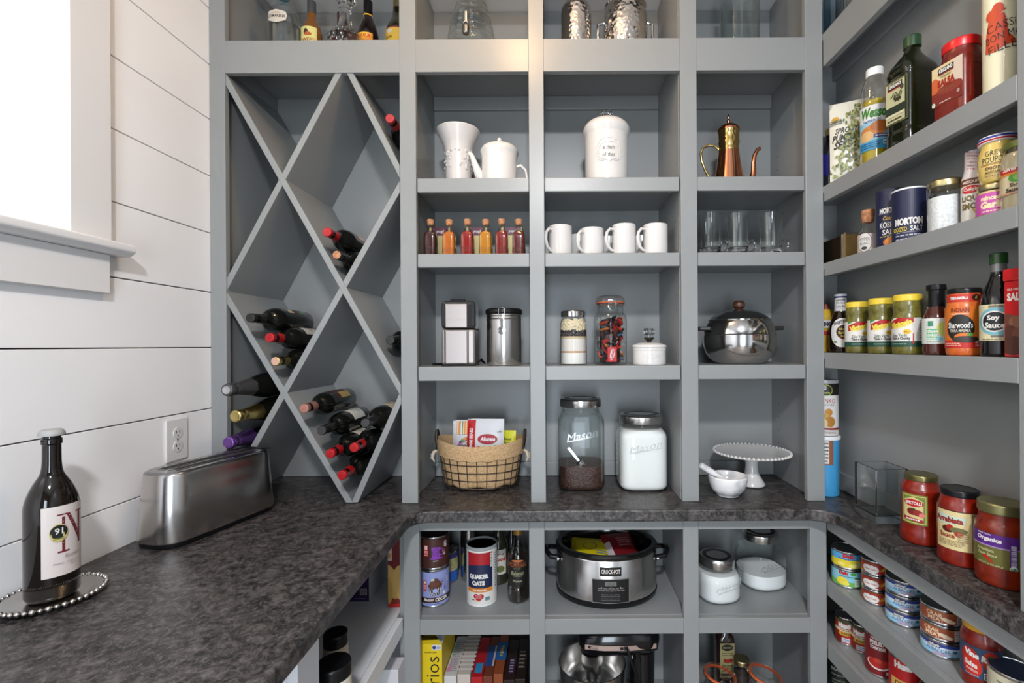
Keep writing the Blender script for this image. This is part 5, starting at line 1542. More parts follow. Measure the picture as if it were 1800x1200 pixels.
def soy(d):
    d.rect(-.046, .030, .046, .098, (226, 218, 176)); d.ell(.012, .066, .033, .026, (104, 165, 178), 24); d.ell(.004, .066, .033, .026, (120, 180, 192), 24); d.ell(-.006, .066, .032, .026, (124, 186, 198), 24); d.rect(-.018, .092, .006, .096, (130, 120, 110)); d.rect(-.014, .036, .006, .040, (130, 120, 110)); d.rect(-.007, .096, -.006, .0985, (80, 70, 60)); d.ell(-.008, .066, .024, .020, W, 20); d.ell(-.008, .066, .0205, .0175, (28, 30, 32), 20); d.text('Soy', -.010, .072, .020, .012, W, bold=.04); d.text('Sauce', -.008, .059, .032, .011, W, bold=.04); d.lines(-.03, .014, .031, .035, 1, (120, 110, 90)); d.ell(.030, .050, .014, .011, (230, 180, 130)); d.lines(.022, .040, .045, .056, 3, (140, 90, 60))


jar('soy_sauce_bottle', 'tall dark soy sauce bottle with green cap and lantern label', 'bottle', 1756, 540, .943, z4,
    [(.001, .002), (.030, 0, .003), (.0315, .005, .003), (.0315, .110, .025), (.014, .152, .02), (.0125, .168)], mat('soy_dark_glass', (.004, .003, .003), .07, 0, .25), soy, .0318, 2,
    caps=[('clear_neck', [(.0132, .150), (.0132, .176)], mat('grey_neck', (.14, .14, .14), .1, 0, .6)), ('cap', [(.0150, .176), (.0150, .196, .002), (.001, .197)], mat('dark_green_cap', s2l(30, 70, 26), .35))])
T = thing('red_tin', 'red rectangular sweets tin cut off by the right edge of the photo', 'tin', (.905, .925, z4), 0)
MB().box(0, .09, -.055, .030, 0, .142, mat('red_painted_tin', s2l(190, 24, 26), .3, 0, .4)).build('body', T, smooth=0, bevel=.003)
MB().box(-.0015, .0915, -.0565, .0315, .142, .165, mat('red_painted_tin', s2l(190, 24, 26), .3, 0, .4)).build('lid', T, smooth=0, bevel=.003)
d = Dec(); d.rect(.0, .002, .078, .139, mat('red_painted_tin', s2l(190, 24, 26), .3, 0, .4)); d.text('SALTED', .032, .112, .056, .015, W, bold=.05); d.text('MILK CHOCOLATE', .026, .126, .042, .004, W)
for i, (u, v, a, b) in enumerate(((.004, .070, .014, .012), (.022, .066, .014, .012), (.010, .046, .016, .014), (.028, .044, .014, .012), (.016, .022, .024, .018))): d.ell(u, v, a, b, [(110, 66, 50), (140, 92, 70), (92, 50, 38), (120, 70, 52), (84, 46, 36)][i], 14)
d.build('print', T, flat_map((-.0004, .026, 0), (0, -1, 0)))

# ---- on the counter, right
T = jar('bread_can', 'bright blue cardboard can with white rim in the corner of the right counter', 'can', None, None, None, None,
        [(.001, .002), (.044, 0, .002), (.0445, .150)], ink(66, 160, 215), lambda d: (d.rect(-.04, .085, .018, .150, (150, 90, 60)), d.rect(-.012, .088, .004, .148, W), d.lines(-.011, .003, .09, .146, 6, K), d.rect(.024, .06, .030, .150, (110, 170, 215)), d.lines(.024, .030, .06, .148, 12, (240, 240, 240)), d.lines(-.02, .0, .008, .014, 1, (20, 40, 80))), .0447, 12,
        caps=[('white_rim', [(.0450, .149), (.048, .151, .001), (.048, .160, .002), (.001, .161)], WHITEP)], loc=(.925, 1.632, ZC))


def panko(d):
    d.rect(-.13, .002, .13, .155, (232, 230, 226)); d.rect(-.13, .120, .13, .158, (26, 24, 20)); d.ell(-.004, .135, .020, .017, (210, 215, 70), 20); d.ell(-.004, .135, .0185, .0155, (26, 24, 20), 20); d.text('C', -.008, .142, .010, .010, W, bold=.06); d.text('Crumbs', -.004, .128, .024, .006, (200, 215, 80)); d.text('PANKO', .0, .104, .050, .014, (170, 40, 40), bold=.0); d.text('SEASONED', .0, .092, .044, .006, (120, 110, 105), bold=0); d.ell(.004, .070, .012, .011, (200, 140, 50)); d.ell(-.006, .055, .014, .011, (214, 160, 70)); d.ell(.008, .042, .016, .016, (190, 128, 44)); d.ell(-.012, .038, .012, .014, (232, 205, 150)); d.rect(-.13, .018, .13, .024, (150, 50, 36)); d.lines(-.02, .03, .006, .014, 2, (170, 150, 140))


T = jar('crumb_can', 'tall white and black breadcrumb can standing on the blue can', 'can', None, None, None, None,
        [(.001, .002), (.042, 0, .001), (.042, .157, .001), (.001, .158)], ink(228, 226, 222), panko, .0423, 12, caps=[('lid', [(.0425, .155), (.0435, .157), (.0435, .165, .002), (.001, .166)], mat('grey_lid', (.5, .5, .52), .4))], loc=(.925, 1.632, ZC + .2045))

T = thing('square_glass_vase', 'square thick clear glass vase with heavy base on the right counter', 'vase', (.956, 1.395, ZC))


def sqring(h, z, rr=.004): return [(x, y, z) for x, y in ((-h, -h), (h, -h), (h, h), (-h, h))]


hh, hi_ = .0475, .0415
vs = sqring(hh, 0) + sqring(hh, .156) + sqring(hi_, .156) + sqring(hi_, .022)
fs = [(3, 2, 1, 0)]
for k in range(3):
    for i in range(4): fs.append((k * 4 + i, k * 4 + (i + 1) % 4, (k + 1) * 4 + (i + 1) % 4, (k + 1) * 4 + i))
fs.append((12, 13, 14, 15))
MB().add(vs, fs, RGLASS).build('vase_body', T, smooth=0, bevel=.0015)

RED1 = sauce((138, 30, 8), (108, 16, 4), 50)


def bertolli(d):
    d.rect(-.034, .052, .026, .128, (120, 140, 50)); d.rect(-.031, .055, .023, .125, (214, 196, 120)); d.rect(-.029, .057, .021, .123, (120, 140, 50)); d.poly([(-.026, .060), (.017, .060), (.017, .112), (-.004, .122), (-.026, .112)], (220, 200, 140)); d.ell(-.004, .106, .022, .0095, (190, 24, 28)); d.text('BERTOLLI', -.004, .106, .036, .008, W, bold=.04); d.ell(-.006, .084, .012, .009, (130, 28, 22)); d.ell(.006, .082, .010, .008, (150, 36, 26)); d.ell(-.004, .090, .006, .003, (40, 70, 30)); d.poly([(-.026, .070), (.017, .066), (.017, .058), (-.026, .062)], (170, 20, 40)); d.lines(-.02, .012, .060, .068, 1, W); d.ell(.014, .078, .006, .006, (230, 120, 110))


jar('pasta_sauce_jar', 'red pasta sauce jar with dull gold lid and green bordered label beside the glass vase', 'jar', 1619, 900, .950, ZC,
    [(.001, .003), (.043, 0, .006), (.0465, .008, .005), (.0465, .026, .01), (.0435, .040, .008), (.0435, .128, .006), (.0450, .138, .01), (.035, .156, .006), (.0345, .170)], RED1, bertolli, .0438, -16,
    caps=[lid_cap(.036, .160, .176, mat('dull_gold_lid', s2l(120, 112, 70), .3, .8))], group='pasta sauce jars on the right counter')


def arrab(d):
    d.rect(-.042, .038, .040, .128, (226, 206, 150)); d.rect(-.042, .126, .040, .132, (40, 26, 22)); d.rect(-.042, .034, .040, .038, (30, 24, 20)); d.poly([(-.042, .094), (.016, .098), (.020, .114), (-.042, .118)], (196, 216, 200)); d.text('Arrabiata', -.014, .106, .056, .014, (150, 40, 26), bold=.06); d.ell(-.014, .084, .012, .008, (90, 30, 20)); d.ell(-.010, .088, .007, .007, (170, 40, 24)); d.ell(.006, .084, .016, .007, (110, 106, 60)); d.ell(.006, .076, .008, .006, (170, 40, 26)); d.text('Sauce', -.016, .070, .030, .011, (160, 60, 36), bold=.03); d.lines(-.034, .018, .046, .060, 4, (150, 130, 90)); d.lines(.004, .024, .058, .080, 5, (160, 140, 100)); d.rect(.028, .038, .040, .126, (176, 160, 116)); d.lines(.029, .039, .04, .124, 18, (90, 80, 60))


jar('pasta_sauce_jar', 'red pasta sauce jar with black lid and cream illustrated label, middle of the three', 'jar', 1687, 950, .949, ZC,
    [(.001, .003), (.040, 0, .006), (.0425, .008, .005), (.0425, .132, .014), (.0355, .150, .006), (.035, .166)], RED1, arrab, .0428, -10,
    caps=[lid_cap(.037, .158, .174, BLACKP)], group='pasta sauce jars on the right counter')


def organics(d):
    d.rect(-.060, .044, .070, .112, (110, 106, 44)); d.rect(-.060, .086, .070, .112, (92, 36, 140)); d.rect(-.060, .084, .070, .087, (170, 140, 190)); d.text('Organics', -.018, .099, .044, .012, W, bold=.05); d.text('SIMPLE TRUTH', -.026, .109, .026, .003, W); d.text('Arrabbiata', -.024, .076, .032, .006, (210, 205, 160)); d.text('Pasta Sauce', -.020, .067, .034, .006, (210, 205, 160)); d.poly([(-.030, .062), (-.010, .050), (-.008, .052), (-.022, .066)], (190, 34, 24)); d.text('NET WT 24 OZ (680 g)', -.016, .047, .044, .004, (210, 205, 160)); d.rect(.016, .050, .028, .098, (92, 36, 140))
    for k in range(4): d.rect(.018, .053 + k * .011, .026, .062 + k * .011, (215, 210, 225)); d.lines(.0185, .0255, .054 + k * .011, .061 + k * .011, 2, (92, 36, 140))
    d.ell(.022, .0475, .006, .006, W); d.ell(.022, .0465, .005, .0035, (60, 140, 110)); d.rect(.042, .044, .068, .100, (215, 212, 205)); d.lines(.043, .066, .046, .098, 12, K)


jar('pasta_sauce_jar', 'largest-looking red pasta sauce jar with pale gold lid and purple and olive label', 'jar', 1762, 980, .958, ZC,
    [(.001, .003), (.043, 0, .006), (.046, .008, .005), (.046, .124, .012), (.039, .138, .006), (.0385, .156)], sauce((132, 38, 8), (104, 22, 4), 50), organics, .0463, -6,
    caps=[lid_cap(.0415, .152, .1745, mat('pale_gold_lid', s2l(150, 145, 100), .3, .8))], group='pasta sauce jars on the right counter')

# ---- lower right shelves: tins
def tin(label, loc, r, h, deco=None, off=0, group='tins on the lower right shelves', top=None, paper=None, name='food_tin', cat='tin'):
    T = thing(name, label, cat, loc, 0, group)
    ST = mat('tin_metal', (.55, .55, .56), .25, 1)
    MB().lathe(fil([(.001, .002), (r * .95, .0, .001), (r, .001, .001), (r, .004, .001), (r * .985, .006), (r * .985, h - .006), (r, h - .004, .001), (r, h - .001, .001), (r * .96, h, .001), (r * .94, h - .003, .001), (.001, h - .003)]), ST, 44).build('can_body', T)
    if top: MB().lathe([(r * .92, h - .0028), (.001, h - .0024)], top, 36, cap=False).build('top_disc', T)
    if deco:
        d = Dec()
        if paper: d.rect(-r * 1.9, .0065, r * 1.9, h - .0065, paper)
        deco(d, h, r); wrap(d, T, r * .988, a0=face(loc, off))
    return T


def dole1(d, h, r):
    d.rect(-r * 1.9, .0065, r * 1.9, h * .5, (232, 214, 50)); d.ell(0, h * .42, r * .9, h * .16, (232, 210, 40)); d.rect(-r * 1.9, h * .55, r * 1.9, h - .0065, (90, 170, 220)); d.text('Dole', 0, h * .78, .032, .014, RD, bold=.12); d.text('Pineapple Chunks', .0, h * .58, .056, .007, (60, 60, 120), bold=.02); d.ell(-.020, h * .30, .010, .006, (245, 230, 120)); d.ell(.014, h * .26, .014, .006, (245, 232, 130)); d.rect(.026, h * .2, .034, h * .42, (200, 205, 215))


def dole2(d, h, r):
    d.rect(-r * 1.9, .0065, r * 1.9, h * .35, (110, 185, 90)); d.text('Dole', -.014, h * .80, .026, .011, RD, bold=.12); d.text('crushed pineapple', -.004, h * .62, .046, .006, (60, 100, 60)); d.ell(-.018, h * .36, .016, .012, (240, 220, 60)); d.ell(-.010, h * .26, .012, .006, (245, 228, 90)); d.ell(.012, h * .80, .008, .005, (70, 150, 60)); d.rect(.016, h * .15, .032, h * .56, (230, 235, 225)); d.rect(.016, h * .52, .032, h * .62, (40, 120, 70)); d.lines(.017, .031, h * .17, h * .50, 4, (80, 110, 90))


def chili(d, h, r):
    d.rect(-r * 1.9, h * .80, r * 1.9, h - .0065, (222, 150, 60)); d.ell(-.014, h * .42, .022, h * .30, W, 20); d.text('Green Chiles', -.014, h * .42, .030, .005, RD); d.ell(-.024, h * .78, .006, .004, (60, 110, 150)); d.ell(.020, h * .5, .012, .005, (220, 140, 50), rot=.5); d.ell(.022, h * .48, .007, .003, (240, 190, 90), rot=.5); d.rect(.034, .0065, .040, h - .0065, (70, 110, 50))
    for i in range(8): d.ell(-.034 + i * .010, h * .78, .006, .005, (150, 44, 30), 8)


def tuna(d, h, r):
    d.rect(-r * 1.9, h * .66, r * 1.9, h - .0065, (40, 66, 150)); d.poly([(-r * 1.6, h * .40), (r, h * .52), (r * 1.6, h * .3), (r * 1.6, .0065), (-r * 1.6, .0065)], (150, 205, 232)); d.rect(-.026, h * .60, -.001, h * .80, (26, 22, 24)); d.text('KIRKLAND', -.0135, h * .70, .022, .0055, W, bold=.05); d.text('ALBACORE', -.006, h * .46, .046, .0085, (40, 70, 130), bold=.0); d.text('SOLID WHITE TUNA', .004, h * .33, .040, .0045, (215, 130, 150)); d.text('IN WATER', .000, h * .23, .022, .004, (215, 110, 130)); d.ell(.028, h * .50, .005, .0035, (60, 100, 150)); d.lines(.018, .036, h * .16, h * .27, 1, (40, 50, 90)); d.rect(.042, h * .14, .056, h * .62, (225, 228, 235)); d.lines(.043, .055, h * .16, h * .6, 4, (60, 70, 110))


def crab(d, h, r):
    d.rect(-r * 1.9, h * .80, r * 1.9, h - .0065, (190, 120, 50)); d.text('CRAB', -.018, h * .62, .032, .009, (238, 214, 180), bold=.02); d.text('MEAT', -.014, h * .36, .032, .009, (238, 214, 180), bold=.02); d.poly([(.0, h * .5), (.026, h * .36), (.024, h * .26), (-.004, h * .42)], (232, 190, 150)); d.ell(.010, h * .38, .014, .005, (244, 220, 190), rot=-.3); d.rect(.028, h * .16, .052, h * .80, (214, 210, 208)); d.text('Nutrition Facts', .038, h * .72, .018, .004, K); d.lines(.029, .051, h * .18, h * .62, 4, (90, 90, 90))


z5 = .6705


def wloc(px, py, X, z): a, b = U(px, py); return (X, X / a, z)


def stack(px, py, X, z, specs, r, group=None):
    l0 = wloc(px, py, X, z)
    for h, dc, lb, pp, off in specs:
        tin(lb, (l0[0], l0[1], z), r, h, dc, off, paper=pp); z += h + .0006


stack(1489, 1000, .920, z5, [(.058, dole2, 'pineapple tin with green and blue label at the bottom of the corner stack', (140, 205, 225), 6), (.054, dole1, 'yellow and blue pineapple tin on top of the corner stack', (120, 185, 220), 6)], .0435)
stack(1538, 1020, .938, z5, [(.042, chili, 'lowest of the three red chile tins', (176, 62, 34), 4), (.042, chili, 'middle of the three red chile tins', (176, 62, 34), 4), (.042, chili, 'topmost red chile tin half hidden by the counter edge', (190, 40, 34), 4)], .0335)
stack(1589, 1050, .950, z5, [(.040, tuna, 'bottom tuna tin of the stack of three blue and white ones', (206, 222, 236), 2), (.040, tuna, 'middle tuna tin of the stack of three blue and white ones', (206, 222, 236), 6), (.040, tuna, 'top tuna tin half hidden under the counter edge', (206, 222, 236), 8)], .0425)
stack(1655, 1100, .950, z5, [(.040, tuna, 'blue and white tuna tin under the two brown crab meat tins', (206, 222, 236), -2), (.038, crab, 'lower brown crab meat tin standing on the tuna tin', (168, 84, 48), -4), (.038, crab, 'upper brown crab meat tin just under the counter edge', (168, 84, 48), 4)], .0425)


def vine(d):
    d.rect(-.055, .022, .055, .078, (48, 72, 104)); d.ell(-.022, .056, .020, .018, (184, 34, 24)); d.ell(.022, .058, .018, .018, (190, 40, 26)); d.ell(-.016, .042, .021, .019, (200, 44, 28)); d.ell(.022, .066, .007, .003, (60, 110, 50)); d.text('Vine Ripe', .0, .060, .066, .014, W, bold=.06, rot=-.12); d.text('Salsa', -.018, .045, .028, .010, W, bold=.04, rot=-.1); d.text('medium', -.016, .035, .024, .006, W, bold=.0, rot=-.1); d.rect(.008, .024, .020, .036, W); d.rect(.0095, .0255, .0185, .0345, (30, 40, 60)); d.text('10', .014, .030, .006, .006, W); d.lines(.024, .034, .026, .034, 2, W); d.lines(-.03, 0, .024, .028, 1, (150, 170, 190))


jar('salsa_jar', 'red vine ripe salsa jar with yellow lid under the right counter', 'jar', 1725, 1150, .945, z5,
    [(.001, .003), (.040, 0, .005), (.0425, .008, .005), (.0425, .088, .010), (.0375, .100, .004), (.037, .112)], RED1, vine, .0428, -4,
    caps=[lid_cap(.0385, .104, .118, mat('yellow_jar_lid', s2l(200, 150, 40), .35))])


def chick(d, h, r):
    d.rect(-r * 1.9, .0065, r * 1.9, h * .40, (30, 30, 28)); d.text('CHICKEN BREAST', .0, h * .27, .070, .011, W, bold=.06); d.text('hand packed', -.008, h * .74, .040, .006, (60, 60, 50)); d.text('NATURAL IN WATER', .0, h * .55, .055, .005, (60, 60, 50)); d.poly([(.01, h * .5), (.05, h * .7), (.05, h * .45)], (90, 150, 70))


l_ = wloc(1783, 1180, .950, z5)
tin('cream and black chicken breast tin at the right end under the counter', l_, .0425, .082, chick, 0, paper=(214, 208, 180), top=mat('blue_plastic', (.02, .04, .09), .4))
z6 = .470


def hunts(d, h, r):
    d.rect(r * 1.05, .0065, r * 1.9, h - .0065, (70, 120, 50)); d.text("Hunt's", -.004, h * .72, .042, .018, W, bold=.1); d.rect(-r * 1.9, h * .50, r * 1.05, h * .60, (226, 214, 180)); d.lines(-.02, .025, h * .52, h * .58, 1, (120, 40, 30)); d.rect(-.022, h * .36, .024, h * .50, (205, 160, 50)); d.text('paste', -.002, h * .43, .026, .008, (90, 40, 20)); d.ell(.014, h * .22, .018, .016, (206, 56, 36)); d.ell(-.022, h * .2, .010, .012, (120, 30, 24)); d.rect(-.014, h * .12, .008, h * .28, (215, 220, 225)); d.lines(-.013, .007, h * .14, h * .26, 2, (60, 90, 150)); d.rect(-r * 1.9, h - .016, r * 1.9, h - .0065, (70, 76, 44)); d.ell(.018, h * .12, .006, .006, (60, 66, 50))


def peeled(d, h, r):
    d.text('WHOLE', -.010, h * .92, .030, .007, W); d.text('PEELED', -.008, h * .82, .036, .012, W, bold=.05); d.text('TOMATOES', -.006, h * .70, .040, .010, W, bold=.05); d.ell(-.004, h * .32, .030, .016, W, 20); d.ell(-.004, h * .34, .027, .014, (190, 40, 30), 20); d.ell(-.006, h * .40, .010, .006, (214, 70, 50)); d.rect(.014, h * .10, .022, h * .18, (220, 200, 190)); d.ell(.034, h * .14, .005, .006, (220, 200, 190)); d.rect(.032, h * .55, .042, h * .66, (225, 220, 215))


def diced(d, h, r):
    d.text("Hunt's", 0, h * .84, .050, .020, W, bold=.08); d.rect(-r * 1.9, .0065, r * 1.9, h * .20, (200, 40, 30)); d.poly([(-.034, h * .52), (.036, h * .50), (.036, h * .26), (-.034, h * .28)], (216, 170, 90)); d.text('DICED', 0, h * .42, .046, .013, (110, 36, 24), bold=.04); d.rect(-.03, h * .27, .032, h * .33, (60, 130, 90)); d.lines(-.02, .025, h * .275, h * .325, 1, W)


tin('small red tomato paste tin, nearest the corner on the second shelf', wloc(1487, 1140, .93, z6), .0297, .086, hunts, 6, paper=(170, 36, 28))
tin('second red tomato tin behind the front one', wloc(1515, 1140, .955, z6), .0297, .086, hunts, 0, paper=(170, 36, 28))
tin('dark red peeled tomatoes tin with a white bowl picture', wloc(1547, 1150, .945, z6), .0385, .118, peeled, 0, paper=(128, 24, 26))
tin('bright red diced tomatoes tin with tan label band', wloc(1592, 1180, .945, z6), .0385, .118, diced, -2, paper=(196, 26, 30))
tin('red and brown tin cut off at the bottom edge of the photo', wloc(1650, 1190, .95, z6), .0385, .098, hunts, -4, paper=(150, 60, 40))
z7 = .262
tin('dark green tin on the third shelf under the side counter', wloc(1475, 1195, .945, z7), .0385, .112, lambda d, h, r: (d.text('BEANS', -.004, h * .82, .040, .010, (190, 190, 180)), d.text('Organic', -.002, h * .66, .042, .008, (160, 165, 150)), d.lines(-.02, .02, h * .3, h * .55, 3, (130, 140, 120))), 0, paper=(34, 42, 36))


SCZ = {'bright blue cardboard': 1.265, 'tall white and black bread': 1.14, 'tall pale bag of green': 1.32, 'vegetable oil bottle with white': 1.29, 'large square dark green olive': 1.11, 'large squarish salsa': 1.11, 'small corked pepper': 1.28, 'navy blue can of kosher': 1.26, 'round navy blue can': 1.17,
       'glass jar three quarters': 1.09, 'liquid smoke bottle': 1.14, 'short jar of minced': 1.05, 'yellow mustard jar': 1.15, 'tall sauerkraut': 1.06, 'dark barbecue sauce': 1.09,
       'the three green salsa': 1.46, 'rightmost and largest-looking green': 1.46, 'brown sesame garlic': 1.16, 'orange tikka': 1.27, 'tall dark soy': 1.12, 'red rectangular sweets': 1.07, 'red vine ripe': 1.2}
for o in list(col.objects):
    if o.parent is None and 'label' in o:
        for k_, s_ in SCZ.items():
            if k_ in o['label']: o.scale.z = s_
for o in col.objects:
    if o.get('label', '').startswith('yellow mustard jar'): o.location.z = z3 + .0695 * 1.05 + .0006
    if o.get('label', '').startswith('red vine ripe'): o.scale.x = o.scale.y = .86

# ------------------------------------------------------------------ left counter: toaster, bottle, platter, outlet
T = thing('toaster', 'long-slot stainless steel toaster on the left counter against the white wall', 'toaster', (-1.003, 1.372, ZC), R(-14))
TL, TW, TH = .175, .0725, .192


def stad(hx, hy, rr, n=14):
    """rounded end outline, hx half width, hy half length"""
    pts = []
    for cx, cy, a0 in ((hx - rr, hy - rr * 1.0, 0), (-hx + rr, hy - rr * 1.0, 90), (-hx + rr, -hy + rr, 180), (hx - rr, -hy + rr, 270)):
        for i in range(n + 1):
            a = R(a0 + 90 * i / n); pts.append((cx + rr * cos(a), cy + rr * sin(a)))
    return pts


def loft(levels, m, cap0=True, cap1=True):
    mb = MB(); vs = []; n = len(levels[0][1])
    for z, pts in levels: vs += [(x, y, z) for x, y in pts]
    fs = [(j * n + i, j * n + (i + 1) % n, (j + 1) * n + (i + 1) % n, (j + 1) * n + i) for j in range(len(levels) - 1) for i in range(n)]
    if cap0: fs.append(tuple(range(n - 1, -1, -1)))
    if cap1: fs.append(tuple(range((len(levels) - 1) * n, len(levels) * n)))
    return mb.add(vs, fs, m)


loft([(0, stad(TW - .006, TL - .006, .05)), (.004, stad(TW - .003, TL - .003, .053)), (.016, stad(TW - .002, TL - .002, .055))], BLACKP).build('base', T)
loft([(.014, stad(TW, TL, .056)), (.018, stad(TW + .001, TL + .001, .056)), (.10, stad(TW - .003, TL - .004, .055)), (TH - .012, stad(TW - .009, TL - .010, .050)), (TH - .006, stad(TW - .011, TL - .012, .048))], STEEL, cap1=False).build('steel_body', T, smooth=50)
TOPM = mat('toaster_top_steel', (.34, .34, .35), .18, 1)
loft([(TH - .0062, stad(TW - .0115, TL - .0125, .048)), (TH - .003, stad(TW - .0125, TL - .0135, .047)), (TH, stad(TW - .018, TL - .02, .042))], TOPM, cap1=False).build('top_rim', T, smooth=50)
# top plate with two slots
tp = MB()
o4 = stad(TW - .018, TL - .02, .042)
tp.prism([(x, y) for x, y in o4], TH - .0045, TH - .0002, TOPM)
tp.build('top_plate', T, smooth=0)
for sx in (-.020, .020):
    MB().box(sx - .0125, sx + .0125, -.127, .130, TH - .0002, TH + .0012, mat('slot_rim', (.55, .55, .55), .15, 1)).build('slot_frame', T, smooth=0, bevel=.0006)
    MB().box(sx - .0100, sx + .0100, -.123, .126, TH + .0012, TH + .0015, mat('slot_dark', (.006, .006, .006), .8)).build('slot', T, smooth=0)
    MB().box(sx - .0015, sx - .0004, -.118, .123, TH + .0016, TH + .0022, mat('bread_guide', (.30, .28, .22), .4, .8)).build('bread_guide', T, smooth=0)
MB().box(-.012, .012, TL - .012, TL + .012, .125, .139, BLACKP).build('lever', T, smooth=0, bevel=.003)
MB().box(-.052, .052, TL - .030, TL - .022, TH - .0002, TH + .003, BLACKP).build('end_trim', T, smooth=0, bevel=.001)

PEW = mat('polished_pewter', (.60, .58, .56), .22, 1)
px_, py_ = -1.040, .972
T = thing('beaded_platter', 'small round pewter platter with beaded rim under the dark bottle', 'platter', (px_, py_, ZC))
MB().lathe(fil([(.001, .001), (.055, 0, .002), (.066, .004, .004), (.078, .010, .002), (.078, .012), (.064, .0075, .004), (.055, .0045, .002), (.001, .0045)]), PEW, 56, cap=False).build('dish', T)
NB = 46
bead = MB().ball((0, 0, 0), .0048, PEW, 10).build('bead', T)
bead.location = (.0805, 0, .0115)
for i in range(1, NB):
    o = bead.copy(); col.objects.link(o); o.parent = T
    a = 2 * pi * i / NB; k = 1 + .12 * sin(i * 2.7)
    o.location = (.0805 * cos(a), .0805 * sin(a), .0115); o.scale = (k, k, k)

BRG = mat('brown_black_glass', (.006, .0035, .002), .06, 0, .25)
T = vessel('wine_bottle', 'standing dark wine bottle with big red letter N label and grey stopper', 'bottle', (px_, py_, ZC + .0047),
           [(.001, .006), (.034, 0, .004), (.0395, .006, .006), (.0415, .012), (.0415, .190, .03), (.030, .222, .02), (.0165, .245, .012), (.0145, .265, .01), (.0140, .318), ], BRG,
           caps=[('neck_ring', [(.0143, .301), (.0160, .303, .001), (.0160, .312, .001), (.0145, .314)], BRG), ('stopper', [(.0150, .3182), (.0205, .319, .001), (.0205, .324, .002), (.0165, .331, .002), (.001, .332)], mat('grey_rubber', (.36, .36, .36), .5))])
d = Dec(); d.rect(-.024, .052, .046, .150, (226, 216, 212))
RR = (120, 40, 50)
d.poly([(.000, .138), (.010, .138), (.034, .092), (.034, .106), (.018, .138), (.018, .138), (.034, .108), (.034, .092), (.030, .092), (.011, .128), (.0105, .128)][:4] + [(.016, .138)], RR)
d.rect(.004, .086, .0085, .134, RR); d.rect(-.002, .084, .015, .0865, RR); d.rect(-.003, .1365, .012, .1385, RR); d.poly([(.031, .092), (.036, .092), (.036, .138), (.031, .138)], RR); d.rect(.026, .1365, .042, .1385, RR)
rd = random.Random(6)
for i in range(70): d.ell(rd.uniform(.002, .036), rd.uniform(.088, .138), .0007, .0005, (226, 216, 212), 5)
d.ell(-.0005, .113, .0125, .0125, (205, 190, 120), 24); d.ell(-.0005, .1145, .0118, .0095, (24, 24, 22), 24); d.text('91', -.0005, .1155, .011, .009, (230, 230, 225), bold=.02); d.lines(-.008, .007, .1035, .1075, 2, (80, 90, 40))
d.text('Nouveau', .020, .079, .026, .006, (130, 110, 110), shear=.4, bold=-.01, rot=.05); d.text('Malbec  Cabernet', .011, .070, .038, .003, (150, 140, 140), bold=-.01); d.text('2014', .020, .066, .010, .003, (140, 130, 130), bold=-.01)
d.build('label', T, lambda u, v, off: cyl_map(.0416, 0, R(46.9 + 13))(u * 1.05, .050 + (v - .052) * 1.38, off), step=.004)
T.scale.z = 1.04

OUTM = mat('outlet_plastic', (.74, .73, .73), .3)
T = thing('wall_outlet', 'white double power outlet on the white board wall behind the toaster', 'outlet', (XL, 1.405, 1.157))
MB().box(.0006, .006, -.040, .040, -.062, .062, OUTM).build('cover_plate', T, smooth=0, bevel=.003)
for s_ in (-1, 1):
    f = MB().lathe([(.0165, 0), (.0165, .002), (.001, .002)], mat('outlet_face', (.68, .67, .67), .3), 28, M=Matrix.Translation((.006, 0, s_ * .020)) @ Matrix.Rotation(pi / 2, 4, 'Y')).build('socket', T)
    for yy in (-.006, .006): MB().box(.0079, .0083, yy - .0012, yy + .0012, s_ * .020 - .001, s_ * .020 + .007, GROOVE).build('slot', f, smooth=0)
    MB().lathe([(.0024, 0), (.0024, .0004), (.0001, .0004)], GROOVE, 10, M=Matrix.Translation((.0079, 0, s_ * .020 - .008)) @ Matrix.Rotation(pi / 2, 4, 'Y')).build('earth_hole', f)
MB().lathe([(.003, 0), (.003, .001), (.001, .0015)], CHROME, 12, M=Matrix.Translation((.006, 0, 0)) @ Matrix.Rotation(pi / 2, 4, 'Y')).build('screw', T)

# ------------------------------------------------------------------ base cabinet, upper bays
zb = .5525
BR = (66, 34, 26)


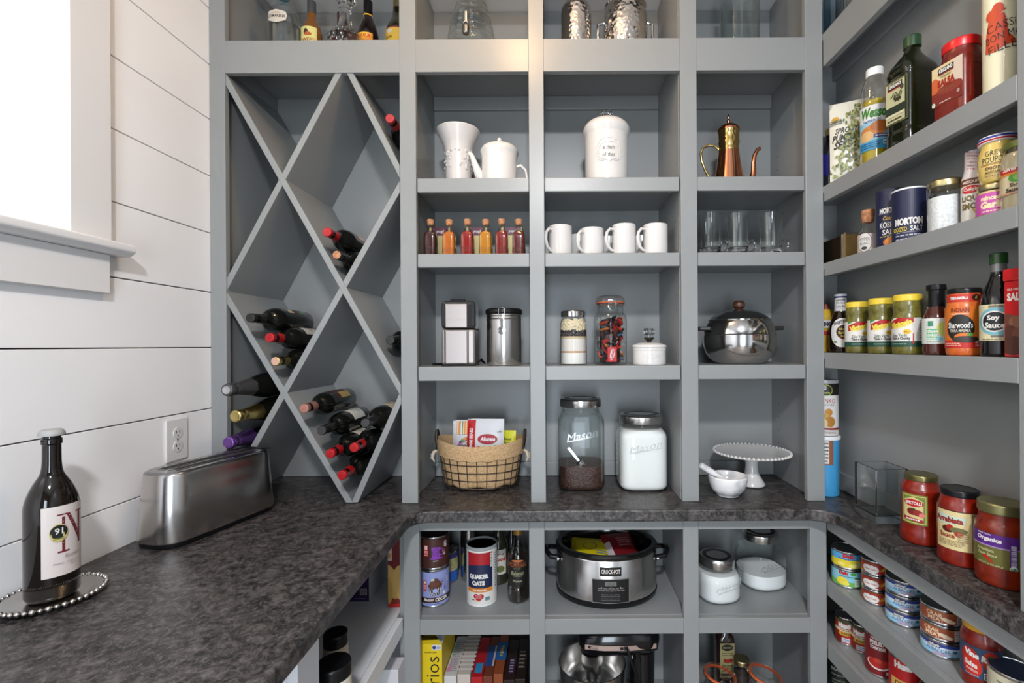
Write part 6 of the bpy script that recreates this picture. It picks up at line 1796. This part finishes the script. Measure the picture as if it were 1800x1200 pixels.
def cocoa_b(d, h, r):
    d.rect(-r * 1.9, .0065, r * 1.9, h - .0065, (150, 160, 214)); d.rect(-r * 1.9, .016, r * 1.9, .034, (64, 36, 30)); d.text('Baking', -.022, .0255, .036, .012, W, bold=.03, shear=.4); d.text('COCOA', .022, .0255, .044, .012, W, bold=.06); d.lines(-.03, .02, .009, .014, 1, (80, 90, 150))
    d.poly([(-.014, .040), (.014, .040), (.022, .066), (-.022, .066)], (60, 34, 30))
    for k in range(6): d.poly([(-.0125 + k * .0050, .041), (-.0110 + k * .0050, .041), (-.0170 + k * .0072, .065), (-.0190 + k * .0072, .065)], W)
    d.ell(0, .056, .010, .010, (70, 80, 120)); d.ell(0, .056, .008, .008, (170, 180, 225)); d.ell(0, .074, .024, .010, (96, 54, 38)); d.ell(0, .082, .018, .009, (104, 60, 42)); d.ell(.001, .090, .010, .008, (96, 54, 38)); d.ell(-.008, .094, .006, .004, (210, 215, 205))
    d.rect(-.040, .056, -.028, .092, RD); d.rect(-.0365, .080, -.0345, .090, W); d.rect(-.0325, .080, -.0305, .090, W); d.rect(-.0365, .084, -.0305, .086, W); d.lines(-.039, -.029, .058, .078, 4, (235, 200, 200))
    for k in range(3): d.rect(.014 + k * .005, .084, .0148 + k * .005, .094, (70, 40, 60)); d.ell(.0145 + k * .005, .083, .0018, .002, (70, 40, 60))
    d.rect(.033, .060, .034, .094, (110, 50, 80)); d.ell(.0335, .060, .0025, .007, (110, 50, 80)); d.rect(.040, .076, .047, .096, (190, 195, 225)); d.ell(.030, .044, .005, .005, W)


def cocoa_t(d, h, r):
    PU = (140, 60, 175)
    d.poly([(-.006, .040), (.018, .040), (.021, .074), (-.010, .076)], PU); d.ell(.024, .058, .009, .012, PU, 14); d.ell(.023, .058, .006, .009, (64, 30, 26), 14); d.ell(.005, .058, .0115, .0115, (90, 36, 120), 18); d.ell(.005, .058, .009, .009, PU, 18); d.text('C&P', .005, .058, .012, .007, (90, 36, 120), bold=.02); d.ell(.006, .038, .022, .004, PU); d.text('ORGANIC', .004, .030, .016, .003, W)
    d.rect(-.035, .046, -.020, .083, RD); d.rect(-.032, .068, -.029, .082, W); d.rect(-.026, .068, -.023, .082, W); d.rect(-.032, .074, -.023, .077, W); d.lines(-.034, -.021, .048, .066, 4, (235, 200, 200)); d.rect(.033, .072, .043, .092, (210, 205, 200)); d.lines(.034, .042, .074, .090, 3, (90, 60, 50)); d.ell(.034, .050, .004, .005, (180, 170, 165)); d.lines(.026, .038, .056, .062, 2, (190, 150, 140))


def plus(loc, d_): return (loc[0] + d_[0], loc[1] + d_[1], loc[2] + d_[2])


c0 = pos(763, 1000, 1.635, zb)
tin('lavender baking cocoa tin at the bottom of the pair', c0, .052, .125, cocoa_b, 4, group='cocoa tins', top=mat('brown_plastic', s2l(70, 38, 30), .4), paper=(150, 160, 214))
tin('brown cocoa tin with purple cup standing on the lavender one', plus(c0, (.001, .001, .1256)), .0515, .110, cocoa_t, 0, group='cocoa tins', top=mat('brown_plastic', s2l(40, 22, 18), .4), paper=(70, 36, 28))
for o in col.objects:
    if o.get('group') == 'cocoa tins': pass
tin('blue and yellow tin behind the cocoa tins', pos(785, 1000, 1.78, zb), .043, .115, lambda d, h, r: (d.rect(-.08, .0065, .08, .045, (50, 100, 190)), d.rect(-.08, .09, .08, .108, (70, 70, 140)), d.lines(-.02, .03, .05, .085, 4, (150, 140, 90))), 20, group=None, paper=(190, 185, 130))
T = vessel('thermos', 'tall brushed steel flask behind the oats', 'flask', pos(826, 1000, 1.79, zb), [(.001, .001), (.033, 0, .003), (.034, .22, .02), (.026, .25, .01), (.026, .27, .004), (.001, .272)], STEEL, body='body', caps=[('black_band', [(.0345, .125), (.0345, .155)], BLACKP)])


def oats(d):
    d.rect(-.095, .004, .095, .188, W); d.rect(-.046, .128, .046, .180, (176, 26, 36)); d.rect(-.046, .060, .046, .130, (28, 38, 74)); d.ell(0, .130, .046, .010, (28, 38, 74)); d.rect(-.046, .048, .046, .062, (228, 140, 50))
    d.text('QUAKER', -.003, .100, .068, .018, W, bold=.08); d.text('OATS', -.004, .079, .044, .016, W, bold=.08); d.text('OLD FASHIONED', 0, .055, .046, .006, W, bold=.05)
    d.ell(-.011, .035, .0095, .0085, RD, 14); d.ell(.005, .035, .0095, .0085, RD, 14); d.poly([(-.0200, .032), (-.003, .016), (.0140, .032), (-.003, .040)], RD); d.lines(-.014, .008, .026, .040, 3, (240, 190, 190)); d.ell(-.008, .019, .008, .003, (230, 215, 180)); d.rect(.019, .020, .034, .031, (70, 130, 160)); d.rect(.021, .022, .032, .0255, (150, 190, 110)); d.lines(-.028, -.016, .020, .026, 1, (90, 80, 60))
    d.rect(.036, .130, .045, .176, (215, 215, 215)); d.lines(.0365, .0445, .132, .174, 8, (60, 60, 60)); d.rect(.056, .05, .076, .178, (225, 225, 225)); d.lines(.057, .075, .055, .175, 14, K); d.rect(.052, .050, .0535, .178, K)


T = jar('oats_canister', 'round oats canister with navy, red and white label', 'canister', None, None, None, None,
        [(.001, .001), (.0515, 0, .001), (.0515, .190, .001), (.001, .190)], ink(228, 226, 222), oats, .0518, 0, loc=pos(847, 1000, 1.640, zb), rz=0,
        caps=[('bottom_rim', [(.0520, 0), (.0525, .001), (.0525, .004), (.0520, .005)], WHITEP), ('lid_rim', [(.0525, .186), (.0545, .188, .001), (.0545, .196, .001), (.0505, .197), (.0505, .189)], mat('grey_translucent_rim', (.30, .32, .34), .2)), ('lid_top', [(.0505, .190), (.001, .190)], mat('smoky_lid', (.035, .03, .03), .12, 0, .6))])


def balsam(d):
    d.rect(-.036, .058, .036, .150, (26, 26, 22)); d.rect(-.036, .052, .036, .058, (190, 170, 90)); d.rect(-.036, .150, .036, .152, (190, 170, 90)); d.text('POMPEIAN', 0, .132, .058, .016, (190, 100, 50), bold=.0); d.text('Balsamic', .0, .105, .046, .013, (190, 190, 150), shear=.4, bold=0); d.text('VINEGAR', .0, .095, .034, .006, (150, 150, 120), bold=0); d.lines(-.012, .012, .118, .122, 1, (190, 180, 120)); d.text('Modena', .0, .078, .032, .008, (200, 200, 170), shear=.4, bold=0); d.ell(0, .146, .020, .004, (190, 110, 60))


T = vessel('vinegar_bottle', 'dark balsamic vinegar bottle with gold and black label beside the oats', 'bottle', pos(911, 1000, 1.640, zb),
           [(.001, .003), (.035, 0, .005), (.0375, .010, .006), (.0375, .045, .006), (.0355, .052, .003), (.0355, .155, .015), (.026, .175, .02), (.0185, .205, .01), (.0165, .235), ], glassy('clear_vinegar_glass', (.9, .92, .9), base=.08),
           fill=(mat('balsamic', (.012, .006, .004), .1, 0, .6), .168), caps=[('cap', [(.0185, .226), (.0185, .258, .002), (.001, .259)], mat('dull_gold_cap', s2l(150, 110, 50), .35, .4))])
d = Dec(); balsam(d); wrap(d, T, .0358)
T = vessel('dressing_bottle', 'small dressing bottle with white label behind the oats canister', 'bottle', pos(876, 1000, 1.765, zb),
           [(.001, .003), (.036, 0, .005), (.037, .14, .02), (.016, .19, .02), (.016, .23)], mat('dressing_glass', (.03, .03, .015), .1, 0, .6), caps=[('cap', [(.018, .22), (.018, .25, .002), (.001, .251)], WHITEP)])
d = Dec(); d.rect(-.036, .04, .036, .13, (222, 218, 208)); d.text('ITALIANE', .004, .095, .060, .013, (170, 40, 40), bold=.06); d.text('Dressing', 0, .114, .05, .008, (170, 40, 40)); d.ell(.012, .060, .016, .012, (110, 120, 60)); wrap(d, T, .0373)
T = vessel('pepper_bottle', 'dark bottle with red label hidden at the back of the left bay', 'bottle', pos(900, 1000, 1.80, zb), [(.001, .003), (.026, 0, .005), (.027, .12, .02), (.012, .17), (.012, .2)], mat('dressing_glass', (.02, .012, .01), .1, 0, .6), caps=[('cap', [(.014, .19), (.014, .21, .002), (.001, .211)], BLACKP)])
d = Dec(); d.rect(-.03, .03, .03, .10, (150, 40, 40)); wrap(d, T, .0273)

# slow cooker
T = thing('slow_cooker', 'oval stainless slow cooker with black crock and digital front panel', 'slow cooker', pos(1066, 1000, 1.700, zb))
CA, CB = .178, .140


def ov(a, b, z, n=72): return [(a * cos(2 * pi * i / n), b * sin(2 * pi * i / n), z) for i in range(n)]


def ovl(levels, m, cap0=False, cap1=False, n=72):
    mb = MB(); vs = [v for a, b, z in levels for v in ov(a, b, z, n)]
    fs = [(j * n + i, j * n + (i + 1) % n, (j + 1) * n + (i + 1) % n, (j + 1) * n + i) for j in range(len(levels) - 1) for i in range(n)]
    if cap0: fs.append(tuple(range(n - 1, -1, -1)))
    if cap1: fs.append(tuple(range((len(levels) - 1) * n, len(levels) * n)))
    return mb.add(vs, fs, m)


ovl([(CA - .02, CB - .02, 0), (CA - .008, CB - .008, .002), (CA + .001, CB + .001, .014), (CA + .002, CB + .002, .024)], BLACKP, cap0=True).build('base', T)
ovl([(CA, CB, .024), (CA, CB, .158), (CA - .002, CB - .002, .161)], STEEL).build('steel_body', T)
CROCK = mat('black_stoneware', (.006, .006, .006), .14, 0, .3)
ovl([(CA - .004, CB - .004, .161), (CA + .002, CB + .002, .164), (CA + .003, CB + .003, .172), (CA - .002, CB - .002, .178), (CA - .016, CB - .016, .177), (CA - .022, CB - .022, .165), (CA - .032, CB - .032, .06), (CA - .05, CB - .05, .04), (.01, .01, .038)], CROCK).build('crock', T)
for s_ in (-1, 1):
    MB().tube([(s_ * (CA - .005), -.045, .135), (s_ * (CA + .022), -.045, .140), (s_ * (CA + .036), -.025, .150), (s_ * (CA + .038), .01, .150), (s_ * (CA + .030), .035, .140), (s_ * (CA - .008), .045, .135)], .009, BLACKP, 10).build('handle', T)
    MB().ball((s_ * (CA - .002), -.050, .132), .008, CHROME, 10).build('handle_bolt', T)


def ovmap(u, v, off):
    t = u / (CA * 1.12)          # arc approx. on the front
    return ((CA + off) * sin(t), -(CB + off) * cos(t), v)


d = Dec(); d.rect(-.040, .114, .040, .143, (18, 16, 16)); d.text('CROCK-POT', 0, .129, .070, .014, (235, 225, 220), bold=.03)
d.build('badge', T, ovmap, step=.006, dl=.0003)
d = Dec(); d.rect(-.045, .026, .045, .096, mat('panel_edge', (.7, .7, .7), .3, 1)); d.rect(-.043, .028, .043, .094, (14, 13, 14)); d.rect(-.013, .076, .013, .088, (120, 122, 118)); d.text('88:88', 0, .082, .018, .008, (90, 92, 88)); d.lines(-.03, .034, .060, .072, 2, (130, 125, 125)); d.lines(-.022, .022, .044, .054, 2, (120, 115, 115)); d.lines(-.022, .022, .034, .042, 2, (110, 105, 105))
for k in (-.022, 0, .022): d.ell(k, .0725, .0012, .0012, (220, 220, 220), 8)
d.build('control_panel', T, lambda u, v, off: ovmap(u * 1.6, .024 + (v - .026) * 1.15, off), step=.004, dl=.0003)
SC = Vector(T.location)
pouch('bright yellow snack packet lying in the slow cooker', 0, 0, 0, .150, .16, .020, ink(225, 205, 20), lambda d, w_, h_: (d.ell(-.005, h_ * .62, .026, .020, (120, 110, 60)), d.ell(-.005, h_ * .62, .023, .017, (215, 196, 30)), d.rect(.0, .035, .03, .05, (90, 130, 160)), d.lines(.02, .06, .06, .08, 2, (90, 130, 180))), rz=R(-8), rx=-1.25, base=SC + Vector((-.066, -.085, .106)), name='snack_packet')
pouch('dark red snack packet leaning beside the yellow one in the slow cooker', 0, 0, 0, .115, .17, .018, ink(120, 18, 24), lambda d, w_, h_: (d.rect(-w_ / 2, .0, -w_ / 2 + .02, .12, (210, 200, 205)), d.lines(-.01, .04, h_ * .5, h_ * .8, 4, (190, 130, 130))), rz=R(14), rx=-1.2, base=SC + Vector((.074, -.082, .110)), name='snack_packet')

SUG = mat('white_sugar', (.84, .84, .84), .85)
mason('squat glass jar holding a paper bag of sugar, left in the right bay', pos(1260, 1000, 1.655, zb), .074, .142, (SUG, .092), lid=.80, ztext=.46, hn=.044, rz=R(12), sq=2.5, group='mason jars')
mason('taller glass jar a third full of sugar behind the squat one', pos(1337, 1000, 1.745, zb), .083, .192, (SUG, .055), lid=.74, ztext=.52, hn=.05, rz=R(10), sq=2.5, group='mason jars')

# ---- base cabinet, bottom bays
zf = .1005


def carton(name, label, loc, w_, dp, h, m, deco=None, top=None, rz=0, group=None, side=None, cat='box'):
    T = thing(name, label, cat, loc, rz, group)
    MB().box(-w_ / 2, w_ / 2, 0, dp, 0, h, m).build('carton', T, smooth=0, bevel=.0008)
    if deco: d = Dec(); deco(d); d.build('print', T, flat_map((0, -.0002, 0), (1, 0, 0)))
    if top: d = Dec(); top(d); d.build('top_print', T, flat_map((0, 0, h + .0002), (1, 0, 0), (0, 1, 0)))
    if side: d = Dec(); side(d); d.build('side_print', T, flat_map((w_ / 2 + .0002, 0, 0), (0, 1, 0)))
    return T


YEL = ink(236, 206, 20)
T = carton('cereal_box', 'tall yellow cereal box with torn open white top flap', pos(757, 1150, 1.56, zf), .075, .20, .345, YEL,
           lambda d: (d.text('Cheerios', .006, .19, .23, .044, (26, 22, 20), bold=-.005, rot=pi / 2), d.text('Family Size', .0, .318, .040, .006, (90, 90, 30)), d.rect(.004, .326, .036, .344, (225, 225, 225)), d.ell(.012, .335, .006, .006, (40, 60, 130)), d.lines(.020, .034, .329, .341, 3, (90, 100, 150))))
mb = MB()
mb.add([(-.0375, 0, .345), (.0375, 0, .345), (.030, -.012, .368), (-.032, -.010, .365)], [(0, 1, 2, 3), (3, 2, 1, 0)], YEL)
mb.add([(.0375, .0, .345), (.0375, .19, .345), (.020, .18, .378), (.006, .02, .372)], [(0, 1, 2, 3), (3, 2, 1, 0)], ink(210, 212, 216))
mb.add([(-.0375, .0, .345), (-.0375, .19, .345), (-.0375, .19, .375), (-.0375, .0, .375)], [(0, 1, 2, 3), (3, 2, 1, 0)], YEL)
mb.build('top_flaps', T, smooth=0)
tops = [
    ('white mix box with pastel print, first right of the cereal box', 787, .050, (222, 218, 216), lambda d: (d.lines(-.014, .018, .02, .19, 16, (170, 150, 175)), d.poly([(-.02, .02), (-.004, .02), (-.01, .07)], (225, 150, 185)), d.lines(-.016, .0, .10, .18, 6, (110, 180, 160))), .230, 0),
    ('white box with pale pink stripes', 815, .052, (214, 200, 190), lambda d: [d.rect(-.026, .02 + k * .022, .026, .030 + k * .022, (236, 230, 226)) for k in range(9)], .235, 2),
    ('red baking mix box with blue square and white script', 843, .046, (186, 26, 34), lambda d: (d.rect(-.012, .02, .012, .07, (50, 150, 205)), d.text('Angel Food', .0, .13, .09, .014, W, rot=pi / 2 - .05, shear=.3), d.ell(.0, .19, .006, .006, W)), .225, 4),
    ('brown and blue biscuit box leaning beside the red one', 868, .038, (120, 60, 36), lambda d: (d.rect(-.019, .05, .012, .16, (40, 80, 150)), d.rect(.006, .04, .019, .19, (200, 200, 205))), .228, 6),
    ('orange brown box with blue patch and yellow lettering', 889, .038, (150, 76, 40), lambda d: (d.rect(-.018, .07, .018, .17, (30, 100, 170)), d.text('Nilla', 0, .12, .06, .012, (230, 200, 60), rot=pi / 2)), .235, 6),
    ('dark brown brownie mix box with a small purple panel', 911, .044, (44, 26, 20), lambda d: (d.rect(-.006, .03, .012, .11, (66, 40, 80)), d.lines(-.004, .010, .035, .105, 5, (190, 180, 200))), .215, 0),
    ('dark brown box at the right end of the row of boxes', 935, .040, (34, 20, 16), lambda d: d.lines(-.010, .010, .05, .15, 5, (150, 140, 130)), .218, 0)]
xx = U(776, 1190)[0] * 1.56 + .004
for lb, px, w_, c, tp_, h, ang in tops:
    w2 = w_ * .86
    T = carton('mix_box', lb, (xx + w2 / 2, 1.575, zf), w2 * .96, .215, h, ink(*c), top=tp_, group='boxed mixes standing in a row', rz=0)
    xx += w2 + .0012

# stand mixer
T = thing('stand_mixer', 'black stand mixer with pale trim band, steel bowl and wire whisk', 'mixer', pos(1087, 1150, 1.665, zf))
T.scale = (1.1, 1.06, 1.07)
BLK = mat('glossy_black_enamel', (.005, .005, .006), .14, 0, .25)
hd = []
for x, ry, rz_, zc_ in ((-.128, .020, .020, .282), (-.122, .044, .040, .282), (-.10, .056, .052, .284), (-.05, .062, .058, .288), (.03, .062, .058, .290), (.09, .058, .054, .290), (.118, .046, .044, .290), (.128, .02, .02, .29)):
    hd.append([(x, ry * cos(2 * pi * i / 32), zc_ + rz_ * sin(2 * pi * i / 32)) for i in range(32)])
vs = [v for r_ in hd for v in r_]
fs = [(j * 32 + i, j * 32 + (i + 1) % 32, (j + 1) * 32 + (i + 1) % 32, (j + 1) * 32 + i) for j in range(len(hd) - 1) for i in range(32)] + [tuple(range(31, -1, -1)), tuple(range(7 * 32, 8 * 32))]
MB().add(vs, [f[::-1] for f in fs], BLK).build('motor_head', T, smooth=60)
vs = []
for k, (x, ry, rz_, zc_) in enumerate(((-.11, .054, .048, .283), (-.05, .0635, .058, .287), (.03, .0635, .058, .289), (.112, .051, .046, .290))):
    vs += [(x, -ry, .2755), (x, -ry, .291)]
MB().add(vs, [(0, 2, 3, 1), (2, 4, 5, 3), (4, 6, 7, 5)], mat('pinkish_trim', (.68, .52, .47), .3, .7)).build('trim_band', T, smooth=60)
d = Dec(); d.text('ARTISAN', -.085, .283, .030, .006, (90, 80, 80)); d.rect(-.002, .279, .008, .288, K); d.rect(.010, .278, .022, .290, K); d.build('trim_print', T, flat_map((0, -.0650, 0), (1, 0, 0)))
MB().lathe(fil([(.001, .0), (.05, .0), (.047, .03), (.043, .12, .02), (.045, .24)]), BLK, 32, c=(.075, .0, .010), ax=.9, ay=1).build('column', T)
MB().box(-.15, .13, -.08, .08, 0, .026, BLK).build('base', T, smooth=0, bevel=.012)
MB().lathe(fil([(.001, .028), (.05, .028, .005), (.085, .060, .03), (.100, .13, .03), (.105, .205), (.1075, .207), (.1035, .207), (.098, .13, .02), (.001, .035)]), mat('satin_bowl_steel', (.55, .54, .53), .24, 1), 56, c=(-.085, -.005, 0), cap=False).build('bowl', T)
MB().lathe(fil([(.013, .14), (.018, .150, .004), (.018, .175), (.024, .180), (.036, .205, .01), (.036, .24)]), CHROME, 28, c=(-.085, -.005, 0)).build('whisk_hub', T)
for i in range(8):
    a = 2 * pi * i / 8
    MB().tube([(-.085 + rr_ * cos(a), -.005 + rr_ * sin(a), z) for rr_, z in ((.014, .155), (.030, .135), (.044, .105), (.044, .08), (.026, .058), (.0, .052))], .0011, CHROME, 5).build('whisk_wire', T)
MB().ball((.075, -.044, .13), .006, CHROME, 10).build('hub_knob', T)
MB().tube([(.02, -.068, .284), (.026, -.078, .262), (.05, -.075, .20), (.06, -.06, .1)], .004, BLACKP).build('cord', T)

# right bottom bay
T = vessel('syrup_bottle', 'dark square syrup bottle with tan berry label in the bottom right bay', 'bottle', pos(1273, 1140, 1.72, zf),
           [(.001, .003), (.031, 0, .004), (.032, .27, .02), (.015, .31), (.015, .34)], mat('brown_glass', (.03, .012, .008), .06, 0, .6), sq=lambda z: 5 if z < .28 else 2, n=36,
           caps=[('cap', [(.017, .33), (.017, .36, .002), (.001, .361)], BLACKP)])
d = Dec(); d.rect(-.026, .140, .026, .262, (170, 160, 112)); d.ell(0, .246, .020, .012, (40, 36, 30)); d.text('BEACON', 0, .246, .030, .006, (200, 190, 150)); d.lines(-.020, .020, .215, .230, 2, (90, 90, 60)); d.ell(-.008, .200, .007, .007, (160, 40, 34)); d.ell(.002, .198, .007, .007, (170, 46, 36)); d.ell(.011, .201, .007, .007, (150, 36, 30)); d.lines(-.02, .02, .160, .186, 3, (80, 76, 50)); d.rect(-.022, .146, .022, .155, (70, 40, 30))
d.build('label', T, flat_map((0, -.0325, 0), (1, 0, 0)))
for i, (px, lb) in enumerate(((1266, 'clip-top jar with orange rubber ring, left of the two at the bottom'), (1345, 'clip-top jar with orange rubber ring, right of the two at the bottom'))):
    T = thing('clip_jar', lb, 'jar', pos(px, 1190, 1.58, zf), R(-6 if i else 4), 'clip-top jars in the bottom bay')
    hj = .235
    MB().lathe(fil([(.001, .003), (.05, 0, .005), (.053, .008), (.053, hj - .05, .015), (.045, hj - .03), (.047, hj - .018)]), GLASS2, 40, cap=False).build('glass', T)
    MB().lathe([(.050, .006), (.050, .15)], mat('dark_grain', (.12, .05, .04), .7), 32).build('contents', T)
    tl = Matrix.Translation((0, 0, hj - .012)) @ Matrix.Rotation(R(10), 4, 'Y')
    MB().lathe(fil([(.046, -.003), (.0525, -.003, .001), (.0525, .003, .001), (.046, .003)]), ORANGE, 44, M=tl, cap=False).build('rubber_ring', T)
    MB().lathe(fil([(.051, .003), (.051, .012, .004), (.038, .016, .004), (.034, .010), (.001, .010)]), GLASS2, 44, M=tl, cap=False).build('glass_lid', T)
    MB().tube([(-.014, -.048, hj + .004), (-.016, -.056, hj - .03), (-.006, -.058, hj - .05), (.006, -.058, hj - .05), (.016, -.056, hj - .03), (.014, -.048, hj + .004)], .0015, CHROME, 6).tube([tl @ Vector(p) for p in ring_pts(.0538, -.006)], .0012, CHROME, 5, closed=True).build('wire_bail', T)
T = vessel('lidded_jar', 'dark jar with brass lid behind the left clip-top jar', 'jar', pos(1303, 1170, 1.645, zf), [(.001, .003), (.036, 0, .005), (.038, .2, .01), (.033, .22), (.033, .235)], GLASS2, fill=(mat('dark_spice', (.03, .02, .015), .7), .19),
           caps=[lid_cap(.036, .222, .238, GOLDLID)])
T.scale = (.75, .75, 1)

# ------------------------------------------------------------------ white base cabinet on the left
zl = .5585


def crackers(d):
    d.rect(-.0255, .0, .0255, .232, (110, 24, 26)); d.rect(-.058, .0, .058, .13, (130, 44, 30)); d.ell(-.015, .085, .026, .060, (206, 164, 92), 20, rot=.3); d.ell(.018, .080, .026, .060, (214, 172, 100), 20, rot=.1); d.ell(-.034, .060, .024, .055, (190, 150, 70), 20, rot=.1)
    d.rect(-.030, .155, -.012, .198, (206, 190, 170)); d.ell(-.022, .172, .007, .010, (190, 140, 80)); d.ell(-.021, .215, .014, .014, (200, 96, 60)); d.rect(-.058, 0, .058, .012, (200, 40, 34)); None


carton('cracker_box', 'dark red cracker box with golden crackers in the corner of the white cabinet', (-.5425, 1.58, zl), .051, .11, .235, ink(120, 26, 28), crackers)
carton('snack_box', 'dark purple and white box under the left counter with a barcode', (-.705, 1.615, zl), .12, .20, .20, ink(216, 214, 216),
       lambda d: (d.rect(-.059, .001, .0595, .199, (58, 36, 92)), d.rect(.028, .022, .052, .044, (200, 200, 205)), [d.rect(.030 + k * .0025, .024, .0312 + k * .0025, .042, (50, 40, 60)) for k in range(8)], d.lines(.01, .05, .008, .014, 1, (160, 140, 190))))
carton('pale_box', 'plain pale box standing against the back of the white cabinet', (-.615, 1.80, zl), .09, .05, .26, ink(206, 206, 212))


def lidjar(label, x, y, r, h, m, cap, deco=None, zt_=.03):
    T = jar('spread_jar', label, 'jar', None, None, None, None, [(.001, .002), (r * .95, 0, .003), (r, .006, .003), (r, h - zt_ - .006, .006), (r * .94, h - zt_)], m, deco, r + .0004, 0, loc=(x, y, zl), rz=0,
            caps=[('lid', [(r * .99, h - zt_), (r * 1.01, h - zt_ + .002, .001), (r * 1.0, h - .004, .003), (r * .94, h, .002), (r * .86, h - .002, .001), (.001, h - .002)], cap)])
    return T


def bio(px, py, z): a, b = U(px, py); Y = (z - EYE) / b; return a * Y, Y


h1, h2, h3 = .16, .155, .13
x, y = bio(590, 1110, zl + h1); lidjar('cream jar with glossy black lid further back under the left counter', x, y, .029, h1, ink(205, 190, 165), BLACKP, lambda d: (d.rect(-.05, .03, .05, .11, W), d.lines(-.03, .03, .04, .1, 6, (120, 110, 100))))
x, y = bio(588, 1160, zl + h2); lidjar('nearer cream jar with black lid and small round emblem', x, y - .004, .038, h2, ink(214, 206, 190), BLACKP, lambda d: (d.rect(-.06, .01, .06, .115, (222, 216, 200)), d.ell(.026, .078, .012, .018, (150, 90, 60), 18), d.ell(.026, .078, .010, .015, (224, 206, 170), 18), d.ell(.026, .078, .005, .009, (140, 60, 40), 10), d.lines(-.03, .010, .03, .1, 9, (150, 145, 135))))
x, y = bio(562, 1172, zl + h3); lidjar('small jar with translucent white lid and red lettering by the cabinet post', x + .004, y - .036, .024, h3, ink(210, 205, 200), mat('milky_plastic', (.55, .57, .62), .3), lambda d: (d.rect(-.045, .01, .045, .095, (226, 222, 218)), d.text('LARD', 0, .085, .036, .014, (150, 40, 44), bold=.05), d.text('PURE', 0, .066, .030, .012, (150, 40, 44), bold=.05)))
zg = .1405
carton('rice_bag', 'white rice bag with purple band and green dot on the lower white shelf', (-.560, 1.46, zg), .13, .06, .29, ink(216, 214, 218),
       lambda d: (d.rect(-.065, .222, .065, .242, (86, 40, 120)), d.lines(-.06, .06, .224, .232, 1, W), d.text('BASMATI RICE', .02, .195, .075, .013, (70, 60, 60), bold=.03), d.ell(-.040, .190, .022, .022, (110, 170, 60)), d.rect(-.02, .25, .01, .285, (80, 60, 46))), cat='bag')
